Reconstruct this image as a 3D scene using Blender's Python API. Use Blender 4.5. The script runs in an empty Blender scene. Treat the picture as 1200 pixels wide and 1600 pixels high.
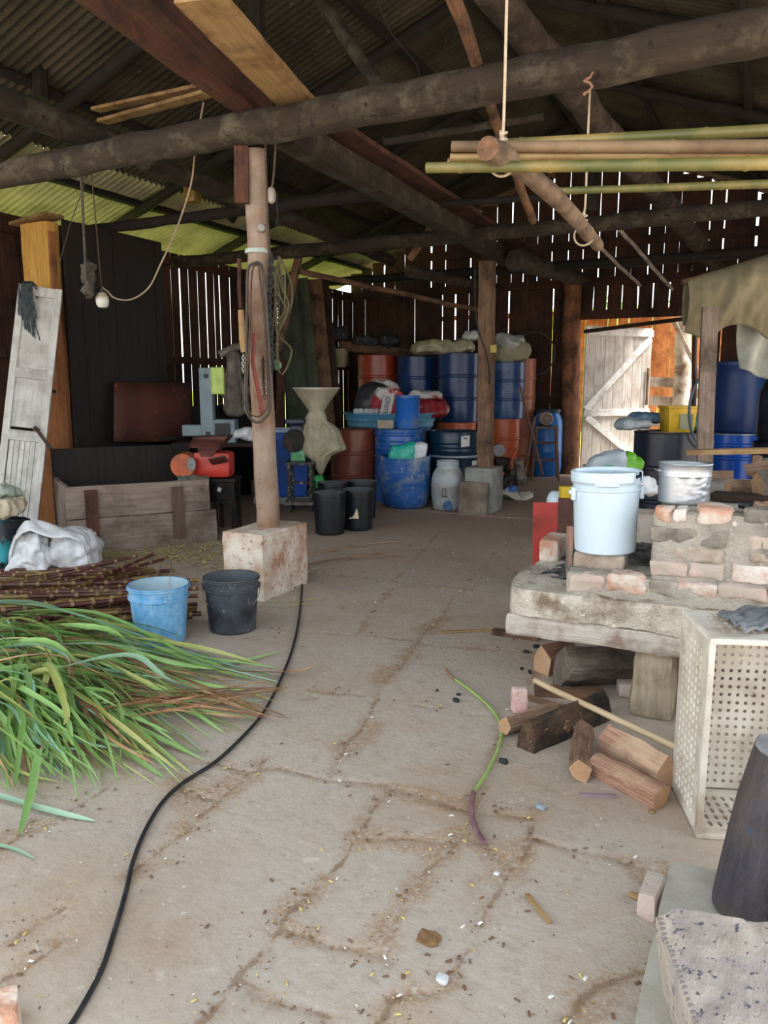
import bpy, math, random
import numpy as np
from mathutils import Vector, Matrix, noise
R = random.Random(7)
PI = math.pi
D = bpy.data
COL = bpy.context.scene.collection
SC = bpy.context.scene

# ---------------------------------------------------------------- camera
TH, PH, CH, FPX = math.radians(26.4), math.radians(9.23), 1.4, 1200.0
cam = D.cameras.new('camera'); cam.sensor_fit = 'VERTICAL'; cam.sensor_height = 24; cam.lens = 24 * FPX / 1600
cam.clip_start = 0.05; cam.clip_end = 300
co = D.objects.new('camera', cam); COL.objects.link(co)
co.location = (0, 0, CH); co.rotation_euler = (PI / 2 - PH, 0, TH)
SC.camera = co
# ---------------------------------------------------------------- world, sun, exposure
W = D.worlds.new('overcast_sky'); SC.world = W; W.use_nodes = True
wn = W.node_tree.nodes; wl = W.node_tree.links
bg = wn['Background']
tc = wn.new('ShaderNodeTexCoord'); sp = wn.new('ShaderNodeSeparateXYZ'); rp = wn.new('ShaderNodeValToRGB')
wl.new(tc.outputs['Generated'], sp.inputs[0]); wl.new(sp.outputs['Z'], rp.inputs[0]); wl.new(rp.outputs[0], bg.inputs[0])
rp.color_ramp.elements[0].position = 0.0; rp.color_ramp.elements[0].color = (0.95, 0.98, 1.0, 1)
rp.color_ramp.elements[1].position = 0.8; rp.color_ramp.elements[1].color = (0.80, 0.90, 1.0, 1)
bg.inputs[1].default_value = 1.35
sun = D.lights.new('sun', 'SUN'); sun.energy = 6.0; sun.angle = math.radians(25); sun.color = (1, 0.95, 0.86)
so = D.objects.new('sun', sun); COL.objects.link(so)
so.rotation_euler = Vector((0.42, 0.06, 0.90)).to_track_quat('Z', 'Y').to_euler()
SC.view_settings.view_transform = 'Standard'; SC.view_settings.look = 'None'
SC.view_settings.gamma = 1; SC.view_settings.use_curve_mapping = False
SC.view_settings.exposure = 1.12
SC.cycles.max_bounces = 10; SC.cycles.diffuse_bounces = 6; SC.cycles.use_denoising = True

# ---------------------------------------------------------------- pixel -> place helpers
_s, _c = math.sin, math.cos
FV = Vector((-_s(TH) * _c(PH), _c(TH) * _c(PH), -_s(PH))); RV = Vector((_c(TH), _s(TH), 0)); UV = Vector((-_s(TH) * _s(PH), _c(TH) * _s(PH), _c(PH)))
FH = Vector((-_s(TH), _c(TH), 0)); CAM = Vector((0, 0, CH))
def ray(x, y): return FV * FPX + RV * (x - 600) + UV * (800 - y)
def G(x, y, z=0.0):
    r = ray(x, y); return CAM + r * ((z - CH) / r.z)
def AY(x, y, Y):
    r = ray(x, y); return CAM + r * (Y / r.y)
def AX(x, y, X):
    r = ray(x, y); return CAM + r * (X / r.x)
def AD(x, y, d):
    r = ray(x, y); return CAM + r * (d / r.dot(FH))
def XY(p, z=None): return Vector((p[0], p[1], p[2] if z is None else z))

# ---------------------------------------------------------------- materials
def lin(h):
    if isinstance(h, (tuple, list)): return tuple(h) + (1,)
    h = h.lstrip('#'); o = []
    for i in (0, 2, 4):
        c = int(h[i:i + 2], 16) / 255
        o.append(c / 12.92 if c <= 0.04045 else ((c + 0.055) / 1.055) ** 2.4)
    return tuple(o) + (1,)
MATS = {}
def M(name, a, b=None, sc=6, stretch=(1, 1, 1), rough=0.8, bump=0.0, metal=0.0, spot=None, spot_sc=3, spot_th=0.55, spot_w=0.1,
      speck=None, speck_sc=60, speck_th=0.62, vary=0.0, detail=6, coat=0, transl=0, bump_d=0.02, wave=None, alpha=1):
    if name in MATS: return MATS[name]
    m = D.materials.new(name); m.use_nodes = True; MATS[name] = m
    n = m.node_tree.nodes; l = m.node_tree.links; p = n['Principled BSDF']
    p.inputs['Roughness'].default_value = rough; p.inputs['Metallic'].default_value = metal
    if coat: p.inputs['Coat Weight'].default_value = coat; p.inputs['Coat Roughness'].default_value = 0.25
    if transl:
        p.inputs['Transmission Weight'].default_value = 0
    tc = n.new('ShaderNodeTexCoord'); oi = n.new('ShaderNodeObjectInfo')
    va = n.new('ShaderNodeVectorMath'); va.operation = 'MULTIPLY_ADD'
    l.new(oi.outputs['Random'], va.inputs[0]); va.inputs[1].default_value = (13, 17, 19); l.new(tc.outputs['Object'], va.inputs[2])
    mp = n.new('ShaderNodeMapping'); mp.inputs['Scale'].default_value = stretch; l.new(va.outputs[0], mp.inputs[0])
    def noisen(scale, vec, det=detail, rg=0.6):
        q = n.new('ShaderNodeTexNoise'); q.inputs['Scale'].default_value = scale; q.inputs['Detail'].default_value = det; q.inputs['Roughness'].default_value = rg
        l.new(vec, q.inputs['Vector']); return q.outputs['Fac']
    n1 = noisen(sc, mp.outputs[0])
    cr = n.new('ShaderNodeValToRGB'); l.new(n1, cr.inputs[0])
    cr.color_ramp.elements[0].position = 0.3; cr.color_ramp.elements[0].color = lin(a)
    cr.color_ramp.elements[1].position = 0.7; cr.color_ramp.elements[1].color = lin(b if b is not None else a)
    col = cr.outputs[0]
    def over(col, fac, c):
        mx = n.new('ShaderNodeMix'); mx.data_type = 'RGBA'; l.new(fac, mx.inputs[0]); l.new(col, mx.inputs[6]); mx.inputs[7].default_value = lin(c); return mx.outputs[2]
    def thr(v, th, w):
        q = n.new('ShaderNodeMapRange'); l.new(v, q.inputs[0]); q.inputs[1].default_value = th - w; q.inputs[2].default_value = th + w; return q.outputs[0]
    if wave:
        wv = n.new('ShaderNodeTexWave'); wv.wave_type = 'BANDS'; wv.bands_direction = wave[0]; wv.inputs['Scale'].default_value = wave[1]; wv.inputs['Distortion'].default_value = wave[3]
        wv.inputs['Detail'].default_value = 3; l.new(va.outputs[0], wv.inputs['Vector'])
        col = over(col, thr(wv.outputs['Fac'], wave[4], 0.12), wave[2])
    if spot: col = over(col, thr(noisen(spot_sc, va.outputs[0], 8, 0.65), spot_th, spot_w), spot)
    if speck: col = over(col, thr(noisen(speck_sc, va.outputs[0], 3), speck_th, 0.03), speck)
    if vary:
        hs = n.new('ShaderNodeHueSaturation'); mr = n.new('ShaderNodeMapRange'); l.new(oi.outputs['Random'], mr.inputs[0])
        mr.inputs[3].default_value = 1 - vary; mr.inputs[4].default_value = 1 + vary; l.new(mr.outputs[0], hs.inputs['Value']); l.new(col, hs.inputs['Color']); col = hs.outputs[0]
    l.new(col, p.inputs['Base Color'])
    if alpha < 1: p.inputs['Alpha'].default_value = alpha
    if bump:
        bp = n.new('ShaderNodeBump'); bp.inputs['Strength'].default_value = bump; bp.inputs['Distance'].default_value = bump_d; ad = n.new('ShaderNodeMath'); ad.operation = 'MULTIPLY_ADD'; l.new(noisen(sc * 7, mp.outputs[0], 4, 0.7), ad.inputs[0]); ad.inputs[1].default_value = 0.45; l.new(n1, ad.inputs[2]); l.new(ad.outputs[0], bp.inputs['Height']); l.new(bp.outputs[0], p.inputs['Normal'])
    if transl:
        t = n.new('ShaderNodeBsdfTranslucent'); l.new(col, t.inputs[0]); ms = n.new('ShaderNodeMixShader'); ms.inputs[0].default_value = transl
        l.new(p.outputs[0], ms.inputs[1]); l.new(t.outputs[0], ms.inputs[2]); l.new(ms.outputs[0], n['Material Output'].inputs[0])
    return m
GR = (9, 9, 0.7)     # grain along local z
def wood(name, a, b, **k):
    kw = dict(sc=5, stretch=GR, rough=0.85, bump=0.5, vary=0.18); kw.update(k); return M(name, a, b, **kw)

# ---------------------------------------------------------------- mesh building
class MB:
    def __init__(s): s.v = []; s.f = []; s.m = []
    def add(s, vs, fs, mi=0):
        o = len(s.v); s.v += [tuple(v) for v in vs]; s.f += [tuple(i + o for i in f) for f in fs]; s.m += [mi] * len(fs); return o
    def box(s, c, size, rz=0, rx=0, ry=0, mi=0, tap=1.0):
        x, y, z = [q / 2 for q in size]; rot = Matrix.Rotation(rz, 3, 'Z') @ Matrix.Rotation(ry, 3, 'Y') @ Matrix.Rotation(rx, 3, 'X')
        vs = []
        for sz in (-1, 1):
            t = tap if sz > 0 else 1
            for sx, sy in ((-1, -1), (1, -1), (1, 1), (-1, 1)): vs.append(Vector(c) + rot @ Vector((sx * x * t, sy * y * t, sz * z)))
        s.add(vs, [(3, 2, 1, 0), (4, 5, 6, 7), (0, 1, 5, 4), (1, 2, 6, 5), (2, 3, 7, 6), (3, 0, 4, 7)], mi); return s
    def rock(s, c, size, n=5, amp=0.01, rnd=0.15, ns=6, rz=0, rx=0, ry=0, seed=0, mi=0, oct=3, fn=None):
        """subdivided rounded box with noise"""
        rot = Matrix.Rotation(rz, 3, 'Z') @ Matrix.Rotation(ry, 3, 'Y') @ Matrix.Rotation(rx, 3, 'X')
        idx = {}; vs = []; fs = []; hs = Vector(size) / 2; mn = min(hs)
        nn = [max(2, min(n * 3, round(n * h / mn))) for h in hs] if not isinstance(n, tuple) else list(n)
        def vid(i, j, k):
            key = (i, j, k)
            if key in idx: return idx[key]
            p = Vector((-1 + 2 * i / nn[0], -1 + 2 * j / nn[1], -1 + 2 * k / nn[2])); q = Vector((p.x * hs.x, p.y * hs.y, p.z * hs.z))
            r = rnd * mn; inner = Vector([max(-h + r, min(h - r, t)) for t, h in zip(q, hs)]); dd = q - inner
            if rnd >= 1:
                e = Vector((p.x * math.sqrt(max(0, 1 - p.y ** 2 / 2 - p.z ** 2 / 2 + p.y ** 2 * p.z ** 2 / 3)), p.y * math.sqrt(max(0, 1 - p.x ** 2 / 2 - p.z ** 2 / 2 + p.x ** 2 * p.z ** 2 / 3)), p.z * math.sqrt(max(0, 1 - p.y ** 2 / 2 - p.x ** 2 / 2 + p.y ** 2 * p.x ** 2 / 3))))
                w = min(1, rnd - 1); q = q.lerp(Vector((e.x * hs.x, e.y * hs.y, e.z * hs.z)), 0.35 + 0.65 * w); nr = e.normalized()
            elif dd.length > 1e-9: q = inner + dd.normalized() * r; nr = dd.normalized()
            else: nr = q.normalized()
            if amp: q = q + nr * amp * noise.fractal(q * ns + Vector((seed * 7.1, seed * 3.3, seed)), 1.0, 2.0, oct)
            if fn: q = fn(q)
            idx[key] = len(vs); vs.append(Vector(c) + rot @ q); return idx[key]
        a, b, d = nn
        for i in range(a):
            for j in range(b):
                fs.append((vid(i, j, d), vid(i + 1, j, d), vid(i + 1, j + 1, d), vid(i, j + 1, d))); fs.append((vid(i, j + 1, 0), vid(i + 1, j + 1, 0), vid(i + 1, j, 0), vid(i, j, 0)))
        for i in range(a):
            for k in range(d):
                fs.append((vid(i, 0, k), vid(i + 1, 0, k), vid(i + 1, 0, k + 1), vid(i, 0, k + 1))); fs.append((vid(i, b, k + 1), vid(i + 1, b, k + 1), vid(i + 1, b, k), vid(i, b, k)))
        for j in range(b):
            for k in range(d):
                fs.append((vid(a, j, k), vid(a, j + 1, k), vid(a, j + 1, k + 1), vid(a, j, k + 1))); fs.append((vid(0, j, k + 1), vid(0, j + 1, k + 1), vid(0, j + 1, k), vid(0, j, k)))
        s.add(vs, fs, mi); return s
    def tube(s, pts, rad, n=10, cap=True, rough=0, ns=5, seed=0, mi=0, flat=1.0, shape=None, capmi=None, closed=False):
        pts = [Vector(p) for p in pts]; k = len(pts)
        if not isinstance(rad, (list, tuple)): rad = [rad] * k
        vs = []; fs = []; up = None
        for i, p in enumerate(pts):
            if closed: t = pts[(i + 1) % k] - pts[i - 1]
            else: t = pts[min(i + 1, k - 1)] - pts[max(i - 1, 0)]
            t = t.normalized() if t.length > 1e-9 else Vector((0, 0, 1))
            if up is None: up = Vector((0, 0, 1)) if abs(t.z) < 0.9 else Vector((1, 0, 0))
            up = up - t * up.dot(t); up = up.normalized() if up.length > 1e-6 else t.orthogonal().normalized()
            sd = t.cross(up)
            for j in range(n):
                a = 2 * PI * j / n; r = rad[i]
                if shape: r *= shape[j % len(shape)]
                q = sd * math.cos(a) * r * flat + up * math.sin(a) * r
                if rough:
                    q *= 1 + rough * noise.fractal((p + q) * ns + Vector((seed * 5.7, seed, seed * 2.3)), 1, 2, 3)
                vs.append(p + q)
        for i in range(k if closed else k - 1):
            i2 = (i + 1) % k
            for j in range(n): fs.append((i * n + j, i * n + (j + 1) % n, i2 * n + (j + 1) % n, i2 * n + j))
        s.add(vs, fs, mi)
        if cap and not closed:
            o = len(s.v) - len(vs); cm = mi if capmi is None else capmi
            s.f += [tuple(o + j for j in range(n))[::-1], tuple(o + (k - 1) * n + j for j in range(n))]; s.m += [cm, cm]
        return s
    def lathe(s, prof, n=32, c=(0, 0, 0), mi=0, a0=0, a1=2 * PI, fn=None):
        c = Vector(c); vs = []; fs = []; full = abs(a1 - a0 - 2 * PI) < 1e-6; cols = n if full else n + 1
        for r, z in prof:
            for j in range(cols):
                a = a0 + (a1 - a0) * j / n; v = Vector((r * math.cos(a), r * math.sin(a), z)); vs.append(c + (fn(v) if fn else v))
        for i in range(len(prof) - 1):
            for j in range(n):
                j2 = (j + 1) % cols; fs.append((i * cols + j, i * cols + j2, (i + 1) * cols + j2, (i + 1) * cols + j))
        s.add(vs, fs, mi); return s
    def grid(s, fn, nu, nv, mi=0, closeu=False):
        vs = [fn(i / nu, j / nv) for j in range(nv + 1) for i in range(nu + (0 if closeu else 1))]; w = nu + (0 if closeu else 1)
        s.add(vs, [(j * w + i, j * w + (i + 1) % w, (j + 1) * w + (i + 1) % w, (j + 1) * w + i) for j in range(nv) for i in range(nu)], mi); return s
    def prism(s, poly, z0, z1, mi=0):
        k = len(poly); vs = [(x, y, z0) for x, y in poly] + [(x, y, z1) for x, y in poly]
        s.add(vs, [tuple(range(k))[::-1], tuple(range(k, 2 * k))] + [(i, (i + 1) % k, k + (i + 1) % k, k + i) for i in range(k)], mi); return s
    def build(s, name, mats, parent=None, loc=None, rot=None, mat4=None, smooth=40, bevel=0, solid=0, sub=0):
        me = D.meshes.new(name); me.from_pydata(s.v, [], s.f)
        if not isinstance(mats, (list, tuple)): mats = [mats]
        for m in mats: me.materials.append(m)
        if len(mats) > 1: me.polygons.foreach_set('material_index', s.m)
        me.update()
        if smooth:
            me.polygons.foreach_set('use_smooth', [True] * len(me.polygons))
            if smooth < 180: me.set_sharp_from_angle(angle=math.radians(smooth))
        o = D.objects.new(name, me); COL.objects.link(o)
        if mat4 is not None: o.matrix_world = mat4
        if loc is not None: o.location = loc
        if rot is not None: o.rotation_euler = rot
        if parent is not None: o.parent = parent
        if solid: q = o.modifiers.new('solid', 'SOLIDIFY'); q.thickness = solid; q.offset = 0
        if bevel: q = o.modifiers.new('bevel', 'BEVEL'); q.width = bevel; q.segments = 2; q.limit_method = 'ANGLE'; q.angle_limit = math.radians(50)
        if sub: q = o.modifiers.new('sub', 'SUBSURF'); q.levels = sub; q.render_levels = sub
        return o
def tag(o, label, cat, group=None, kind=None):
    o['label'] = label; o['category'] = cat
    if group: o['group'] = group
    if kind: o['kind'] = kind
    return o
def thing(name, label, cat, loc, rz=0, group=None, rot=None):
    o = D.objects.new(name, None); COL.objects.link(o); o.empty_display_size = 0.1
    o.location = loc; o.rotation_euler = rot if rot else (0, 0, rz)
    return tag(o, label, cat, group)
def dup(root, label, loc, rz=0, group=None, rot=None, scale=None):
    def cp(o, par):
        c = o.copy(); COL.objects.link(c)
        if par: c.parent = par
        for ch in list(o.children): cp(ch, c)
        return c
    r = cp(root, None); r.location = loc; r.rotation_euler = rot if rot else (0, 0, rz); r['label'] = label
    if group: r['group'] = group
    elif 'group' in r: del r['group']
    if scale: r.scale = scale
    return r
def frame(A, B, up=(0, 0, 1)):
    A, B = Vector(A), Vector(B); z = (B - A).normalized(); u = Vector(up)
    if abs(z.dot(u)) > 0.98: u = Vector((0, 1, 0))
    x = u.cross(z).normalized(); y = z.cross(x)
    m = Matrix((x, y, z)).transposed().to_4x4(); m.translation = A; return m, (B - A).length
def log(name, A, B, r0, r1, mat, label, cat='beam', group=None, rough=0.12, bend=0.0, n=14, seed=None, ns=4, parent=None, endmat=None, shape=None):
    m, L = frame(A, B); b = MB(); k = max(6, int(L / 0.12)); sd = R.random() * 50 if seed is None else seed
    pts = [(bend * math.sin(PI * i / k) * L + 0.012 * noise.noise(Vector((i * 0.35, sd, 0))), 0.012 * noise.noise(Vector((i * 0.35, 9, sd))), L * i / k) for i in range(k + 1)]
    b.tube(pts, [r0 + (r1 - r0) * i / k for i in range(k + 1)], n, rough=rough, ns=ns, seed=sd, capmi=1 if endmat else 0, shape=shape)
    o = b.build(name, [mat, endmat] if endmat else mat, parent=parent, mat4=m, smooth=50)
    return tag(o, label, cat, group) if label else o
def plank(name, A, B, w, t, mat, label, cat='plank', group=None, up=(0, 0, 1), bevel=0.004, warp=0.004, parent=None):
    """board from A to B: width w across the horizontal side axis, thickness t along up"""
    m, L = frame(A, B, up); b = MB(); k = max(3, int(L / 0.25)); sd = R.random() * 30
    def fn(q): return Vector((q.x + warp * noise.noise(Vector((q.z * 1.7, sd, 0))) + 0.5 * warp * noise.noise(Vector((q.z * 6, sd, q.x * 9))), q.y + warp * noise.noise(Vector((q.z, 3, sd))), q.z))
    b.rock((0, 0, L / 2), (w, t, L), n=(3, 2, k * 2), amp=0.0, rnd=0.12, fn=fn)
    o = b.build(name, mat, parent=parent, mat4=m, smooth=50)
    return tag(o, label, cat, group) if label else o
def rope(name, pts, r, mat, label=None, cat='rope', group=None, parent=None, n=6, sub=4):
    P = [Vector(p) for p in pts]; Q = []
    for i in range(len(P) - 1):
        p0, p1, p2, p3 = P[max(i - 1, 0)], P[i], P[i + 1], P[min(i + 2, len(P) - 1)]
        for k in range(sub):
            t = k / sub; Q.append(0.5 * ((2 * p1) + (p2 - p0) * t + (2 * p0 - 5 * p1 + 4 * p2 - p3) * t * t + (3 * p1 - p0 - 3 * p2 + p3) * t ** 3))
    Q.append(P[-1])
    o0 = Q[0].copy() if parent is None else Vector((0, 0, 0))
    b = MB(); b.tube([q - o0 for q in Q], r, n)
    o = b.build(name, mat, parent=parent, loc=o0 if parent is None else None, smooth=60)
    return tag(o, label, cat, group) if label else o
def struct(o, label, cat): return tag(o, label, cat, None, 'structure')
# ================================================================ THE SETTING
RX, RZ, SL = -2.6, 5.06, 0.364
def roofz(x): return RZ - SL * abs(x - RX)
BY = 12.8; LX = -7.0
mw_dark = wood('dark_weathered_boards', '#2a1a12', '#4a2f20', vary=0.12, spot='#17100c', spot_sc=2)
mw_smoke = wood('smoke_blackened_wood', '#120f0c', '#211b16', spot='#2d2722', spot_sc=7, spot_th=0.62)
mw_brown = wood('old_brown_wood', '#5c3f2c', '#86654a', spot='#33241a', spot_sc=4)
mw_red = wood('reddish_brown_wood', '#43271c', '#5f3a2b', spot='#2a1812', spot_sc=5)
mw_grey = wood('weathered_grey_wood', '#8a8078', '#b5aca2', spot='#6b5f55', spot_sc=5)
mw_pale = wood('pale_planed_wood', '#8f7048', '#ad8e64', spot='#6a4c30', spot_sc=4, spot_th=0.58)
mw_bark = M('flaky_bark', '#2e251e', '#5a4d42', sc=14, stretch=(1, 1, 0.6), rough=0.95, bump=0.9, spot='#2b211a', spot_sc=9, spot_th=0.5, vary=0.15)
mw_logm = M('grey_brown_log', '#221c15', '#382f24', sc=7, stretch=(2, 2, 0.6), rough=0.9, bump=0.7, spot='#5f5849', spot_sc=5, spot_th=0.64, spot_w=0.14, speck='#1d1610', speck_sc=18, speck_th=0.64, vary=0.1)
m_conc = M('old_concrete', '#8f867c', '#b0a79b', sc=8, rough=0.95, bump=0.5, spot='#6e6258', spot_sc=3, speck='#7c6f63', speck_sc=40)
m_metal_dark = M('dark_iron', '#161616', '#2a2624', sc=12, rough=0.55, metal=0.6, spot='#4a3226', spot_sc=6, spot_th=0.6)
m_black = M('black_rubber', '#0e0e10', '#1a1a1c', rough=0.55)
m_rope_pale = M('pale_twine', '#b8a58c', '#d6c7b0', sc=60, rough=0.9)
m_rope_dark = M('dark_twine', '#3a3029', '#5a4b3f', sc=60, rough=0.9)

# floor: one mesh, worn stone slabs with dirt in the joints
JPX = [[(300, 1188), (380, 1203), (437, 1196), (522, 1218), (618, 1233), (740, 1265), (822, 1278)], [(612, 1235), (567, 1295), (533, 1334), (488, 1385), (454, 1430), (448, 1453)],
       [(448, 1453), (522, 1482), (567, 1493), (610, 1505)], [(731, 1300), (697, 1340), (635, 1397), (601, 1448), (598, 1493)], [(828, 1272), (816, 1334), (788, 1391), (748, 1453), (714, 1504)],
       [(822, 1314), (947, 1337), (1040, 1362)], [(726, 1300), (788, 1346)], [(578, 1306), (709, 1312)], [(714, 1504), (697, 1533), (606, 1561), (600, 1610)], [(380, 1533), (437, 1572), (520, 1600)],
       [(873, 1595), (947, 1544), (1012, 1516)], [(522, 1218), (544, 1164), (575, 1110), (640, 1020), (700, 950)], [(448, 1453), (380, 1525), (300, 1600)], [(0, 1480), (50, 1455), (96, 1415)],
       [(0, 1325), (40, 1300), (130, 1250), (190, 1215)], [(420, 1180), (345, 1245), (310, 1290), (250, 1330), (190, 1365)], [(100, 1470), (0, 1540)], [(345, 1245), (292, 1240), (285, 1220)],
       [(480, 1075), (600, 1092), (700, 1108), (830, 1128)], [(430, 985), (560, 990), (700, 1010), (830, 1020)], [(740, 1265), (770, 1180), (800, 1120), (850, 1040)], [(700, 950), (760, 880), (820, 820)],
       [(480, 895), (600, 905), (780, 925)], [(560, 990), (620, 905), (690, 830)]]
gx = np.arange(-4.2, 0.62, 0.016); gy = np.arange(0.4, 8.0, 0.016)
GX, GY = np.meshgrid(gx, gy); HX = GX + 0.014 * np.sin(GY * 9 + GX * 5) + 0.005 * np.sin(GY * 31 + 2 * np.sin(GX * 19)); HY = GY + 0.014 * np.sin(GX * 10 - GY * 4) + 0.005 * np.sin(GX * 27 + 2 * np.sin(GY * 21)); dist = np.full(GX.shape, 0.4)
for li, pl in enumerate(JPX):
    P = [G(*q) for q in pl]; wsc = 1.0 if li < 18 else 3.2
    for a, b_ in zip(P, P[1:]):
        ax, ay, bx, by = a.x, a.y, b_.x, b_.y; L2 = (bx - ax) ** 2 + (by - ay) ** 2
        t = np.clip(((HX - ax) * (bx - ax) + (HY - ay) * (by - ay)) / L2, 0, 1)
        dist = np.minimum(dist, wsc * np.hypot(HX - ax - t * (bx - ax), HY - ay - t * (by - ay)))
wob = 0.5 + 0.5 * np.sin(GX * 17 + 3 * np.sin(GY * 11)) * np.sin(GY * 23 + 2 * np.sin(GX * 13))
edge = np.clip(np.minimum(np.minimum(GX + 4.2, 0.62 - GX), np.minimum(GY - 0.4, 8.0 - GY)) / 0.3, 0, 1)
ZZ = (-0.006 * np.exp(-(dist / (0.008 + 0.010 * wob)) ** 2) - 0.003 * (0.5 + 0.5 * np.sin(GX * 2.1 + 1.3 * np.sin(GY * 1.7)))) * edge
ny, nx = GX.shape; vv = np.stack([GX, GY, ZZ], -1).reshape(-1, 3)
ii = np.arange(ny * nx).reshape(ny, nx); ff = np.stack([ii[:-1, :-1], ii[:-1, 1:], ii[1:, 1:], ii[1:, :-1]], -1).reshape(-1, 4)
x0, x1, y0, y1 = gx[0], gx[-1], gy[0], gy[-1]; ev = []; ef = []
for (a, b_, c_, d_) in ((-9, x0, -3, 13.0), (x1, 2.2, -3, 13.0), (x0, x1, -3, y0), (x0, x1, y1, 13.0)):
    o_ = len(vv) + len(ev); ev += [(a, c_, 0), (b_, c_, 0), (b_, d_, 0), (a, d_, 0)]; ef.append((o_, o_ + 1, o_ + 2, o_ + 3))
me = D.meshes.new('floor'); me.from_pydata(vv.tolist() + ev, [], ff.tolist() + ef)
at_ = me.attributes.new('joint_distance', 'FLOAT', 'POINT'); at_.data.foreach_set('value', np.concatenate([dist.reshape(-1), np.full(16, 0.4)]).astype(np.float32))
me.polygons.foreach_set('use_smooth', [True] * len(me.polygons))
m_floor = M('worn_stone_floor', '#a69a8e', '#c0b3a6', sc=2.2, rough=0.9, bump=0.0, spot='#9c8671', spot_sc=1.1, spot_th=0.56, spot_w=0.14, speck='#c9c0b6', speck_sc=26, speck_th=0.71)
n = m_floor.node_tree.nodes; l = m_floor.node_tree.links; pb = n['Principled BSDF']; base = pb.inputs['Base Color'].links[0].from_socket
def nz(scale, det=6, rg=0.6):
    q = n.new('ShaderNodeTexNoise'); q.inputs['Scale'].default_value = scale; q.inputs['Detail'].default_value = det; q.inputs['Roughness'].default_value = rg
    t = n.new('ShaderNodeTexCoord'); l.new(t.outputs['Object'], q.inputs['Vector']); return q.outputs['Fac']
def mth(op, a, b_):
    q = n.new('ShaderNodeMath'); q.operation = op
    for k, v in enumerate((a, b_)):
        if isinstance(v, (int, float)): q.inputs[k].default_value = v
        else: l.new(v, q.inputs[k])
    return q.outputs[0]
def rng(v, a, b_):
    q = n.new('ShaderNodeMapRange'); l.new(v, q.inputs[0]); q.inputs[1].default_value = a; q.inputs[2].default_value = b_; return q.outputs[0]
def mixc(c, f, h):
    q = n.new('ShaderNodeMix'); q.data_type = 'RGBA'; l.new(f, q.inputs[0]); l.new(c, q.inputs[6]); q.inputs[7].default_value = lin(h); return q.outputs[2]
ja = n.new('ShaderNodeAttribute'); ja.attribute_name = 'joint_distance'; jd = ja.outputs['Fac']
jd = mth('ADD', jd, mth('ADD', mth('MULTIPLY', mth('SUBTRACT', nz(38, 5), 0.5), 0.022), mth('MULTIPLY', mth('SUBTRACT', nz(130, 3), 0.5), 0.012)))
thin = rng(mth('SUBTRACT', mth('MULTIPLY', rng(nz(6, 6), 0.36, 0.66), 0.012), jd), -0.003, 0.003)            # the joint itself
deb = rng(mth('SUBTRACT', mth('MULTIPLY', rng(nz(3.2, 3), 0.40, 0.70), 0.13), mth('MULTIPLY', jd, 1.0)), -0.01, 0.05)
deb = mth('MULTIPLY', deb, rng(nz(75, 5, 0.75), 0.40, 0.56))
base = mixc(base, mth('MULTIPLY', rng(nz(0.9, 4), 0.40, 0.62), 0.5), '#bbae9e'); base = mixc(base, mth('MULTIPLY', rng(nz(2.6, 7, 0.7), 0.52, 0.68), 0.5), '#ad9478'); base = mixc(base, mth('MULTIPLY', rng(nz(16, 8, 0.75), 0.50, 0.66), 0.35), '#8d7a69'); base = mixc(base, mth('MULTIPLY', rng(nz(11, 6, 0.7), 0.60, 0.70), 0.4), '#d2cabf')
c_ = mixc(base, mth('MULTIPLY', deb, 0.75), '#94734f'); c_ = mixc(c_, mth('MULTIPLY', thin, 0.62), '#7d624a')
dk = mth('MULTIPLY', rng(nz(7, 8, 0.7), 0.60, 0.70), 0.45); c_ = mixc(c_, dk, '#7c6350')
fleck = rng(nz(70, 2), 0.70, 0.74); c_ = mixc(c_, mth('MULTIPLY', fleck, 0.7), '#5c4433')
# packed reddish earth beyond the slabs
sx = n.new('ShaderNodeSeparateXYZ'); t_ = n.new('ShaderNodeTexCoord'); l.new(t_.outputs['Object'], sx.inputs[0])
far = mth('ADD', sx.outputs['Y'], mth('MULTIPLY', nz(0.8), 3.0)); c_ = mixc(c_, mth('MULTIPLY', rng(far, 5.2, 9.5), 0.65), '#8f6f58')
l.new(c_, pb.inputs['Base Color'])
bp = n.new('ShaderNodeBump'); bp.inputs['Strength'].default_value = 0.55; bp.inputs['Distance'].default_value = 0.012
l.new(mth('ADD', nz(35, 8, 0.7), mth('MULTIPLY', nz(6), 1.0)), bp.inputs['Height']); l.new(bp.outputs[0], pb.inputs['Normal'])
me.materials.append(m_floor); fo = D.objects.new('floor', me); COL.objects.link(fo)
struct(fo, 'worn grey stone slab floor with dirt filled joints', 'floor')
# outside ground
m_grass = M('grass_ground', '#93ab1e', '#bdd634', sc=5, rough=0.95, spot='#7f9a22', spot_sc=1.2)
b = MB()
for (a, c0, d0, e0) in ((-9, 2.2, 17.2, 60),):
    b.add([(a, d0, -0.02), (c0, d0, -0.02), (c0, e0, -0.02), (a, e0, -0.02)], [(0, 1, 2, 3)])
xs_ = [(-9.0, -0.02), (-9.4, 0.15), (-10.2, 0.75), (-11.2, 1.05), (-14, 1.1), (-40, 1.1)]  # raised grass bank, unseen, added to bounce green light under the left eave
for (xa_, za_), (xb_, zb_) in zip(xs_, xs_[1:]): b.add([(xb_, 1.0, zb_), (xa_, 1.0, za_), (xa_, 60, za_), (xb_, 60, zb_)], [(0, 1, 2, 3)])
struct(b.build('ground', m_grass, smooth=0), 'bright green grass ground around the barn with an added light bouncing bank', 'ground')

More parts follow.
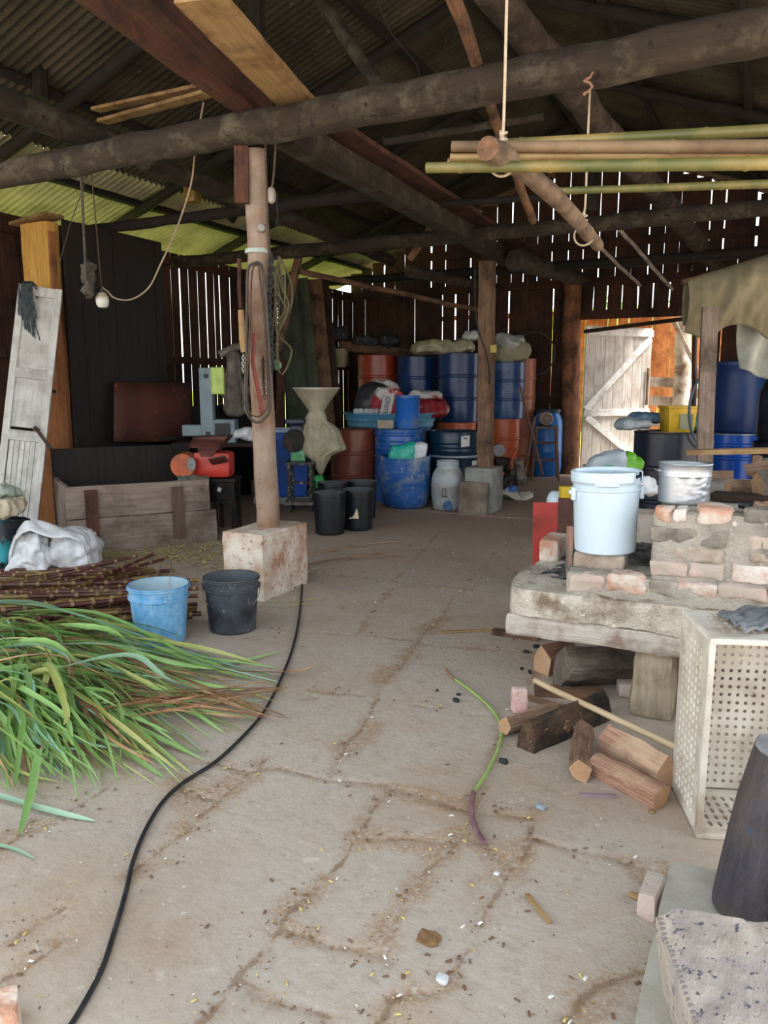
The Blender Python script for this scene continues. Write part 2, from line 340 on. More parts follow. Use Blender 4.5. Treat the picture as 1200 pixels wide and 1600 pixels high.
m_earth = M('yard_earth', '#ab9a88', '#c2b19e', sc=2, rough=0.95, spot='#8a6f5a', spot_sc=1)
b = MB()
for (a, c0, d0, e0) in ((2.2, 40, -30, 60), (-40, 2.2, -30, -3), (-40, -9, -3, 1), (-9, 2.2, 13.0, 17.2)): b.add([(a, d0, -0.02), (c0, d0, -0.02), (c0, e0, -0.02), (a, e0, -0.02)], [(0, 1, 2, 3)])
struct(b.build('ground', m_earth, smooth=0), 'bare pale earth yard in front of the barn', 'ground')

# walls of vertical boards with open gaps
def boards(mb, pos, span, z0, ztop, axis, t=0.022, w=(0.13, 0.2), gap=(0.004, 0.02), seed=1, zmid=None):
    rr = random.Random(seed); u = span[0]
    while u < span[1]:
        ww = min(rr.uniform(*w), span[1] - u); zt = ztop(u + ww / 2); lean = rr.uniform(-0.008, 0.008); off = rr.uniform(-0.006, 0.006); k = 5
        for i in range(k):
            za, zb = z0 + (zt - z0) * i / k, z0 + (zt - z0) * (i + 1) / k
            vs = []
            for zz, fr in ((za, i / k), (zb, (i + 1) / k)):
                e0 = u + lean * fr * 2 + 0.006 * noise.noise(Vector((u * 9, fr * 6, 1))); e1 = u + ww + lean * fr * 2 + 0.006 * noise.noise(Vector((u * 9, fr * 6, 4)))
                for e, p in ((e0, -t / 2), (e1, -t / 2), (e1, t / 2), (e0, t / 2)): vs.append((e, pos + off + p, zz) if axis == 'x' else (pos + off + p, e, zz))
            mb.add(vs, [(0, 1, 5, 4), (1, 2, 6, 5), (2, 3, 7, 6), (3, 0, 4, 7)] + ([(4, 5, 6, 7)] if i == k - 1 else []) + ([(3, 2, 1, 0)] if i == 0 else []))
        g = gap(u, rr) if callable(gap) else rr.uniform(*gap); u += ww + g
m_wall = M('wall_boards', '#33211a', '#573626', sc=4, stretch=(8, 8, 0.6), rough=0.9, bump=0.4, spot='#1f1511', spot_sc=1.6)
b = MB()
boards(b, LX, (3.0, 7.2), -0.02, lambda u: 3.12, 'y', gap=(0.001, 0.004), seed=3)
gY = [(7.2, 0), (7.42, .012), (7.60, .016), (7.78, .022), (7.94, .012), (8.10, .03), (8.27, .03), (8.46, .02), (8.63, .014), (8.80, .045), (8.93, .02), (9.15, .012), (9.4, .02), (9.66, .01), (9.9, .02), (10.12, .03), (10.34, .07), (10.52, .03), (10.7, .02), (10.9, .03), (11.1, .02), (11.32, .03), (11.5, .02), (11.7, .035), (11.88, .03), (12.05, .025), (12.25, .035), (12.42, .03), (12.6, .02), (BY, 0)]
for (u0_, g0_), (u1_, g1_) in zip(gY, gY[1:]): boards(b, LX, (u0_ + g0_ * 0.42, u1_ - g1_ * 0.42), -0.02, lambda u: 3.10, 'y', w=(0.4, 0.5), gap=(0.001, 0.002), seed=int(u0_ * 100), t=0.010)
for z in (0.5, 1.75, 2.98): b.box((LX + 0.045, 8.0, z), (0.06, 9.6, 0.09))
struct(b.build('wall_left', m_wall, smooth=0), 'dark brown wall of upright boards with daylight in the gaps, on the left', 'wall')
b = MB(); DX0, DX1, DZ = -2.74, -1.02, 2.46
gp = lambda u, r: r.choice((0.012, 0.02, 0.026)); top = lambda u: roofz(u) - 0.06
boards(b, BY, (LX, DX0 - 0.12), -0.02, lambda u: 3.02, 'x', w=(0.2, 0.28), gap=(0.004, 0.014), seed=5)
boards(b, BY, (DX1 + 0.05, 2.0), -0.02, lambda u: 3.02, 'x', w=(0.2, 0.26), gap=gp, seed=15)
boards(b, BY, (DX0 - 0.12, DX1 + 0.05), DZ + 0.1, lambda u: 3.02, 'x', w=(0.2, 0.23), gap=(0.012, 0.02), seed=6)
boards(b, BY - 0.03, (LX, 2.0), 3.0, top, 'x', w=(0.18, 0.25), gap=lambda u, r: r.choice((0.006, 0.012, 0.016, 0.02)), seed=9)
for z, xa, xb in ((3.04, LX, 2.0), (3.62, -5.6, 0.8), (DZ + 0.07, DX0 - 0.12, 2.0), (1.2, LX, DX0 - 0.15), (1.2, DX1 + 0.1, 2.0)): b.box(((xa + xb) / 2, BY - 0.075, z), (xb - xa, 0.06, 0.13))
struct(b.build('wall_back', m_wall, smooth=0), 'dark board gable wall with slits of daylight at the far end', 'wall')
b = MB(); boards(b, 2.0, (8.5, BY), -0.02, lambda u: 3.2, 'y', seed=21)
struct(b.build('wall_right', m_wall, smooth=0), 'dark board wall on the right side', 'wall')

# corrugated roof
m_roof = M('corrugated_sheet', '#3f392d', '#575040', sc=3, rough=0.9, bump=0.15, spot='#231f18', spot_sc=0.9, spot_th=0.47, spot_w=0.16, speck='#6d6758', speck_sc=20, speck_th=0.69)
m_roof2 = M('glow_pale_eave_sheet', '#a8a283', '#bdb796', sc=3, rough=0.9, bump=0.15, spot='#8a8468', spot_sc=2, spot_th=0.56, spot_w=0.14)  # eave row coloured paler than the rest to put the eave glow into it
b = MB(); ya, yb = 0.5, 13.3; per = 0.085; ns = int((yb - ya) / per * 8)
def roofpt(x, y, k): return (x, y, roofz(x) + 0.02 + 0.019 * math.sin(2 * PI * y / per) + 0.016 * k)
for (xa, xb) in ((-7.85, RX), (RX, 2.3)):
    xs = [xa + (xb - xa) * f for f in ((0, 0.27, 0.63, 1) if xa < RX - 1 else (0, 0.34, 0.67, 1))]
    for i in range(3):
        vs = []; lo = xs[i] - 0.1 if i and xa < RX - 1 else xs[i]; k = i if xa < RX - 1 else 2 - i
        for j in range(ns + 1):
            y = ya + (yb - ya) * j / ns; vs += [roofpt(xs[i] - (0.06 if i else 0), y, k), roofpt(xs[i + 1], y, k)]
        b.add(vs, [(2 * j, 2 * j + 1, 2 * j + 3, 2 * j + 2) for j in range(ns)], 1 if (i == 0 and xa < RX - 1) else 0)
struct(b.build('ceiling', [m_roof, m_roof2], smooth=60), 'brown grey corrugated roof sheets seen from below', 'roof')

# roof timbers
for i, y in enumerate((3.2, 5.2, 7.2, 9.2, 11.2)):
    log('rafter', (-7.5, y, roofz(-7.5) - 0.10), (RX, y, roofz(RX) - 0.10), 0.055, 0.055, mw_smoke, 'smoke dark rafter under the left roof slope', 'rafter', 'rafters under the left slope', shape=(1, 1.1))
    log('rafter', (2.2, y, roofz(2.2) - 0.10), (RX, y, roofz(RX) - 0.10), 0.055, 0.055, mw_smoke, 'smoke dark rafter under the right roof slope', 'rafter', 'rafters under the right slope', shape=(1, 1.1))
for x in (-6.75, -5.7, -4.6, -3.5, -1.5, -0.4, 0.8, 1.8):
    sd = 'left' if x < RX else 'right'
    log('purlin', (x, 2.3, roofz(x) - 0.035), (x, 13.0, roofz(x) - 0.035), 0.04, 0.04, mw_smoke, f'dark purlin running the length of the {sd} roof slope', 'purlin', f'purlins of the {sd} slope', shape=(1, 1.15))
log('ridge_beam', (RX, 2.3, RZ - 0.10), (RX, 12.9, RZ - 0.10), 0.07, 0.07, mw_smoke, 'dark ridge beam under the top of the roof', 'beam')
m_tie = M('tie_beam_log', '#281f17', '#42362a', sc=6, stretch=(2, 2, 0.5), rough=0.9, bump=0.8, spot='#6f6756', spot_sc=5, spot_th=0.64, spot_w=0.14, speck='#251c14', speck_sc=16, speck_th=0.64)
log('tie_beam', (-7.3, 4.0, 2.90), (2.2, 4.0, 2.93), 0.085, 0.105, m_tie, 'long rough round tie beam crossing the whole barn in front', 'beam', rough=0.16, n=16)
log('tie_beam', (-7.2, 6.1, 3.0), (-3.0, 6.2, 3.05), 0.05, 0.055, mw_smoke, 'dark pole reaching the left eave just behind the near post', 'beam')
log('tie_beam', (-7.2, 8.0, 2.98), (1.9, 8.15, 3.02), 0.075, 0.08, mw_logm, 'dark round tie beam over the square post', 'beam', rough=0.12)
log('tie_beam', (-7.2, 10.6, 3.0), (1.9, 10.6, 3.0), 0.06, 0.07, mw_smoke, 'smoky tie beam farthest back before the gable', 'beam')
def bm(name, p, zp, q, zq, w, h, mat, label, cat='beam', up=(0, 0, 1)): return plank(name, G(*p, zp), G(*q, zq), w, h, mat, label, cat, up=up, warp=0.012)
bm('beam', (405, 165), 3.10, (185, -45), 3.38, 0.19, 0.16, mw_red, 'dark red squared beam running back over the near post')
bm('board', (392, 178), 3.02, (120, -20), 3.1, 0.05, 0.09, mw_red, 'narrow red board under the dark red squared beam')
bm('plank', (462, 160), 3.06, (308, -5), 3.05, 0.23, 0.035, mw_pale, 'wide pale plank laid up over the tie beam')
bm('beam', (445, 205), 2.98, (812, 415), 3.02, 0.17, 0.17, mw_logm, 'squared log beam with pale scuffs behind the tie beam')
bm('plank', (500, 190), 3.12, (838, 402), 3.25, 0.26, 0.04, mw_red, 'wide reddish plank running back beside the scuffed beam')
log('beam', G(-20, 150, 3.3), G(190, 232, 3.25), 0.10, 0.10, mw_logm, 'thick brown log entering under the roof on the left')
log('beam', G(225, 250, 3.05), G(612, 408, 3.1), 0.075, 0.07, mw_logm, 'mossy log beam running back behind the near post')
log('beam', AY(640, 424, 9.0), AY(775, 450, 12.6), 0.075, 0.07, mw_bark, 'flaky log ending behind the square post')
log('beam', AY(805, 405, 9.2), AY(912, 438, 12.7), 0.12, 0.10, mw_bark, 'thick shaggy bark log ending on the door post', rough=0.2, seed=4)
log('beam', AY(760, -20, 4.2), AY(1128, 424, 12.4), 0.095, 0.11, mw_bark, 'long bark log running back to the gable over the canvas', rough=0.16)
log('pole', AY(702, -20, 3.4), AY(832, 345, 6.0), 0.033, 0.03, mw_brown, 'thin light brown pole slanting down from the roof', 'pole')
log('pole', AY(915, 366, 8.1), AY(1000, 446, 10.2), 0.02, 0.02, mw_grey, 'thin stick under the bark log, the inner one', 'pole')
log('pole', AY(968, 358, 8.1), AY(1050, 452, 10.2), 0.02, 0.02, mw_grey, 'thin stick under the bark log, the outer one', 'pole')
log('pole', AY(470, 425, 8.0), AY(760, 487, 10.5), 0.035, 0.035, mw_brown, 'brown pole sloping behind to the square post', 'pole')
plank('board', AY(150, 172, 5.0), AY(325, 134, 4.6), 0.09, 0.025, mw_pale, 'upper of two thin slats under the left roof', 'board')
plank('board', AY(160, 190, 5.0), AY(325, 146, 4.6), 0.10, 0.025, mw_pale, 'lower of two thin slats under the left roof', 'board')
log('pole', AY(600, 222, 6.0), AY(850, 182, 6.2), 0.03, 0.03, mw_logm, 'thin pole under the roof behind the tie beam', 'pole')
log('pole', AY(690, 318, 7.0), AY(860, 308, 7.2), 0.03, 0.03, mw_smoke, 'dark pole behind the hanging bamboo', 'pole')
for (p0, p1, Y_, lab) in (((50, -10), (64, 155), 4.9, 'dark upright roof strut on the left'), ((400, -10), (404, 150), 5.4, 'dark upright roof strut over the near post'), ((915, 125), (922, 330), 7.9, 'dark upright roof strut behind the knotted cord')):
    log('roof_strut', AY(*p1, Y_), AY(*p0, Y_), 0.065, 0.06, mw_smoke, lab, 'strut', shape=(1, 1.15))
plank('brace', AY(470, 385, 8.1), AY(432, 560, 8.0), 0.09, 0.05, mw_brown, 'slanting wooden brace behind the near post', 'brace', up=(0, 1, 0))
plank('brace', AY(640, 405, 8.2), AY(676, 352, 8.1), 0.07, 0.05, mw_brown, 'short slanting strut above the far tie beam', 'brace', up=(0, 1, 0))
log('roof_brace', AY(500, 0, 5.6), AY(590, 130, 5.2), 0.05, 0.05, mw_logm, 'grey round brace over the tie beam near the centre', 'brace')
log('roof_brace', AY(440, 225, 8.2), AY(360, 345, 8.2), 0.05, 0.05, mw_smoke, 'dark brace left of the near post under the roof', 'brace')

# door: ledged and braced leaf swung outward
m_door = M('whitewashed_boards', '#bab3aa', '#e4e0da', sc=5, stretch=(8, 8, 0.5), rough=0.85, bump=0.5, spot='#8f7d6c', spot_sc=3, spot_th=0.58, spot_w=0.2)
m_doorb = M('whiter_braces', '#d2d2d0', '#f0efec', sc=5, stretch=(1, 8, 8), rough=0.85, bump=0.4, spot='#a39a90', spot_sc=5, spot_th=0.6)
dh = AY(905, 735, BY + 0.02); hinge = Vector((-2.73, BY + 0.03, 0.06))
door = thing('door_1', 'grey white board door with a Z brace, standing open at the back', 'door', hinge, math.radians(52)); door['kind'] = 'structure'
DW, DH = 1.42, 2.32
for i in range(7):
    b = MB(); b.box((0.1 + i * 0.203, 0, DH / 2), (0.198, 0.025, DH)); b.build('board', m_door, door, smooth=0, bevel=0.004)
for nm, a, c0 in (('top_rail', (0.0, DH - 0.09), (DW, DH - 0.09)), ('middle_rail', (0.0, 0.92), (DW, 0.92)), ('diagonal_brace', (0.03, 0.98), (DW - 0.05, DH - 0.17)), ('diagonal_brace', (0.05, 0.86), (DW - 0.1, 0.04))):
    a = Vector((a[0], -0.028, a[1])); c0 = Vector((c0[0], -0.028, c0[1])); b = MB(); L = (c0 - a).length
    ang = math.atan2(c0.z - a.z, c0.x - a.x); b.box((a + c0) / 2, (L, 0.03, 0.11), ry=-ang); b.build(nm, m_doorb, door, smooth=0, bevel=0.004)
b = MB(); b.box((DW - 0.09, -0.05, 1.35), (0.035, 0.03, 0.62)); b.build('latch_bar', mw_brown, door, smooth=0, bevel=0.004)
plank('door_bar', AY(912, 518, 12.72), AY(1080, 497, 12.72), 0.05, 0.06, mw_dark, 'dark bar across the top of the open doorway', 'bar')
log('door_post', (-2.86, 12.62, -0.02), (-2.93, 12.62, 3.1), 0.15, 0.135, M('door_post_wood', '#7a4f36', '#a2704f', sc=5, stretch=(3, 3, 0.5), rough=0.9, bump=0.5, spot='#4a2f22', spot_sc=4), 'thick reddish log post beside the open door', 'post', rough=0.06, n=20)
rope('vine', [AD(903, 548, 12.43), AD(896, 560, 12.44), AD(899, 580, 12.44), AD(894, 600, 12.44), AD(898, 618, 12.44)], 0.007, m_rope_dark, 'dry vine twisting on the door post', 'vine')
# lean-to seen through the door
m_orange = wood('warm_orange_boards', '#b8703f', '#d8965f', spot='#94592f', spot_sc=3)
b = MB(); boards(b, 17.0, (-5.5, 0.6), -0.02, lambda u: 3.0, 'x', w=(0.17, 0.24), gap=(0.004, 0.02), seed=31)
struct(b.build('trim_1', m_orange, smooth=0), 'orange brown board wall of the yard lean-to beyond the door', 'wall')
b = MB(); b.grid(lambda u, v: (-5.5 + 3.7 * u, 12.95 + 4.3 * v, 2.62 + 0.42 * v), 1, 1)
for k in range(7): b.box((-5.3 + k * 0.56, 15.1, 2.80), (0.06, 4.2, 0.07), rx=math.atan(0.42 / 4.3))
struct(b.build('trim_2', m_orange, smooth=0, solid=0.02), 'underside of the orange lean-to roof beyond the door', 'roof')
m_barkless = M('pale_debarked_log', '#c8bcab', '#ece4d8', sc=5, stretch=(3, 3, 0.5), rough=0.85, bump=0.4, spot='#8a6d52', spot_sc=4)
pp = AD(1066, 600, 13.6); log('yard_post', (pp.x, pp.y, -0.02), (pp.x - 0.02, pp.y, 2.75), 0.15, 0.13, m_barkless, 'pale round post standing in the yard outside the door', 'post', n=18)
for i, (ya_, lab) in enumerate(((598, 'upper pale rail of the yard fence'), (628, 'lower pale rail of the yard fence'), (660, 'lowest pale rail of the yard fence'))):
    plank('fence_rail', AD(1015, ya_ - 2, 13.76), AD(1130, ya_ + 4, 13.76), 0.03, 0.17, m_barkless, lab, 'rail')
plank('yard_brace', AD(1052, 500, 13.2), AD(1090, 580, 13.4), 0.07, 0.05, m_barkless, 'slanting pale brace beside the yard post', 'brace', up=(0, 1, 0))
log('yard_pole', XY(AD(1087, 660, 12.9), -0.02), AD(1086, 520, 12.9), 0.045, 0.045, mw_dark, 'dark thin upright pole at the edge of the doorway', 'pole')
# greenery outside
m_leafy = M('hedge_leaves', '#4d7a1f', '#8db83d', sc=9, rough=0.8, bump=0.3, spot='#2f5416', spot_sc=5)
for i, (x, y, s_) in enumerate(((-5.5, 27, 4), (-0.5, 30, 5), (4.0, 28, 4.5))):
    b = MB(); rr = random.Random(i)
    for k in range(420):
        u = Vector((rr.gauss(0, 1), rr.gauss(0, 1), rr.gauss(0, 1))).normalized(); p = Vector((u.x * s_ * 0.7, u.y * s_ * 0.6, s_ * 0.55 + u.z * s_ * 0.5)) * rr.uniform(0.85, 1.05); q = 0.28
        a_ = Vector((rr.uniform(-1, 1), rr.uniform(-1, 1), rr.uniform(-1, 1))).normalized(); c2 = a_.orthogonal().normalized()
        b.add([p - a_ * q, p + c2 * q * 0.6, p + a_ * q, p - c2 * q * 0.6], [(0, 1, 2, 3)])
    b.rock((0, 0, s_ * 0.5), (s_ * 1.3, s_ * 1.15, s_ * 0.95), n=6, amp=0.3, rnd=2, ns=1, seed=i)
    o = b.build('bush', m_leafy, loc=(x, y, 0), smooth=60); tag(o, 'leafy green bush outside, glimpsed through the wall gaps', 'bush', 'bushes outside')
# ================================================================ NEAR POST AND WHAT HANGS ON IT
m_post = M('peeled_post_wood', '#6a5040', '#8f725a', sc=6, stretch=(3, 3, 0.5), rough=0.9, bump=0.6, spot='#a8988a', spot_sc=2.4, spot_th=0.56, spot_w=0.14)
m_plinth = M('stained_plinth_concrete', '#c3b7a9', '#d9cfc2', sc=7, rough=0.95, bump=0.6, spot='#a07a62', spot_sc=4, spot_th=0.52, spot_w=0.1, speck='#96745f', speck_sc=22, speck_th=0.64)
b = MB(); b.rock((-3.065, 4.33, 0.215), (0.335, 0.55, 0.47), n=5, amp=0.008, rnd=0.1, ns=5, seed=2)
tag(b.build('plinth', m_plinth, smooth=50), 'stained pale concrete plinth under the near post', 'plinth')
P1b = Vector((-3.03, 4.30, 0.445)); P1t = AD(396, 214, 4.98); P1t.z = min(P1t.z, 2.83)
p1d = (P1t - P1b)
def onpost(z, side=0.0, front=0.085):
    p = P1b + p1d * ((z - P1b.z) / p1d.z); return p + RV * side - FH * front
def pz(y, d=4.95): return AD(400, y, d).z
log('post', P1b, P1t, 0.079, 0.068, m_post, 'pale round peeled post on the stained concrete plinth', 'post', rough=0.05, n=20)
plank('board', AD(378, 318, 4.92), AD(378, 172, 4.92), 0.085, 0.05, mw_red, 'short red brown board nailed to the head of the near post', 'board', up=tuple(-FH))
b = MB(); b.lathe([(0.076, -0.012), (0.079, 0), (0.076, 0.014)], 20); b.build('band', M('pale_blue_band', '#9fb0a8', '#c0ccc4', rough=0.7), loc=onpost(pz(390), 0, 0)); tag(COL.objects[-1], 'pale tape band around the near post', 'band')
m_strap = M('brown_leather', '#3b2a1f', '#5a4230', sc=20, rough=0.7)
m_hose = M('grey_rubber_hose', '#3a3632', '#57504a', sc=20, rough=0.6)
def hp(x, y, d=4.86): return AD(x, y, d)
rope('hose_loop', [hp(402, 410), hp(388, 420), hp(386, 470), hp(385, 560), hp(383, 630), hp(390, 652), hp(402, 660), hp(415, 652), hp(423, 630), hp(421, 560), hp(416, 480), hp(410, 420), hp(402, 410)], 0.0095, m_hose, 'long grey hose looped over the near post', 'hose')
rope('hose_loop', [hp(404, 414, 4.85), hp(394, 424, 4.85), hp(391, 500, 4.85), hp(387, 580, 4.85), hp(386, 632, 4.85), hp(396, 650, 4.85), hp(412, 645, 4.85), hp(419, 615, 4.85), hp(413, 500, 4.85), hp(404, 414, 4.85)], 0.006, m_strap, 'thin brown strap looped inside the grey hose on the post', 'strap')
b = MB(); pts = [hp(398, 520, 4.87), hp(395, 565, 4.87), hp(400, 595, 4.87), hp(406, 620, 4.87), hp(410, 648, 4.87)]; b.tube([p - pts[0] for p in pts], 0.016, 8, flat=0.45)
tag(b.build('red_strap', M('dark_red_leather', '#5a1c16', '#7a2b20', rough=0.6), loc=pts[0]), 'dark red strap hanging down the face of the near post', 'strap')
def chain(name, pts, r, wire, mat, label, step=None):
    P = [Vector(p) for p in pts]; o0 = P[0].copy(); b = MB(); step = step or r * 1.5; acc = []
    for a, c in zip(P, P[1:]):
        k = max(1, int((c - a).length / step)); acc += [(a.lerp(c, i / k), (c - a).normalized()) for i in range(k)]
    for i, (p, t) in enumerate(acc):
        s_ = t.orthogonal().normalized(); s2 = t.cross(s_); s_ = s_ if i % 2 else s2
        ring = [p - o0 + t * math.cos(2 * PI * j / 10) * r * 1.35 + s_ * math.sin(2 * PI * j / 10) * r * 0.8 for j in range(10)]
        b.tube(ring, wire, 5, closed=True)
    return tag(b.build(name, mat, loc=o0, smooth=60), label, 'chain')
chain('chain', [hp(411, 560, 4.84), hp(412, 600, 4.84), hp(414, 625, 4.84)], 0.011, 0.0032, m_metal_dark, 'dark link chain hanging on the front of the near post')
chain('chain', [hp(380, 555, 4.9), hp(380, 585, 4.9)], 0.010, 0.003, M('bright_steel', '#9a9894', '#c0beb8', rough=0.35, metal=0.9), 'bright short chain left of the near post')
chain('plaited_lead', [hp(424, 400, 4.95), hp(421, 480, 4.95), hp(425, 560, 4.95), hp(425, 585, 4.95)], 0.017, 0.007, M('dark_plait', '#1d1d1f', '#3a3837', rough=0.8), 'thick dark plaited lead right of the near post')
tg = thing('rope_tangle', 'tangle of pale olive rope loops hooked right of the near post', 'rope', hp(436, 400, 4.98)); rr = random.Random(5)
for k in range(5):
    q = [Vector((0, 0, 0))] + [Vector((rr.uniform(-0.06, 0.07), rr.uniform(-0.03, 0.03), -0.14 * i - rr.uniform(0, 0.05))) for i in range(1, 3 + k % 4)] + [Vector((rr.uniform(-0.03, 0.05), 0, -0.06))]
    rope('rope', [RV * p.x + FH * p.y + Vector((0, 0, p.z)) for p in q], 0.006, M('olive_rope', '#4a442f', '#6a634a', sc=40, rough=0.9), parent=tg)
chain('chain', [hp(434, 430, 4.99), hp(435, 500, 4.99), hp(431, 575, 4.99)], 0.011, 0.0035, M('rusty_chain', '#4a463a', '#6e6a58', rough=0.7, metal=0.3), 'thin rusty chain below the olive rope tangle')
b = MB(); b.rock((0, 0, 0), (0.05, 0.05, 0.07), n=4, amp=0.012, rnd=2, ns=20); b.build('knot', M('green_twine_knot', '#3f6a4a', '#6a8f70', sc=30, rough=0.9), loc=hp(433, 570, 4.99)); tag(COL.objects[-1], 'green twine knot at the end of the rusty chain', 'knot')
log('tool_handle', hp(376, 482, 4.98), hp(372, 405, 4.98), 0.014, 0.013, mw_red, 'red wooden tool handle hanging left of the near post', 'handle', n=10)
log('tool_handle', hp(382, 550, 4.97), hp(377, 484, 4.97), 0.026, 0.02, mw_pale, 'pale wooden grip hanging left of the near post', 'handle', n=10)
tg = thing('pulley_rope', 'dark hanging rope pair with a hook beside the near post head', 'rope', AD(414, 208, 4.9))
o0 = AD(414, 208, 4.9)
rope('rope', [p - o0 for p in (o0, AD(417, 300, 4.9), AD(420, 400, 4.9))], 0.007, m_rope_dark, parent=tg)
rope('rope', [p - o0 for p in (AD(431, 222, 4.9), AD(428, 270, 4.9), AD(424, 300, 4.9))], 0.007, m_rope_dark, parent=tg)
b = MB(); b.rock((0, 0, 0), (0.05, 0.04, 0.10), n=4, amp=0.006, rnd=1.6); b.build('block', mw_grey, tg, loc=AD(424, 305, 4.88) - o0)
b = MB(); pp_ = [AD(432, 300, 4.9) - o0, AD(434, 340, 4.9) - o0, AD(433, 352, 4.9) - o0]; b.tube(pp_, [0.005, 0.006, 0.014], 8); b.build('hook', m_metal_dark, tg)
b = MB(); b.lathe([(0, -0.03), (0.022, -0.025), (0.03, 0), (0.022, 0.025), (0, 0.03)], 14); tag(b.build('insulator', M('grey_porcelain', '#8a8580', '#a5a09a', rough=0.4), loc=onpost(pz(357), 0.045, 0.08), rot=(PI / 2, 0, TH)), 'round grey insulator on the near post', 'insulator')

# ================================================================ LEFT SIDE
m_col = wood('yellow_orange_column_boards', '#b5863c', '#d6a858', spot='#8f6428', spot_sc=2.5, spot_th=0.6)
m_soot = M('sooted_boards', '#14110f', '#231d19', sc=4, stretch=(7, 7, 0.6), rough=0.9, bump=0.3)
cb = Vector((-6.36, 5.34, 0.0))
col_ = thing('board_column', 'tall orange boarded column with a cap beside the soot black partition', 'column', cb)
b = MB(); b.rock((0, 0.06, 1.10), (0.40, 0.14, 2.2), n=(4, 2, 18), amp=0.004, rnd=0.1); b.build('lower_board', wood('orange_brown_column', '#8a5632', '#ad7448', spot='#5f3a20', spot_sc=2.2, spot_th=0.6), col_)
b = MB(); b.rock((0.01, 0.06, 2.57), (0.37, 0.13, 0.74), n=(4, 2, 8), amp=0.004, rnd=0.1); b.build('upper_board', m_col, col_)
b = MB(); b.rock((0.215, 0.02, 1.42), (0.035, 0.06, 2.84), n=(2, 2, 20), amp=0.004, rnd=0.1); b.build('edge_strip', MATS['orange_brown_column'], col_)
b = MB(); b.box((-0.0, 0.04, 2.965), (0.50, 0.22, 0.03), ry=-0.1); b.build('cap', mw_pale, col_, bevel=0.004)
b = MB(); b.rock((-0.01, -0.03, 1.36), (0.36, 0.03, 0.03), n=3, amp=0.004); b.build('tie_band', m_metal_dark, col_)
b = MB(); boards(b, -6.08, (5.42, 6.75), 0, lambda u: 2.96, 'y', gap=(0.001, 0.002), seed=8, w=(0.18, 0.26)); tag(b.build('partition', m_soot, smooth=0), 'tall soot blackened board partition behind the wooden bin', 'partition')
b = MB(); boards(b, -6.1, (6.78, 8.3), 0, lambda u: 1.18, 'y', gap=(0.001, 0.002), seed=18, w=(0.18, 0.26)); tag(b.build('partition', m_soot, smooth=0), 'low soot blackened partition behind the rusty sheet', 'partition')
# rusty sheet
q = [AX(178, 690, -5.85), AX(298, 690, -5.85), AX(298, 598, -5.97), AX(178, 597, -5.97)]
b = MB(); o0 = q[0].copy(); m_rust = M('rusty_sheet', '#3f1c12', '#6a2f1c', sc=5, rough=0.75, bump=0.2, spot='#241410', spot_sc=2.5, spot_th=0.5, spot_w=0.15, speck='#8a4a2a', speck_sc=14, speck_th=0.68)
b.grid(lambda u, v: (q[0].lerp(q[1], u)).lerp(q[3].lerp(q[2], u), v) - o0, 6, 4); tag(b.build('metal_sheet', m_rust, loc=o0, solid=0.008), 'rust red metal sheet leaning on the soot black partition', 'sheet')
# plank shelf that carries it
plank('ledge', (-5.93, 6.35, q[0].z - 0.015), (-5.93, 8.3, q[0].z - 0.015), 0.26, 0.03, m_soot, 'sooty ledge under the rusty sheet', 'ledge')
# wooden bin
bl, br = G(108, 869), G(340, 846); bd = (br - bl); bd.z = 0; BL = bd.length; brz = math.atan2(bd.y, bd.x)
bin_ = thing('wooden_bin', 'low open bin of wide grey brown boards in front of the soot black partition', 'bin', (bl.x, bl.y, 0), brz)
m_bin = wood('bin_boards', '#75655a', '#95857a', spot='#54443a', spot_sc=3, stretch=(0.7, 9, 9), vary=0.1)
for z0, z1, xe in ((0.0, 0.30, BL), (0.305, 0.58, BL - 0.06)):
    b = MB(); b.rock((xe / 2, 0.02, (z0 + z1) / 2), (xe, 0.04, z1 - z0), n=(16, 2, 4), amp=0.006, rnd=0.2); b.build('front_board', m_bin, bin_)
for x, mm, h in ((0.2, mw_red, 0.5), (BL - 0.35, wood('brown_batten', '#4d3a30', '#6a5448'), 0.46)):
    b = MB(); b.rock((x, -0.012, 0.3), (0.10, 0.022, h), n=(2, 2, 8), amp=0.004, rnd=0.2); b.build('batten', mm, bin_)
for y in (0.85,):
    b = MB(); b.box((BL / 2, y, 0.42), (BL, 0.035, 0.84)); b.build('back_board', m_soot, bin_)
for x in (0.02, BL - 0.08):
    b = MB(); b.box((x, 0.44, 0.29), (0.035, 0.8, 0.58)); b.build('end_board', m_bin, bin_)
# white door leaning
wb, wt = G(20, 852, 0.02), AD(64, 449, 7.28); wm, wL = frame(wb, wt, up=tuple(-FH + Vector((0.35, 0, 0))))
wd = D.objects.new('door_leaf', None); COL.objects.link(wd); wd.matrix_world = wm; tag(wd, 'narrow peeling white panelled door leaf leaning beside the boarded column', 'door')
m_white = wood('peeling_white_paint', '#b4b4b0', '#d6d5cf', spot='#98948e', spot_sc=6, spot_th=0.6, spot_w=0.16, stretch=(7, 7, 0.6), vary=0.05)
WW = 0.37
for x in (-WW / 2 + 0.03, WW / 2 - 0.03):
    b = MB(); b.box((x, 0, wL / 2), (0.06, 0.055, wL)); b.build('stile', m_white, wd, bevel=0.004)
for z in (0.05, 0.98, 1.02, 1.55, wL - 0.05):
    b = MB(); b.box((0, 0.004, z), (WW - 0.1, 0.05, 0.09 if z != 1.02 else 0.02)); b.build('rail', m_white, wd, bevel=0.004)
for z0, z1 in ((1.06, 1.51), (1.6, wL - 0.09)):
    b = MB(); b.box((0, -0.002, (z0 + z1) / 2), (WW - 0.11, 0.02, z1 - z0)); b.build('panel', m_white, wd, smooth=0)
b = MB()
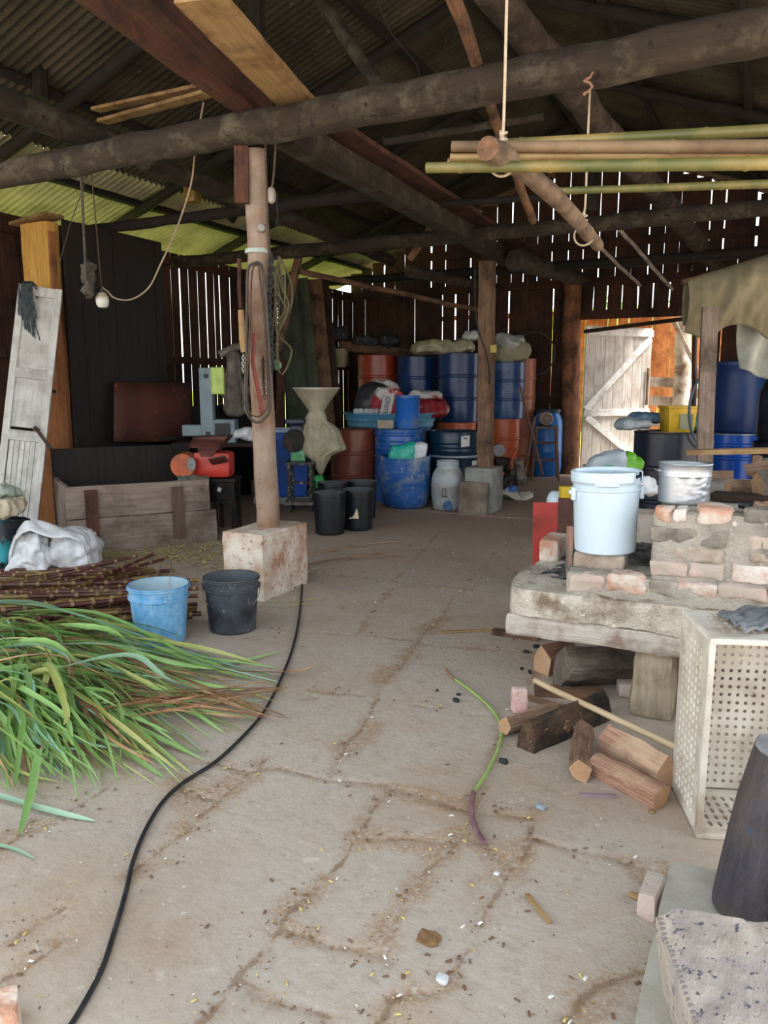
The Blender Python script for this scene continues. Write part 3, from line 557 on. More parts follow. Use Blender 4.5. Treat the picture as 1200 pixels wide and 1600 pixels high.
for i in range(6): b.box((-0.12 + i * 0.0435, 0, 0.51), (0.040, 0.025, 0.85))
b.build('grooved_panel', m_white, wd, smooth=0, bevel=0.003)
b = MB(); b.box((-0.155, 0.035, 0.98), (0.03, 0.02, 0.24), ry=0.7); b.build('iron_latch', m_metal_dark, wd)
mopp = wm @ Vector((0.10, 0.04, wL - 0.01)); mop = thing('string_mop', 'bunch of black grey strings draped over the top of the white door leaf', 'mop', mopp)
b = MB(); rr = random.Random(3)
for k in range(60):
    s_ = rr.uniform(-0.07, 0.07); L = rr.uniform(0.3, 0.62); sd = rr.choice((1, 1, -0.4))
    pts = [RV * (s_ * 0.5) + Vector((0, 0, 0.03)), RV * (s_ * 0.9) - FH * (0.06 * sd) + Vector((0, 0, 0.0)), RV * (s_ + rr.uniform(-.02, .02)) - FH * 0.075 * sd + Vector((0, 0, -L * 0.5)), RV * (s_ * 1.1 + rr.uniform(-.03, .03)) - FH * (0.06 * sd) + Vector((0, 0, -L))]
    b.tube(pts, 0.006, 5, cap=False)
b.build('strings', M('black_strings', '#1e2426', '#4d585c', sc=30, rough=0.9), mop)
# sacks at the far left
def sack(name, c, size, mat, label, cat='sack', rz=0, n=9, amp=0.03, ns=5, seed=0, rnd=1.5, group=None, slump=0.2, rx=0, ry=0, parent=None):
    b = MB()
    def fn(q):
        t = (q.z / size[2] + 0.5); k = 1 + slump * (0.5 - t); cr = amp * 0.5 * abs(noise.noise(Vector((q.x * ns * 1.7 + seed, q.y * ns * 1.7, q.z * ns * 0.6)))); q2 = Vector((q.x * k, q.y * k, q.z))
        return q2 - q2.normalized() * cr
    b.rock((0, 0, size[2] / 2), size, n=n, amp=amp, rnd=rnd, ns=ns, seed=seed, rz=rz, rx=rx, ry=ry, fn=fn, oct=4)
    o = b.build(name, mat, parent=parent, loc=c, smooth=70)
    return tag(o, label, cat, group) if label else o
m_plast = M('white_plastic_film', '#cfd3d8', '#e6e8ec', sc=5, rough=0.35, bump=0.25, transl=0.1, spot='#b8b4b0', spot_sc=4)
s1 = G(102, 893); s2 = G(26, 898)
ws = thing('plastic_sack', 'large slumped white plastic sack folded over by the foot of the column', 'sack', (s1.x, s1.y + 0.12, 0))
sack('full_end', (0, 0, 0), (0.36, 0.34, 0.32), m_plast, None, parent=ws, seed=3, rz=0.5, amp=0.035, ns=9, rnd=1.3, n=14)
o2 = Vector((s2.x, s2.y + 0.12, 0)) - ws.location; o2.z = 0
sack('limp_end', o2 + RV * 0.03, (0.26, 0.24, 0.34), m_plast, None, parent=ws, seed=8, amp=0.06, rz=0.45, slump=0.7, ns=9, rnd=1.2, n=14)
b = MB()
arch = [(-0.13, 0.0), (-0.10, 0.16), (-0.05, 0.30), (0.02, 0.375), (0.09, 0.385), (0.17, 0.35), (0.26, 0.325), (0.36, 0.32), (0.45, 0.28), (0.49, 0.16)]
def af(u, v):
    k = u * (len(arch) - 1); i = min(int(k), len(arch) - 2); t = k - i; x = arch[i][0] * (1 - t) + arch[i + 1][0] * t; z = arch[i][1] * (1 - t) + arch[i + 1][1] * t
    w = 0.075 + 0.04 * math.sin(u * 3); f = (v - 0.5) * 2
    z2 = z + 0.02 - 0.06 * f * f + 0.014 * math.sin(9 * v + 5 * u) * math.sin(14 * u); x2 = x + 0.012 * math.sin(21 * v + 9 * u)
    return o2 + RV * x2 + FH * (f * w - 0.02) + Vector((0, 0, max(0.008, z2)))
b.grid(af, 40, 12); b.build('fold', m_plast, ws, smooth=80, solid=0.004)
t1 = G(-2, 893); m_teal = M('teal_print_sack', '#1d7c86', '#2f98a2', sc=4, rough=0.6, spot='#1a1a20', spot_sc=2.5, spot_th=0.56, spot_w=0.03, bump=0.2)
sack('printed_sack', (t1.x - 0.08, t1.y + 0.15, 0), (0.34, 0.34, 0.42), m_teal, 'upright teal and black printed sack at the far left', seed=12, amp=0.03, slump=0.1, rnd=1.3)
sack('cloth_bundle', (t1.x - 0.06, t1.y + 0.14, 0.40), (0.30, 0.30, 0.14), M('cream_cloth', '#8d806c', '#c2b49c', sc=8, rough=0.9, spot='#c9b23a', spot_sc=5, spot_th=0.62, spot_w=0.03, bump=0.4), 'crumpled cream cloth bundle on top of the teal sack', 'cloth', seed=4, amp=0.05, ns=8)
sack('cloth_bundle', (t1.x - 0.16, t1.y + 0.22, 0.53), (0.22, 0.2, 0.12), M('grey_green_cloth', '#7d847c', '#a9aea2', sc=8, rough=0.9, bump=0.4), 'grey green rag heaped on the cream cloth at the far left', 'cloth', seed=5, amp=0.05, ns=8)
plank('board', AD(-8, 830, 8.4), AD(-20, 560, 8.8), 0.2, 0.03, mw_brown, 'brown board leaning on the wall at the far left edge', 'board', up=tuple(-FH))
# chaff on the floor
cc = G(250, 868); b = MB(); rr = random.Random(9)
for k in range(3600):
    px, py = rr.uniform(130, 385), rr.gauss(862, 16)
    if py > 893 or py < 836 or py < 868 - (px - 130) * 0.13: continue
    p = G(px, py); a = rr.uniform(0, PI); L = rr.uniform(0.006, 0.02); w = L * 0.3; z = rr.uniform(0.002, 0.014)
    d = Vector((math.cos(a), math.sin(a), rr.uniform(-.3, .3))) * L; e = Vector((-math.sin(a), math.cos(a), rr.uniform(-.2, .2))) * w; p = Vector((p.x, p.y, z))
    b.add([p - d - e, p + d - e, p + d + e, p - d + e], [(0, 1, 2, 3)], rr.choice((0, 0, 1)))
tag(b.build('cane_chaff', [M('straw_yellow', '#a89352', '#cdbb7c', sc=30, rough=0.9), M('straw_brown', '#7a6540', '#97825a', sc=30, rough=0.9)], smooth=0), 'loose yellow chaff strewn on the floor in front of the wooden bin', 'chaff', kind='stuff')
# scattered fine debris over the slabs
b = MB(); rr = random.Random(19)
JP = [G(*q_) for pl in JPX for q_ in [tuple((1 - t) * a_ + t * c2 for a_, c2 in zip(p0, p1)) for p0, p1 in zip(pl, pl[1:]) for t in (0, .2, .4, .6, .8)]]
for k in range(1250):
    if rr.random() < 0.55:
        p = rr.choice(JP); p = Vector((p.x + rr.gauss(0, 0.035), p.y + rr.gauss(0, 0.035), 0))
    elif rr.random() < 0.5: p = Vector((rr.uniform(-3.2, -1.0), rr.uniform(4.5, 8.5), 0))
    else: p = G(rr.uniform(0, 1050), rr.uniform(880, 1590))
    a = rr.uniform(0, PI); L = rr.choice((0.002, 0.003, 0.004, 0.004, 0.008)); w = L * rr.uniform(0.2, 0.6); z = -0.001 + rr.uniform(0.002, 0.004)
    if p.y > 4: L *= 1.6; w *= 1.6
    d = Vector((math.cos(a), math.sin(a), 0.1)) * L; e = Vector((-math.sin(a), math.cos(a), 0)) * w; p.z = z
    b.add([p - d - e, p + d - e, p + d + e, p - d + e, p + Vector((0, 0, L * 0.5))], [(0, 1, 4), (1, 2, 4), (2, 3, 4), (3, 0, 4)], rr.choice((0, 0, 1, 1, 1, 1, 1, 1, 1, 2)))
tag(b.build('floor_litter', [MATS['straw_yellow'], M('brown_bits', '#5d4531', '#7b5f47', rough=0.9), M('pale_bits', '#d2cabf', '#e2dcd2', rough=0.9)], smooth=0), 'fine crumbs of bark and straw littering the stone floor', 'litter', kind='stuff')

# ---- sugar cane stalks
m_cane = M('purple_cane', '#3a1d1c', '#5a302a', sc=7, stretch=(3, 3, 0.7), rough=0.45, spot='#6a5030', spot_sc=4, spot_th=0.62, vary=0.3, bump=0.1)
m_cane2 = M('yellow_cane', '#6d5a2a', '#8f7a3a', sc=7, stretch=(3, 3, 0.7), rough=0.45, spot='#4a2a22', spot_sc=5, spot_th=0.5, vary=0.25, bump=0.1)
m_cnode = M('cane_node', '#6d5638', '#8f7850', sc=20, rough=0.7, vary=0.3)
rr = random.Random(11)
def cane(A, B_, r, mat, label, group):
    m_, L = frame(A, B_); b = MB(); pts = []; rad = []; z = 0; bend = rr.uniform(-0.03, 0.03)
    nodes = [0]
    while nodes[-1] < L: nodes.append(nodes[-1] + rr.uniform(0.09, 0.14))
    zs = sorted(set([min(L, max(0, q + dz)) for q in nodes for dz in (-0.01, 0, 0.01)] + [0, L]))
    for q in zs:
        nd = min(abs(q - t) for t in nodes); pts.append((bend * math.sin(PI * q / L) * L, 0, q)); rad.append(r * (1.14 if nd < 0.004 else 0.98))
    b.tube(pts, rad, 8)
    for i in range(len(zs) - 1):
        if min(abs((zs[i] + zs[i + 1]) / 2 - t) for t in nodes) < 0.009:
            for j in range(8): b.m[i * 8 + j] = 1
        elif noise.noise(Vector((int(zs[i] / 0.12) * 3.7, L * 9, r * 999))) > 0.28:
            for j in range(8): b.m[i * 8 + j] = 2
    return tag(b.build('sugarcane_stalk', [mat, m_cnode, m_cane2], mat4=m_, smooth=60), label, 'sugarcane', group)
for k in range(60):
    f = k / 60; lay = rr.random()
    yr = rr.uniform(886, 966); xr = rr.uniform(215, 318) - (40 if yr < 905 else 0); yl = yr + rr.uniform(2, 40); xl = rr.uniform(-150, 60)
    zt = 0.03 + lay * 0.13 * (1 - abs((yr - 930) / 50))
    A = G(xl, yl, zt + rr.uniform(0, 0.06)); B_ = G(xr, yr, zt)
    cane(A, B_, rr.uniform(0.012, 0.017), m_cane if rr.random() < 0.72 else m_cane2, 'purple brown sugarcane stalk in the heap behind the blue bucket', 'heaped sugarcane stalks')
for (p0, p1, z0, z1) in (((70, 905), (215, 868), 0.14, 0.22), ((105, 925), (240, 866), 0.12, 0.17), ((40, 900), (165, 880), 0.15, 0.2), ((150, 905), (262, 872), 0.12, 0.15)):
    cane(G(*p0, z0), G(*p1, z1), 0.012, m_cane, 'thin dark cane stalk poking up toward the white sack', 'raised cane stalks')
# ---- leaves
LM = [M('cane_leaf_green', '#76a052', '#a5c883', sc=3, stretch=(1, 1, 1), rough=0.5, transl=0.25, vary=0.25, spot='#9dbb5a', spot_sc=2, spot_th=0.64), M('cane_leaf_blue_green', '#7ea98c', '#b0d0b6', sc=3, rough=0.5, transl=0.25, vary=0.2),
      M('cane_leaf_lime', '#a0aa56', '#cdd088', sc=3, rough=0.5, transl=0.25, vary=0.2, spot='#a88a4a', spot_sc=2, spot_th=0.62), M('cane_leaf_dry', '#9a7450', '#c9a57c', sc=4, rough=0.8, transl=0.15, vary=0.25, spot='#7a4a34', spot_sc=3)]
def leaf(pts, w, mat, label='long green sugarcane leaf in the heap spilling across the floor', group='heaped sugarcane leaves', tw=0.6, cat='leaf', n=16):
    P = [Vector(p) for p in pts]; Q = []
    for i in range(n + 1):
        t = i / n * (len(P) - 1); j = min(int(t), len(P) - 2); f = t - j; p0, p1, p2, p3 = P[max(j - 1, 0)], P[j], P[j + 1], P[min(j + 2, len(P) - 1)]
        Q.append(0.5 * ((2 * p1) + (p2 - p0) * f + (2 * p0 - 5 * p1 + 4 * p2 - p3) * f * f + (3 * p1 - p0 - 3 * p2 + p3) * f ** 3))
    o0 = Q[0].copy(); b = MB(); vs = []; ph = rr.uniform(-0.5, 0.5); fr = rr.uniform(0.5, 2.0)
    for i, p in enumerate(Q):
        t = (Q[min(i + 1, n)] - Q[max(i - 1, 0)]).normalized(); s_ = t.cross(Vector((0, 0, 1))); s_ = s_.normalized() if s_.length > 1e-4 else RV; up = s_.cross(t)
        f = i / n; ww = w * (0.5 + 0.5 * min(1, f * 5)) * (1 - f ** 3) ** 0.8 + 0.0008; a = ph + tw * math.sin(f * fr * PI)
        d = s_ * math.cos(a) + up * math.sin(a); fold = up * math.cos(a) - s_ * math.sin(a)
        base = p - o0; lo = lambda q_: Vector((q_.x, q_.y, max(q_.z, 0.004 - o0.z)))
        vs += [lo(base - d * ww / 2 + fold * ww * 0.12), lo(base - fold * ww * 0.05), lo(base + d * ww / 2 + fold * ww * 0.12)]
    b.add(vs, [(3 * i + k, 3 * i + k + 1, 3 * i + k + 4, 3 * i + k + 3) for i in range(n) for k in (0, 1)])
    return tag(b.build('cane_leaf', mat, loc=o0, smooth=80), label, cat, group)
rim = [(330, 1030), (440, 1046), (455, 1075), (420, 1098), (400, 1120), (372, 1150), (330, 1178), (300, 1205), (255, 1225), (205, 1222), (160, 1240), (120, 1215), (60, 1235), (20, 1250), (-40, 1240)]
for k in range(250):
    u = rr.random() ** 0.9; q = u * (len(rim) - 1); i = min(int(q), len(rim) - 2); f = q - i; ex, ey = rim[i][0] * (1 - f) + rim[i + 1][0] * f, rim[i][1] * (1 - f) + rim[i + 1][1] * f
    cx, cy = rr.uniform(-130, 70), rr.uniform(935, 1060) + (20 if u > 0.5 else 0); sc_ = rr.choice((0.55, 0.7, 0.8, 0.9, 1.0))
    ex, ey = cx + (ex - cx) * sc_ + rr.gauss(0, 14), cy + (ey - cy) * sc_ + rr.gauss(0, 12)
    zs = rr.uniform(0.06, 0.24); A = G(cx, cy, zs); e0 = G(ex, ey, 0.008 + max(0, (0.95 - sc_)) * rr.uniform(0.0, 0.4)); mid = A.lerp(e0, 0.35) + Vector((rr.gauss(0, .05), rr.gauss(0, .05), rr.uniform(0.02, 0.12))); m2 = A.lerp(e0, 0.72) + Vector((rr.gauss(0, .05), rr.gauss(0, .05), rr.uniform(-0.03, 0.05)))
    m2.z = max(m2.z, 0.02)
    leaf([A, mid, m2, e0], rr.uniform(0.012, 0.034), rr.choice((0, 0, 0, 1, 1, 2, 2, 3)) and LM[rr.choice((0, 0, 1, 2, 2, 3))] or LM[0], tw=rr.uniform(0.2, 1.4))
for k in range(26):   # dry brown tips
    cx, cy = rr.uniform(90, 260), rr.uniform(1020, 1130); ex, ey = rr.uniform(300, 460), rr.uniform(1060, 1130)
    leaf([G(cx, cy, 0.1), G((cx + ex) / 2, (cy + ey) / 2, 0.09), G(ex, ey, 0.01)], rr.uniform(0.008, 0.02), LM[3], 'dry brown leaf blade among the green cane leaves', 'dry leaves in the cane heap', tw=1.0)
for k in range(16):   # tops near the bucket
    cx, cy = rr.uniform(60, 150), rr.uniform(965, 985); ex, ey = rr.uniform(150, 222), rr.uniform(990, 1024)
    leaf([G(cx, cy, 0.17), G((cx + ex) / 2 + 20, (cy + ey) / 2 - 14, 0.12), G(ex, ey, 0.02)], rr.uniform(0.01, 0.02), LM[rr.choice((0, 2))], 'slim green leaf arching toward the foot of the blue bucket', 'leaves by the blue bucket')
leaf([G(190, 1040, 0.05), G(270, 1033, 0.05), G(310, 1018, 0.06), G(330, 993, 0.10)], 0.03, LM[2], 'broad olive leaf curling up at its tip between the two buckets', None)
leaf([G(210, 1052, 0.04), G(300, 1040, 0.03), G(380, 1032, 0.02), G(436, 1018, 0.01)], 0.034, LM[0], 'broad light green leaf reaching furthest right below the black bucket', None, tw=0.2)
leaf([G(300, 1045, 0.03), G(400, 1050, 0.03), G(470, 1048, 0.03), G(495, 1034, 0.05)], 0.022, LM[3], 'long dry brown leaf crossing the black cord', None, tw=0.3)
leaf([G(-30, 1235, 0.03), G(60, 1262, 0.02), G(150, 1283, 0.006)], 0.026, LM[1], 'single green leaf lying apart below the leaf heap', None, tw=0.3)
leaf([G(62, 1170, 0.09), G(48, 1240, 0.05), G(30, 1306, 0.006)], 0.03, LM[0], 'straight green leaf pointing down past the heap', None, tw=0.4)
leaf([G(-20, 1318, 0.01), G(20, 1326, 0.01), G(55, 1342, 0.006)], 0.014, LM[1], 'short leaf tip at the left edge of the floor', None, tw=0.2)
for (p0, p1) in (((395, 948), (485, 942)), ((400, 942), (500, 934))):
    leaf([G(*p0, 0.006), G((p0[0] + p1[0]) / 2, (p0[1] + p1[1]) / 2 + 3, 0.012), G(*p1, 0.005)], 0.014, LM[2], 'thin yellow green blade lying by the foot of the plinth', 'blades by the plinth')
for k in range(7):
    a = rr.uniform(0, 50); y = rr.uniform(862, 886)
    leaf([G(470 + a * 0.2, y, 0.01), G(540, y - 12, 0.03), G(600 + a, y - 18 + rr.uniform(-8, 8), 0.006)], 0.012, LM[3], 'brown dried blade lying to the right of the plinth', 'dried blades by the plinth')
# ================================================================ BUCKETS
def FB(px, py, r=0.0, z=0.0):      # floor point whose nearest edge shows at this pixel, pushed back by r
    p = G(px, py, z) + FH * r; p.z = z; return p
def bucket(name, label, loc, mats, rt=0.155, rb=0.13, h=0.345, rings=(0.80, 0.97), handle='down', hrz=0, group=None, t=0.004, cat='bucket', rz=0, rot=None, rim_notch=None):
    o = thing(name, label, cat, loc, rz, group, rot=rot); b = MB(); pr = [(0.0, 0.004), (rb - 0.008, 0.0), (rb, 0.008)]
    for k in range(1, 25):
        f = k / 24; r = rb + (rt - rb) * f; z = 0.008 + (h - 0.008) * f; pr.append((r, z))
        for q in rings:
            if f <= q < f + 1 / 24: zz = q * h; rr_ = rb + (rt - rb) * q; pr += [(rr_ + 0.001, zz - 0.006), (rr_ + 0.009, zz - 0.004), (rr_ + 0.009, zz + 0.005), (rr_ + 0.001, zz + 0.007)]
    pr += [(rt + 0.004, h), (rt + 0.003, h + 0.004), (rt - t, h + 0.003)]
    b.lathe(pr, 40); b.lathe([(rt - t, h + 0.003), (rb - t, 0.02), (0, 0.018)], 40, mi=1); b.build('body', mats[:2], o, smooth=50)
    zr = rings[0] * h + 0.012; r = rt + 0.004
    if handle:
        for s_ in (-1, 1):
            b = MB(); b.box((math.cos(hrz) * s_ * (r), math.sin(hrz) * s_ * r, zr), (0.016, 0.022, 0.03), rz=hrz); b.build('handle_ear', mats[0], o, bevel=0.003, smooth=0)
        ang = {'up': PI / 2, 'down': -0.95, 'lean': 1.25}[handle]; pts = []
        for k in range(25):
            a = PI * k / 24; x = math.cos(a) * (r + 0.006); y = math.sin(a) * (r + 0.03); pts.append(Matrix.Rotation(hrz, 3, 'Z') @ Vector((x, -y * math.cos(ang), zr + y * math.sin(ang))))
        b = MB(); b.tube(pts, 0.0024, 6); b.build('wire_handle', M('bucket_wire', '#6a625a', '#9a948c', rough=0.4, metal=0.8), o)
    return o
m_bblue = M('scratched_blue_plastic', '#4583b4', '#6aa2cc', sc=12, stretch=(4, 4, 1), rough=0.5, spot='#8ab4d0', spot_sc=14, spot_th=0.56, spot_w=0.15)
m_bblue_in = M('dusty_blue_inside', '#7f9fae', '#a5bcc6', sc=6, rough=0.8)
m_bblk = M('scuffed_black_plastic', '#15171b', '#24272d', sc=6, rough=0.45, spot='#4f545b', spot_sc=6, spot_th=0.54, spot_w=0.2, speck='#7d8288', speck_sc=35, speck_th=0.68)
m_bblk_in = M('dusty_black_inside', '#33383e', '#575d63', sc=5, rough=0.8)
bucket('bucket', 'pale blue scratched bucket with its wire handle standing up', FB(241, 1013, 0.13), [m_bblue, m_bblue_in], hrz=TH + 2.05, handle='lean', rt=0.162, rb=0.134, h=0.325)
bucket('bucket', 'scuffed black bucket beside the stained plinth, handle hanging down', FB(357, 993, 0.13), [m_bblk, m_bblk_in], hrz=TH + 0.1, rt=0.157, rb=0.135, h=0.315)
m_pail = M('clean_black_plastic', '#0f1216', '#1a1e24', sc=5, rough=0.4, speck='#3a3f46', speck_sc=30, speck_th=0.7)
bucket('pail', 'black pail at the front of the group of four pails', FB(514, 837, 0.13), [m_pail, m_bblk_in], handle=None, rings=(0.84, 0.93), rt=0.158, rb=0.140, h=0.40)
pl2 = bucket('pail', 'black pail with a torn cream paper label', FB(559, 830, 0.13), [m_pail, m_bblk_in], handle=None, rings=(0.84, 0.93), rt=0.158, rb=0.140, h=0.40)
b = MB(); tp = [(-0.6, 0.13), (-0.3, 0.15), (-0.16, 0.19), (-0.05, 0.235), (0.02, 0.19), (0.08, 0.13)]; a0 = -PI / 2 + TH
vs = []
for a, z in tp: r = 0.140 + 0.018 * z / 0.40 + 0.0025; vs += [(r * math.cos(a0 + a), r * math.sin(a0 + a), 0.128 - max(0, -a - .3) * 0.03), (r * math.cos(a0 + a), r * math.sin(a0 + a), z)]
b.add(vs, [(2 * i, 2 * i + 2, 2 * i + 3, 2 * i + 1) for i in range(len(tp) - 1)]); b.build('torn_label', M('cream_paper', '#cdbd9a', '#dcd0b2', rough=0.8), pl2, smooth=0)
bucket('pail', 'black pail behind the torn label pail, on the right', FB(566, 812, 0.13), [m_pail, m_bblk_in], handle=None, rings=(0.84, 0.93), rt=0.158, rb=0.140, h=0.40)
bucket('pail', 'black pail half hidden behind the front pail, on the left', FB(519, 815, 0.13), [m_pail, m_bblk_in], handle=None, rings=(0.84, 0.93), rt=0.158, rb=0.140, h=0.40)

# ================================================================ DRUMS
def drum(label, loc, mat, r=0.29, h=0.90, lid=None, name='steel_drum', hoops=(0.34, 0.67), group=None, ringmat=None, ribs=(), open_=False, smallrings=False, ringz=None):
    o = thing(name, label, 'drum', loc); b = MB(); pr = [(r - 0.012, 0.0), (r + 0.003, 0.0), (r + 0.005, 0.012), (r, 0.02)]
    for q in sorted(list(hoops) + list(ribs)):
        z = q * h; e = 0.012 if q in hoops else 0.006; pr += [(r, z - 0.022), (r + e, z - 0.008), (r + e, z + 0.008), (r, z + 0.022)]
    pr += [(r, h - 0.02), (r, h - 0.012)]
    b.lathe(pr, 40); b.lathe([(0, 0.002), (r - 0.012, 0.0)], 40); b.build('body', mat, o, smooth=40)
    b = MB(); b.lathe([(r - 0.002, h - 0.016), (r + 0.005, h - 0.014), (r + 0.006, h - 0.004), (r + 0.001, h), (r - 0.008, h), (r - 0.012, h - 0.012)], 40); b.build('rim', ringmat or mat, o, smooth=50)
    b = MB(); b.lathe([(r - 0.010, h - 0.014), (r * 0.9, h - 0.016), (0, h - 0.012)], 40); b.build('lid', lid or mat, o, smooth=30)
    for (x, y, rr_) in ((r * 0.68, 0, 0.03), (-r * 0.68, 0, 0.02)):
        b = MB(); b.lathe([(rr_, h - 0.016), (rr_, h - 0.002), (rr_ * 0.8, h), (0, h)], 14, c=(x, y, 0)); b.build('bung', m_metal_dark, o)
    if ringz:
        b = MB(); z = ringz * h; b.lathe([(r + 0.004, z - 0.014), (r + 0.012, z - 0.010), (r + 0.012, z + 0.010), (r + 0.004, z + 0.014)], 40); b.build('clamp_ring', M('whitish_ring', '#8f979b', '#b5bcc0', rough=0.5), o)
    return o
def paint(name, a, b_, **k):
    kw = dict(sc=4, rough=0.32, spot_sc=5, spot_th=0.66, bump=0.05); kw.update(k); return M(name, a, b_, **kw)
m_navy = paint('navy_drum_paint', '#0e2850', '#153668', spot='#27538f')
m_blue = paint('worn_blue_drum_paint', '#174f9c', '#2a66b4', spot='#8a8f92', spot_sc=9, spot_th=0.64)
m_dnavy = paint('dark_teal_drum_paint', '#10283c', '#17364c', spot='#22475c')
m_org = paint('orange_red_drum_paint', '#b5502c', '#c9683f', spot='#a0583a')
m_pink = paint('faded_orange_drum_paint', '#bd7458', '#d08d70', spot='#b0664c')
m_redd = paint('red_brown_drum_paint', '#8a3322', '#a6452c', spot='#6a2a1c')
m_brn = paint('rust_brown_drum_paint', '#6f3a2b', '#8a4c38', spot='#9a5236', spot_sc=3)
def DP(px, py, d): p = AD(px, py, d); p.z = 0; return p
def zat(py, d): return AD(600, py, d).z
def label_patch(o, r, ang, z, w, h, mat, name='label', tilt=0):
    b = MB(); n_ = 6; vs = []
    for i in range(n_ + 1):
        u = (i / n_ - 0.5) * w; a = ang + u / r
        for v in (-0.5, 0.5): zz = z + v * h + tilt * u; vs.append(((r + 0.015) * math.cos(a), (r + 0.015) * math.sin(a), zz))
    b.add(vs, [(2 * i, 2 * i + 2, 2 * i + 3, 2 * i + 1) for i in range(n_)]); return b.build(name, mat, o, smooth=60)
m_paper = M('white_paper_label', '#c8c8c4', '#dadad6', rough=0.7)
m_ink = M('dark_ink', '#1a1a20', '#26262c', rough=0.7)
A_CAM = TH - PI / 2   # angle on a drum that faces the camera
# lower row
drum('rust brown drum partly behind the cloth topped mill', DP(553, 770, 9.75), m_brn, h=0.88)
oC = drum('worn blue drum with dirty grey rings behind the cut open barrel', DP(623, 780, 9.55), m_blue, r=0.30, h=0.90, ribs=(0.73, 0.79, 0.85), hoops=(0.34, 0.62, 0.93))
oG = drum('dark teal drum with white paper labels left of the square post', DP(709, 770, 9.75), m_dnavy, r=0.315, h=0.86, hoops=(0.34,), ribs=(0.78, 0.84, 0.72), ringz=0.64)
lb = label_patch(oG, 0.315, A_CAM + 0.33, 0.745, 0.11, 0.13, m_paper, tilt=0.12)
b = MB()
for k, (u, z, w) in enumerate(((-0.02, 0.785, 0.03), (0.015, 0.787, 0.022), (0.0, 0.775, 0.04))):
    a = A_CAM + 0.33 + u / 0.315; c_ = Vector((math.cos(a), math.sin(a), 0)) * 0.3325; c_.z = z; b.box(c_, (0.002, w, 0.008), rz=a)
b.build('label_print', m_ink, lb, smooth=0)
label_patch(oG, 0.315, A_CAM + 0.78, 0.43, 0.09, 0.14, m_paper)
drum('dark navy drum holding up the light blue basin', DP(606, 760, 10.85), m_navy, h=0.80)
drum('orange red drum under the tallest navy drum, left of the square post', DP(712, 752, 11.35), m_org, h=0.90)
drum('navy drum hidden low behind the light blue basin', DP(652, 748, 11.75), m_navy, h=0.90)
drum('rust brown drum low at the back near the corner shelf', DP(588, 746, 12.0), m_brn, h=0.90)
drum('orange red drum under the scuffed navy drum, right of the square post', DP(783, 738, 12.1), m_org, h=0.92)
drum('faded orange drum at the bottom of the pair against the back wall', DP(806, 736, 12.68), m_pink, r=0.285, h=0.92)
# upper row
drum('tall navy drum under the cream plastic, left of the square post', DP(713, 752, 11.35) + Vector((0, 0, 0.90)), m_navy, r=0.30, h=0.98)
drum('navy drum between the red drum and the tall navy drum', DP(650, 748, 11.75) + Vector((0, 0, 0.90)), m_navy, r=0.30, h=0.95)
drum('red drum under the corner shelf plank', DP(590, 746, 12.0) + Vector((0, 0, 0.90)), m_redd, r=0.295, h=0.98)
drum('scuffed navy drum topped by the puffy clear plastic bag', DP(788, 738, 12.1) + Vector((0, 0, 0.92)), paint('scuffed_navy_paint', '#1f3f70', '#34588c', spot='#5a6f90', spot_sc=4, spot_th=0.58), r=0.28, h=0.86)
drum('faded orange drum at the top of the pair against the back wall', DP(806, 736, 12.68) + Vector((0, 0, 0.92)), m_pink, r=0.28, h=0.93)
# light blue basin and what it carries
bz = 0.80; bc = DP(610, 760, 10.78) + Vector((0, 0, bz)); m_lblue = M('light_blue_plastic', '#3f87ad', '#66a8c8', sc=4, rough=0.45, spot='#86bdd4', spot_sc=6, spot_th=0.62)
bas = thing('basin', 'wide shallow light blue basin holding sacks on top of the drums', 'basin', bc); b = MB()
b.lathe([(0, 0.0), (0.52, 0.0), (0.56, 0.02), (0.585, 0.07), (0.60, 0.075), (0.60, 0.09), (0.595, 0.10), (0.61, 0.15), (0.63, 0.155), (0.63, 0.17), (0.62, 0.18), (0.64, 0.235), (0.665, 0.24), (0.665, 0.255), (0.63, 0.255), (0.56, 0.05), (0, 0.03)], 56)
b.build('body', m_lblue, bas, smooth=45)
def P0(px, py, d): return AD(px, py, d)
sack('cushion', P0(585, 645, 10.75) - Vector((0, 0, 0.24)), (0.56, 0.42, 0.66), M('dark_grey_vinyl', '#1f2124', '#3c3f42', sc=3, rough=0.4, bump=0.1, spot='#5b5f60', spot_sc=2, spot_th=0.6), 'big dark grey vinyl cushion slumped in the light blue basin', 'cushion', rz=TH, seed=3, amp=0.02, slump=0.1, rnd=1.6)
m_rsack = M('red_white_sack', '#9c1f28', '#b5333a', sc=5, rough=0.5, bump=0.3, spot='#cfcac6', spot_sc=3.2, spot_th=0.54, spot_w=0.03)
m_wsack = M('white_red_sack', '#b8b2ae', '#d2ccc8', sc=5, rough=0.5, bump=0.3, spot='#8a2f34', spot_sc=3.5, spot_th=0.58, spot_w=0.03)
rs = P0(607, 640, 10.45) - Vector((0, 0, 0.14)); rst = thing('feed_sack', 'red and white printed feed sack leaning in the basin behind the small blue drum', 'sack', rs, TH)
sack('body', (0, 0, 0), (0.46, 0.22, 0.44), m_rsack, None, parent=rst, seed=21, amp=0.05, slump=0.25, rnd=1.35, ry=0.25)
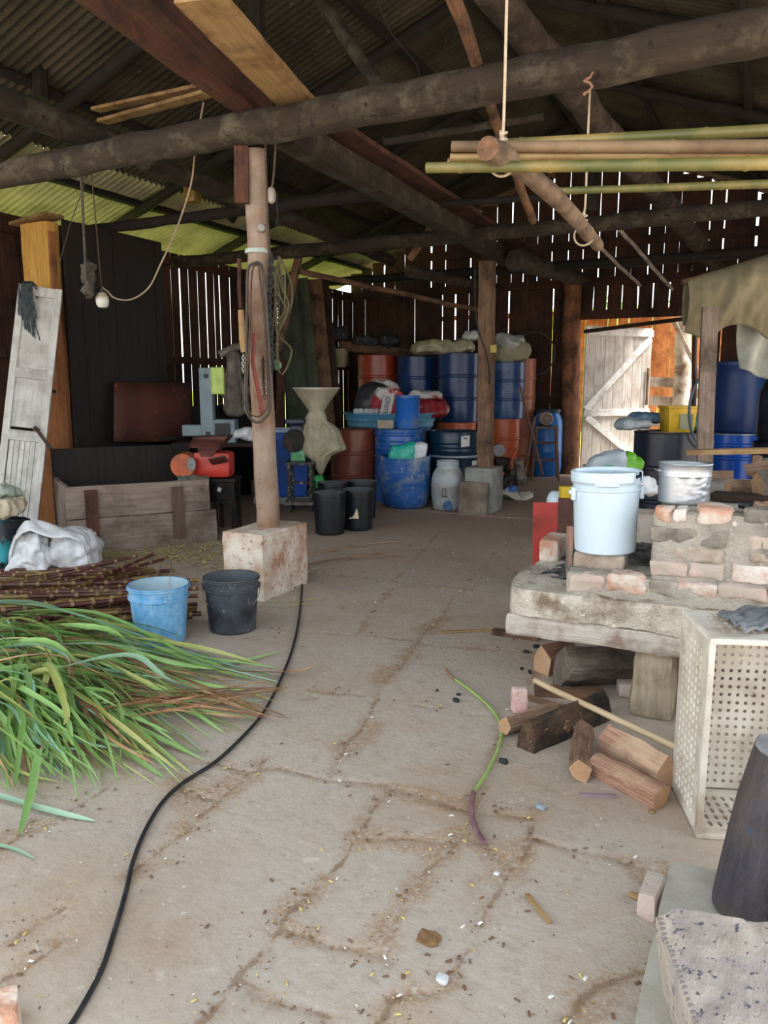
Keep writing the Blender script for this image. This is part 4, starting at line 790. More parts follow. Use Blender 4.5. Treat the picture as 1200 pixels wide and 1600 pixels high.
def text(name, s_, size, mat, parent=None, mat4=None, ext=0.002, loc=None, rot=None, curve=None):
    c = D.curves.new(name, 'FONT'); c.body = s_; c.size = size; c.extrude = ext; c.align_x = 'CENTER'; c.align_y = 'CENTER'
    o = D.objects.new(name, c); COL.objects.link(o); bpy.context.view_layer.update(); dg = bpy.context.evaluated_depsgraph_get(); me_ = D.meshes.new_from_object(o.evaluated_get(dg)); D.objects.remove(o)
    me_.materials.clear(); me_.materials.append(mat); o = D.objects.new(name, me_); COL.objects.link(o); o.parent = parent
    if loc is not None: o.location = loc
    if rot is not None: o.rotation_euler = rot
    if mat4 is not None: o.matrix_world = mat4
    return o
b = MB(); b.grid(lambda u, v: (-0.13 + 0.15 * u + 0.06 * v, -0.155 - 0.012 * math.sin(PI * v), 0.03 + 0.30 * v), 4, 8); pn = b.build('printed_panel', M('white_print_panel', '#c9c6c2', '#dedbd8', rough=0.6), rst, solid=0.006)
text('panel_lettering', 'SUINO', 0.085, m_ink, parent=rst, loc=(-0.025, -0.178, 0.185), rot=(PI / 2, -PI / 2 + 0.2, 0))
sack('feed_sack', P0(598, 612, 10.85), (0.44, 0.25, 0.14), m_wsack, 'white printed feed sack lying on top of the red sack', rz=TH + 0.3, seed=22, amp=0.05, rnd=1.4)
sack('feed_sack', P0(668, 640, 10.7) - Vector((0, 0, 0.10)), (0.56, 0.34, 0.26), M('maroon_sack', '#7d1c22', '#982a30', sc=5, rough=0.5, bump=0.3, spot='#b9b0ac', spot_sc=3.4, spot_th=0.6, spot_w=0.03), 'maroon feed sack lying in the right half of the basin', rz=TH - 0.1, seed=24, amp=0.06, rnd=1.35)
sack('feed_sack', P0(664, 622, 10.75) - Vector((0, 0, 0.02)), (0.50, 0.3, 0.12), m_wsack, 'flat white sack laid across the maroon sack', rz=TH - 0.1, seed=27, amp=0.05, rnd=1.35)
for k in range(7):
    sack('foam_ball', P0(556 + k * 8.2, 648, 10.38) + Vector((0, 0, 0.005)), (0.085, 0.08, 0.08), M('white_lump', '#b9bdc0', '#d4d8da', sc=9, rough=0.7, bump=0.2), 'white lump in the row at the front edge of the basin', 'lump', seed=k, amp=0.012, group='white lumps along the basin edge')
# on the worn blue drum
od = thing('small_drum', 'small bright blue drum standing on the worn blue drum', 'drum', DP(636, 780, 9.5) + Vector((0, 0, 0.90))); b = MB()
b.lathe([(0, 0), (0.145, 0), (0.15, 0.01), (0.15, 0.39), (0.154, 0.395), (0.154, 0.402), (0.143, 0.402), (0.143, 0.385), (0, 0.38)], 36); b.build('body', M('bright_blue_paint', '#1c5fb8', '#2a72cc', sc=3, rough=0.4, spot='#7f8a86', spot_sc=3, spot_th=0.64), od)
b = MB(); b.lathe([(0.151, 0.37), (0.158, 0.375), (0.158, 0.395), (0.151, 0.40)], 36); b.build('rim', MATS['worn_blue_drum_paint'], od)
b = MB(); b.rock((0, 0, 0.055), (0.20, 0.12, 0.11), n=4, amp=0.006, rnd=0.2); tag(b.build('block', M('beige_block', '#9a8f7c', '#b3a893', sc=6, rough=0.9, bump=0.4, spot='#7a7064', spot_sc=4), loc=DP(602, 780, 9.45) + Vector((0, 0, 0.90)), rot=(0, 0, TH)), 'beige stone block beside the small bright blue drum', 'block')
# cut open barrel
cbp = FB(634, 797, 0.27); cut = thing('cut_barrel', 'blue plastic barrel cut open, scraped pale around its belly', 'barrel', cbp)
m_cut = M('scraped_blue_plastic', '#1b4f92', '#2a62a8', sc=4, rough=0.5, spot='#8f9698', spot_sc=3.4, spot_th=0.57, spot_w=0.09, speck='#a5a8a4', speck_sc=22, speck_th=0.66)
def squash(v): return Vector((v.x * 1.0, v.y * 0.97, v.z + 0.014 * math.sin(2 * math.atan2(v.y, v.x) + 1) * v.z / 0.6))
b = MB(); b.lathe([(0, 0.0), (0.22, 0.0), (0.255, 0.03), (0.275, 0.1), (0.292, 0.26), (0.292, 0.30), (0.298, 0.31), (0.296, 0.5), (0.30, 0.60), (0.29, 0.602), (0.282, 0.5), (0.26, 0.1), (0.20, 0.03), (0, 0.03)], 44, fn=squash); b.build('body', m_cut, cut, smooth=45)
gs = thing('grocery_sack', 'teal green and white plastic sack sticking out of the cut open barrel', 'sack', cbp + Vector((0, 0, 0.30)) - FH * 0.02, TH)
b = MB(); b.rock((0.0, 0, 0.22), (0.40, 0.12, 0.46), n=8, amp=0.03, rnd=1.25, ns=7, seed=6, fn=lambda q: Vector((q.x + 0.25 * q.z * 0.4, q.y, q.z + 0.02 * math.sin(q.x * 20)))); b.build('teal_side', M('teal_film', '#149a88', '#25b09c', sc=3, rough=0.4, spot='#7ccabc', spot_sc=3, spot_th=0.62, bump=0.2), gs, smooth=70)
b = MB(); b.rock((0.17, -0.01, 0.24), (0.16, 0.13, 0.46), n=8, amp=0.025, rnd=1.2, ns=8, seed=7); b.build('white_side', m_plast, gs, smooth=70)
# white jug
jg = thing('water_jug', 'dirty white round shouldered jug with a wide open neck', 'jug', FB(701, 799, 0.19)); b = MB()
b.lathe([(0, 0), (0.15, 0), (0.165, 0.012), (0.18, 0.1), (0.19, 0.2), (0.192, 0.27), (0.195, 0.275), (0.192, 0.282), (0.185, 0.36), (0.165, 0.43), (0.135, 0.475), (0.125, 0.49), (0.125, 0.51), (0.132, 0.515), (0.132, 0.525), (0.125, 0.53), (0.125, 0.555), (0.131, 0.558), (0.131, 0.565), (0.118, 0.565), (0.118, 0.48), (0.15, 0.43), (0.17, 0.1), (0, 0.02)], 44)
b.build('body', M('dirty_white_plastic', '#9aa4aa', '#bcc4c8', sc=3.5, rough=0.5, spot='#8a7d6d', spot_sc=3.2, spot_th=0.56, spot_w=0.15, speck='#6c6f70', speck_sc=24, speck_th=0.74), jg, smooth=45)
def curved(o, name, mat, shapes, r, ang):   # small flat marks wrapped on a round body
    b = MB()
    for (u0, u1, z0, z1) in shapes:
        vs = []
        for i in range(5):
            for z in (z0, z1): a = ang + (u0 + (u1 - u0) * i / 4) / r; vs.append((r * math.cos(a), r * math.sin(a), z))
        b.add(vs, [(2 * i, 2 * i + 2, 2 * i + 3, 2 * i + 1) for i in range(4)])
    return b.build(name, mat, o, smooth=0)
curved(jg, 'painted_mark', M('grey_mark', '#3a3c40', '#505358', rough=0.7), [(-0.075, 0.005, 0.165, 0.178), (-0.06, -0.015, 0.255, 0.262), (-0.062, -0.054, 0.18, 0.255), (-0.024, -0.016, 0.18, 0.255)], 0.196, A_CAM - 0.08)
b = MB(); b.rock((0.178 * math.cos(A_CAM - 0.1), 0.178 * math.sin(A_CAM - 0.1), 0.06), (0.10, 0.05, 0.12), n=5, amp=0.02, rnd=1.6, rz=TH, seed=2, ns=14); b.build('blue_smear', M('blue_smear', '#3a5a8a', '#5d7aa8', sc=12, rough=0.6), jg)
# ================================================================ SQUARE POST WITH ITS BLOCKS
q2 = FB(750, 801, 0.0); b = MB(); p2 = AD(756, 760, 8.72); p2.z = 0
b.rock((0, 0, 0.255), (0.33, 0.40, 0.51), n=5, amp=0.005, rnd=0.08, seed=4); tag(b.build('plinth', M('grey_plinth_concrete', '#858683', '#a0a09b', sc=7, rough=0.95, bump=0.4, spot='#6d6c68', spot_sc=3), loc=(p2.x, p2.y, 0)), 'plain grey concrete plinth under the square post', 'plinth')
b = MB(); b.rock((0, 0, 0.165), (0.33, 0.06, 0.36), n=6, amp=0.008, rnd=0.25, seed=5, rx=-0.09); o = b.build('slab', M('stained_slab', '#7d7063', '#9b8d7e', sc=5, rough=0.95, bump=0.5, spot='#5d4e43', spot_sc=3.5, spot_th=0.52, spot_w=0.15), loc=(p2.x - 0.03, p2.y - 0.262, 0.01), rot=(0, 0, 0.04)); tag(o, 'stained slab leaning on the plain grey plinth', 'slab')
P2t = AD(751, 405, 8.6); m_p2 = wood('square_post_wood', '#5d4734', '#826650', spot='#34261b', spot_sc=3, stretch=(5, 5, 0.6))
sp_ = thing('square_post', 'squared weathered wooden post on the plain grey plinth', 'post', (p2.x, p2.y, 0.505)); b = MB(); b.rock((0, 0, (P2t.z - 0.505) / 2), (0.155, 0.155, P2t.z - 0.505), n=(4, 4, 30), amp=0.007, rnd=0.18, ns=4, fn=lambda q: Vector((q.x - 0.03 * (q.z / 2.4), q.y, q.z))); b.build('shaft', m_p2, sp_, smooth=50)
zt_ = zat(545, 8.6); b = MB(); b.box((0.105 * math.cos(0.0), -0.085, zt_ - 0.505), (0.07, 0.012, 0.085), rz=0.1); b.build('yellow_tag', M('yellow_plastic_tag', '#a08a2c', '#b8a244', rough=0.5), sp_, bevel=0.003)
rope('cable', [AD(742, 420, 8.545), AD(744, 500, 8.55), AD(762, 560, 8.57), AD(765, 600, 8.6)], 0.009, m_black, 'dark cable running down the square post', 'cable')
plank('batten', AD(771, 565, 8.75), AD(769, 470, 8.75), 0.05, 0.03, mw_brown, 'brown batten fixed to the back of the square post', 'batten', up=tuple(-FH))
# little tiller behind the square post
tl = thing('garden_tiller', 'small red framed motor tiller behind the square post', 'tiller', DP(785, 752, 10.5), TH); m_redp = M('red_paint', '#b0402c', '#cc5638', sc=4, rough=0.45)
b = MB(); b.rock((0, 0, 0.36), (0.24, 0.26, 0.20), n=4, amp=0.02, rnd=1.2, ns=8); b.build('engine', m_metal_dark, tl)
b = MB(); b.lathe([(0, -0.05), (0.085, -0.05), (0.09, 0), (0.085, 0.04), (0, 0.05)], 18, c=(0, 0, 0), fn=lambda v: Vector((v.x - 0.08, v.z - 0.1, v.y + 0.56))); b.build('fuel_tank', M('grey_tank', '#6a6a6c', '#8c8c8e', rough=0.4, metal=0.4), tl)
b = MB(); b.tube([(-0.1, -0.1, 0.48), (0.0, -0.1, 0.58), (0.12, -0.1, 0.60), (0.17, -0.1, 0.57), (0.10, -0.1, 0.42), (0.1, -0.1, 0.3)], 0.022, 8); b.build('guard_frame', m_redp, tl)
b = MB(); b.tube([(-0.13, -0.14, 0.30), (0.05, -0.14, 0.27), (0.16, -0.14, 0.34), (0.16, -0.14, 0.06)], 0.012, 8); b.tube([(0.02, -0.15, 0.30), (0.08, -0.16, 0.45)], 0.012, 8); b.build('frame_rod', m_metal_dark, tl)
for x in (-0.08, 0.1):
    b = MB(); b.lathe([(0.05, -0.03), (0.10, -0.03), (0.11, 0), (0.10, 0.03), (0.05, 0.03)], 20, fn=lambda v, x=x: Vector((v.x + x, v.z - 0.04, v.y + 0.11))); b.build('wheel', m_black, tl)
sack('cloth_bundle', DP(797, 752, 10.6) + Vector((0.03, 0.1, 0)), (0.30, 0.26, 0.42), M('grey_brown_rag', '#7d6f66', '#b0a69e', sc=6, rough=0.9, bump=0.4, spot='#4a3a34', spot_sc=4), 'grey brown rags heaped on the red tiller', 'rags', seed=31, amp=0.06, slump=0.6)
sack('plastic_bag', DP(798, 758, 9.9), (0.20, 0.14, 0.15), M('blue_film', '#2f63b0', '#4a84d0', sc=4, rough=0.4, spot='#c8d4e2', spot_sc=4, spot_th=0.56, bump=0.3), 'bright blue and white plastic bag on the floor below the tiller', 'bag', seed=33, amp=0.05, slump=0.7)
wc = G(795, 780); b = MB()
def wcf(u, v):
    x = -0.13 + 0.42 * u; a = (v - 0.5); return Vector((x * RV.x + FH.x * a * 0.22, x * RV.y + FH.y * a * 0.22, max(0.004, 0.02 + 0.05 * math.sin(u * 7 + v * 3) * (1 - u) + 0.045 * (u ** 3) + 0.03 * math.cos(v * 9 + u * 4) + (0.06 * (1 - abs(a) * 2) if u < 0.6 else 0.0))))
b.grid(wcf, 18, 8); tag(b.build('cloth', M('pale_canvas_cloth', '#bdb5a4', '#dcd5c6', sc=6, rough=0.9, bump=0.3), loc=(wc.x, wc.y, 0), solid=0.006, smooth=80), 'pale cloth strip crumpled on the floor right of the slab', 'cloth')
# motor stool in front of the barrel by the door
m_stl = M('brown_steel', '#6a4a3c', '#8f6e5e', sc=6, rough=0.55, spot='#b0a098', spot_sc=5, spot_th=0.66)
st = thing('steel_stool', 'tall brown steel stool with splayed legs in front of the blue barrel', 'stool', DP(851, 742, 11.75), TH - 0.15); hs = 0.80
b = MB(); b.box((0, 0, hs), (0.34, 0.30, 0.025)); b.build('seat', m_stl, st, bevel=0.005)
for sx in (-1, 1):
    for sy in (-1, 1):
        b = MB(); b.tube([(sx * 0.20, sy * 0.18, 0.0), (sx * 0.14, sy * 0.12, hs - 0.01)], 0.019, 6); b.build('leg', m_stl, st)
for z, f in ((0.30, 0.18), (0.56, 0.16)):
    for k in range(4):
        a = [(-f, -f * .9), (f, -f * .9), (f, f * .9), (-f, f * .9)]; b = MB(); b.tube([a[k] + (z,), a[(k + 1) % 4] + (z,)], 0.010, 6); b.build('rung', m_stl, st)
mo = thing('electric_motor', 'round grey electric motor on the steel stool', 'motor', st.location + Vector((0, 0, hs + 0.012)), TH)
b = MB(); b.lathe([(0, -0.13), (0.085, -0.13), (0.10, -0.115), (0.10, 0.09), (0.09, 0.10), (0, 0.10)], 26, fn=lambda v: Vector((v.x - 0.02, v.z, v.y + 0.12))); b.build('housing', M('motor_grey', '#8d8782', '#a8a29c', rough=0.5), mo)
b = MB(); b.lathe([(0.02, -0.15), (0.075, -0.148), (0.08, -0.132), (0.05, -0.132)], 22, fn=lambda v: Vector((v.x - 0.02, v.z, v.y + 0.12))); b.build('pulley', M('motor_brown', '#6d5648', '#8a705f', rough=0.6), mo)
b = MB(); b.box((-0.02, 0, 0.012), (0.16, 0.18, 0.024)); b.build('foot', m_metal_dark, mo)
log('iron_bar', AD(848, 742, 11.4), AD(813, 604, 11.72), 0.022, 0.02, m_stl, 'long brown iron bar leaning on the orange drums', 'bar', n=6)
log('iron_bar', AD(818, 741, 11.9), AD(836, 652, 12.05), 0.022, 0.02, m_stl, 'short brown iron bar leaning the other way behind the long bar', 'bar', n=6)
bj = thing('plastic_barrel', 'glossy blue plastic barrel between the stool and the door post', 'barrel', DP(853, 738, 12.35)); b = MB()
b.lathe([(0, 0), (0.2, 0), (0.22, 0.03), (0.235, 0.12), (0.235, 0.36), (0.241, 0.38), (0.241, 0.40), (0.235, 0.42), (0.235, 0.78), (0.225, 0.88), (0.20, 0.96), (0.17, 1.0), (0.17, 1.02)], 40); b.build('body', M('bright_blue_plastic', '#1d68b8', '#2f84d6', sc=3, rough=0.35), bj, smooth=45)
b = MB(); b.lathe([(0.172, 1.0), (0.20, 1.005), (0.205, 1.05), (0.19, 1.06), (0, 1.06)], 36); b.build('lid', M('blue_black_lid', '#1a2634', '#2a3a4c', rough=0.5), bj)
rm = AY(834, 553, 12.62); b = MB(); b.tube([(0.35 * math.cos(2 * PI * k / 40), 0, 0.35 * math.sin(2 * PI * k / 40)) for k in range(40)], 0.012, 6, closed=True); tag(b.build('wheel_rim', M('grey_rim', '#3c3836', '#5a5552', rough=0.6), loc=rm), 'bare wheel rim hanging on the back wall beside the door post', 'rim')
# plastic over the drums
m_cream = M('cream_plastic', '#9c9678', '#bcb694', sc=4, rough=0.35, bump=0.2, spot='#7f7a62', spot_sc=4, transl=0.1)
sack('plastic_cover', AD(694, 553, 11.3), (0.92, 0.5, 0.20), m_cream, 'cream plastic sheet bundled over the tall navy drum', 'cover', rz=TH - 0.06, seed=41, amp=0.05, slump=0.15, rnd=1.3, n=10)
sack('plastic_bag', AD(738, 532, 11.3) + Vector((0, 0.0, 0.0)), (0.26, 0.22, 0.14), M('clear_film', '#8d8f88', '#c5c8c2', sc=6, rough=0.2, bump=0.4), 'crumpled clear plastic on top of the cream bundle behind the square post', 'bag', seed=43, amp=0.05, rnd=1.4)
b = MB()
pb_ = AD(799, 566, 12.05); pbt = thing('plastic_bag', 'puffy yellowish clear plastic bag over the scuffed navy drum', 'bag', (pb_.x, pb_.y, 0.92 + 0.86), TH)
b.rock((0.02, 0, 0.16), (0.56, 0.5, 0.34), n=10, amp=0.06, rnd=1.5, ns=4, seed=9, fn=lambda q: Vector((q.x, q.y, q.z + 0.22 * q.x * (1 if q.x < 0 else -0.4)))); b.build('lower_film', m_cream, pbt, smooth=70)
b = MB(); b.rock((-0.04, -0.02, 0.27), (0.46, 0.44, 0.26), n=10, amp=0.07, rnd=1.5, ns=5, seed=19); b.build('upper_film', MATS['clear_film'], pbt, smooth=70)
# corner shelf and leaning boards
b = MB(); s1_, s2_ = AD(537, 541, 12.2), AD(600, 549, 12.2)
plank('shelf', AD(532, 540, 12.3), AD(660, 556, 12.3), 0.30, 0.14, mw_brown, 'brown plank shelf in the back corner above the red drum', 'shelf', warp=0.002)
for k, (px, py, sx_, sz_, lab) in enumerate(((526, 528, 0.35, 0.24, 'dark lumpy tool bag at the left end of the corner shelf'), (572, 536, 0.4, 0.16, 'dark coil of junk lying on the corner shelf'), (610, 536, 0.3, 0.2, 'dark box of scrap on the corner shelf above the navy drum'))):
    sack('scrap_bundle', AD(px, py + 6, 12.2), (sx_, 0.2, sz_), M('dark_scrap', '#15151a', '#33343a', sc=12, rough=0.6, bump=0.5, speck='#7d7f86', speck_sc=20, speck_th=0.7), lab, 'scrap', rz=TH, seed=50 + k, amp=0.05, ns=9, rnd=1.3)
cn = AD(533, 574, 12.22); o = thing('cream_can', 'cream plastic jar hanging at the end of the corner shelf', 'jar', cn); b = MB(); b.lathe([(0, 0), (0.075, 0), (0.085, 0.02), (0.105, 0.28), (0.10, 0.29), (0, 0.29)], 24); b.build('body', M('cream_jar', '#8d8164', '#a89b7c', rough=0.6), o); b = MB(); b.lathe([(0.10, 0.285), (0.108, 0.29), (0.108, 0.31), (0, 0.315)], 24); b.build('lid', m_metal_dark, o); b = MB(); b.tube([(0, 0, 0.31), (0.02, 0.02, 0.50)], 0.006, 6); b.build('cord', m_rope_dark, o)
m_grn = wood('greenish_boards', '#343a2c', '#4f5642', spot='#22261c', spot_sc=2)
for k, (xb, xt, d, mm, w, lab) in enumerate(((478, 446, 10.6, m_grn, 0.30, 'leftmost greenish board leaning behind the mill hopper'), (503, 470, 10.8, m_grn, 0.2, 'narrow greenish board leaning behind the mill hopper'), (513, 484, 11.0, mw_brown, 0.36, 'wide brown board leaning behind the mill hopper'), (533, 502, 11.2, mw_dark, 0.22, 'dark brown board leaning at the right of the leaning boards'))):
    plank('leaning_board', DP(xb, 740, d), AD(xt, 432 + k * 3, d + 0.5), w, 0.03, mm, lab, 'board', up=tuple(-FH))
# ================================================================ BLUE BIN AND MILL
bb = DP(443, 785, 9.5); bn = thing('plastic_bin', 'large blue straight sided plastic bin behind the near post', 'bin', bb, TH + 0.1); m_binb = M('blue_bin_plastic', '#14489c', '#1f5ab8', sc=3, rough=0.45)
b = MB()
for (z0, z1, s0, s1) in ((0.08, 0.50, 0.58, 0.62), (0.50, 0.52, 0.63, 0.63), (0.52, 0.88, 0.62, 0.65)):
    vs = [(sx * s / 2, sy * s * 0.8 / 2, z) for z, s in ((z0, s0), (z1, s1)) for sx, sy in ((-1, -1), (1, -1), (1, 1), (-1, 1))]; b.add(vs, [(0, 1, 5, 4), (1, 2, 6, 5), (2, 3, 7, 6), (3, 0, 4, 7)] + ([(3, 2, 1, 0)] if z0 == 0.08 else []))
b.build('body', m_binb, bn, smooth=0, bevel=0.01)
b = MB()
for sx, sy, lx, ly in ((0, -0.265, 0.69, 0.03), (0, 0.265, 0.69, 0.03), (-0.33, 0, 0.03, 0.52), (0.33, 0, 0.03, 0.52)): b.box((sx, sy, 0.88), (lx, ly, 0.035))
b.build('rim', M('pale_blue_rim', '#8fa6bd', '#a9bccd', rough=0.5), bn, smooth=0, bevel=0.006)
b = MB(); b.box((0, 0, 0.04), (0.70, 0.56, 0.08)); b.build('base', M('pale_grey_base', '#8a8c8e', '#a4a5a6', rough=0.8), bn, smooth=0, bevel=0.006)
ml = thing('grain_mill', 'green and black mill on an iron stand with a cloth wrapped cream hopper', 'mill', DP(472, 793, 8.75), TH)
KX = 8.75 / 1200
def L2(px): return (px - 472) * KX
def LZ(py): return zat(py, 8.75)
for x in (L2(455), L2(488)):
    for y in (-0.14, 0.14):
        b = MB(); b.box((x, y, (LZ(722)) / 2), (0.035, 0.035, LZ(722))); b.build('stand_leg', M('paint_flecked_iron', '#22221f', '#3a3935', sc=14, rough=0.7, speck='#a8a498', speck_sc=30, speck_th=0.6), ml, smooth=0)
b = MB(); b.box((L2(472), 0, LZ(722)), (0.32, 0.34, 0.03)); b.build('stand_top', MATS['paint_flecked_iron'], ml, smooth=0)
b = MB(); b.box((L2(472), -0.14, LZ(752)), (0.24, 0.02, 0.025)); b.build('stand_rail', MATS['paint_flecked_iron'], ml, smooth=0)
b = MB(); b.box((L2(470), 0.0, 0.10), (0.34, 0.36, 0.03)); b.build('foot_board', mw_grey, ml, smooth=0)
b = MB(); b.box((L2(468), 0, (LZ(720) + LZ(684)) / 2), (0.17, 0.2, LZ(684) - LZ(720))); b.build('mill_body', M('green_enamel', '#4f9a68', '#79b98a', sc=5, rough=0.5, spot='#3c7c52', spot_sc=4), ml, bevel=0.015)
b = MB(); b.lathe([(0, -0.13), (0.12, -0.13), (0.13, -0.1), (0.13, 0.1), (0.12, 0.13), (0, 0.13)], 24, fn=lambda v: Vector((v.x + L2(463), v.z, v.y + LZ(688)))); b.build('motor', m_metal_dark, ml)
b = MB(); b.box((L2(465), 0, LZ(658)), (0.22, 0.26, 0.06)); b.box((L2(467), 0, LZ(672)), (0.15, 0.18, 0.12)); b.build('motor_box', M('dark_blue_box', '#1d2430', '#3a4250', rough=0.5), ml, bevel=0.02)
hc = L2(497); m_cloth = M('cream_canvas', '#8f8670', '#b5ac94', sc=7, rough=0.9, bump=0.3, spot='#7a705a', spot_sc=3, spot_th=0.58, spot_w=0.15)
b = MB(); zr_ = LZ(608); b.lathe([(0.27, zr_ + 0.005), (0.265, zr_ + 0.018), (0.25, zr_ + 0.018), (0.255, zr_), (0.24, zr_ - 0.012)], 40, c=(hc, 0, 0)); b.build('hopper_rim', M('pale_rim_plastic', '#a7a598', '#c2c0b4', rough=0.5), ml)
b = MB(); b.lathe([(0.25, zr_), (0.245, zr_ - 0.02), (0.09, LZ(641)), (0.085, LZ(646)), (0.08, LZ(641)), (0.23, zr_ - 0.01)], 40, c=(hc, 0, 0)); b.build('hopper', m_cloth, ml)
SKL = [(0, -10.5), (8, -15.8), (38, -28.2), (53, -33), (64, -22.7), (79, -3.4), (96, 4.0)]; SKR = [(0, 11.2), (14, 14.4), (26, 32.3), (57, 46), (62, 32.3), (66, 22), (80, 13), (96, 5.5)]
def itp(T, y):
    for (y0, x0), (y1, x1) in zip(T, T[1:]):
        if y <= y1: return x0 + (x1 - x0) * (y - y0) / (y1 - y0)
    return T[-1][1]
def skirt(u, v):
    y = 96 * v; k_ = (LZ(700) - LZ(701)); l_, r_ = itp(SKL, y), itp(SKR, y); a = 2 * PI * u; m_ = (l_ + r_) / 2 * k_; h_ = (r_ - l_) / 2 * k_; rp_ = 0.014 * v * math.sin(9 * a + 5 * v) + 0.008 * math.sin(17 * a)
    return Vector((hc + m_ + (h_ + rp_) * math.cos(a), (0.07 + 0.10 * math.sin(PI * min(1, v * 0.9)) + rp_) * math.sin(a) * (1 if v < .97 else .3), LZ(643) - k_ * y - 0.02 * math.cos(a + 1) * v))
b = MB(); b.grid(skirt, 64, 36, closeu=True); b.build('cloth_skirt', m_cloth, ml, smooth=80, solid=0.006)
b = MB(); b.rock((hc + 0.02, -0.03, LZ(752)), (0.12, 0.10, 0.16), n=5, amp=0.03, rnd=1.4, ns=10); b.build('sack_tail', M('green_sack', '#2b8a43', '#3fa85a', rough=0.5), ml)
# ================================================================ SHREDDER, BENCH AND GREY MACHINE
sh = thing('cane_shredder', 'orange and red cane shredder on a black stand at the end of the bin', 'shredder', DP(345, 830, 7.5), TH); K3 = 7.5 / 1200
def S3(px): return (px - 345) * K3
def Z3(py): return zat(py, 7.5)
m_shred = M('red_enamel', '#a82a1e', '#c23a28', sc=5, rough=0.45, spot='#5a2018', spot_sc=4, spot_th=0.62); m_or = M('orange_enamel', '#bd5527', '#d06c38', sc=5, rough=0.5, spot='#8a4426', spot_sc=4)
for x in (342, 370):
    for y in (-0.12, 0.16):
        b = MB(); b.box((S3(x), y, Z3(750) / 2), (0.04, 0.04, Z3(750))); b.build('stand_leg', m_metal_dark, sh, smooth=0)
b = MB(); b.box((S3(356), 0.02, Z3(748)), (0.24, 0.36, 0.03)); b.box((S3(356), 0.02, Z3(782)), (0.22, 0.34, 0.025)); b.build('stand_shelf', m_metal_dark, sh, smooth=0)
b = MB(); b.box((S3(353), -0.13, Z3(766)), (0.18, 0.02, 0.18)); b.build('stand_panel', m_metal_dark, sh, smooth=0)
b = MB(); b.box((S3(350), -0.145, Z3(762)), (0.035, 0.006, 0.04), ry=0.4); b.build('panel_sticker', m_paper, sh, smooth=0)
b = MB(); b.rock((S3(338), 0.02, (Z3(742) + Z3(708)) / 2), (0.36, 0.28, Z3(705) - Z3(745)), n=5, amp=0.004, rnd=0.3); b.build('housing', m_shred, sh)
b = MB(); b.lathe([(0, -0.18), (0.115, -0.18), (0.12, -0.16), (0.12, 0.02), (0, 0.02)], 28, fn=lambda v: Vector((v.x + S3(296), v.z, v.y + Z3(725)))); b.build('flywheel_cover', m_or, sh)
b = MB(); b.lathe([(0, -0.02), (0.065, -0.02), (0.07, 0), (0.065, 0.02), (0, 0.02)], 24, fn=lambda v: Vector((v.x * 0.6 + S3(311), v.z - 0.19, v.y + Z3(722)))); b.build('belt_pulley', M('dull_steel', '#5c5c5c', '#8a8a88', rough=0.4, metal=0.7), sh)
m_hop = M('brown_red_iron', '#4d2a24', '#6d3f36', sc=5, rough=0.6, spot='#2c1814', spot_sc=4)
b = MB(); vs = [(S3(312), -0.16, Z3(682)), (S3(366), -0.16, Z3(680)), (S3(366), 0.16, Z3(680)), (S3(312), 0.16, Z3(682)), (S3(322), -0.12, Z3(712)), (S3(340), -0.12, Z3(712)), (S3(340), 0.12, Z3(712)), (S3(322), 0.12, Z3(712))]
b.add(vs, [(0, 1, 2, 3), (4, 5, 1, 0)[::-1], (5, 6, 2, 1)[::-1], (6, 7, 3, 2)[::-1], (7, 4, 0, 3)[::-1], (7, 6, 5, 4)]); b.build('feed_chute', m_hop, sh, smooth=0, bevel=0.006)
b = MB(); b.box((S3(334), -0.20, Z3(690)), (0.28, 0.16, 0.02), rx=0.5, ry=0.05); b.build('chute_lip', m_hop, sh, smooth=0)
b = MB(); b.box((S3(352), -0.20, Z3(716)), (0.16, 0.14, 0.012), rx=-0.5, ry=-0.2); b.build('deflector_flap', m_hop, sh, smooth=0)
b = MB(); b.grid(lambda u, v: (S3(290) + 0.30 * u, -0.22 - 0.06 * v, Z3(740) - 0.13 * v + 0.008 * math.sin(u * 30)), 30, 3); b.build('outlet_sheet', M('grey_green_sheet', '#4d544e', '#6d756c', rough=0.6), sh, solid=0.004, smooth=60)
bk = thing('workbench', 'dark workbench carrying the grey upright machine', 'bench', DP(352, 800, 8.45), TH)
zb_ = zat(690, 8.45); b = MB(); b.box((0.03, 0, zb_ - 0.02), (1.05, 0.5, 0.04)); b.build('bench_top', mw_dark, bk, smooth=0)
for x in (-0.42, 0.48):
    for y in (-0.2, 0.2):
        b = MB(); b.box((x, y, (zb_ - 0.04) / 2), (0.06, 0.06, zb_ - 0.04)); b.build('leg', mw_dark, bk, smooth=0)
gm = thing('bench_machine', 'grey blue upright machine column with a bright yellow green panel', 'machine', DP(332, 800, 8.35) + Vector((0, 0, zb_)), TH); m_gbl = M('grey_blue_enamel', '#5d7078', '#7d9098', sc=3, rough=0.5, spot='#4a5a62', spot_sc=4, spot_th=0.62); K4 = 8.35 / 1200
b = MB(); b.box((0, -0.05, (zat(575, 8.35) - zb_) / 2), (0.135, 0.13, zat(575, 8.35) - zb_)); b.build('column', m_gbl, gm, bevel=0.006, smooth=0)
b = MB()
for zz in (588, 677): b.box((0.01, -0.12, zat(zz, 8.35) - zb_), (0.045, 0.012, 0.045))
b.build('square_pad', m_black, gm, smooth=0)
b = MB(); b.box((0.175, 0.0, (zat(655, 8.35) - zb_) / 2), (0.24, 0.22, zat(655, 8.35) - zb_)); b.build('gear_box', m_gbl, gm, bevel=0.01, smooth=0)
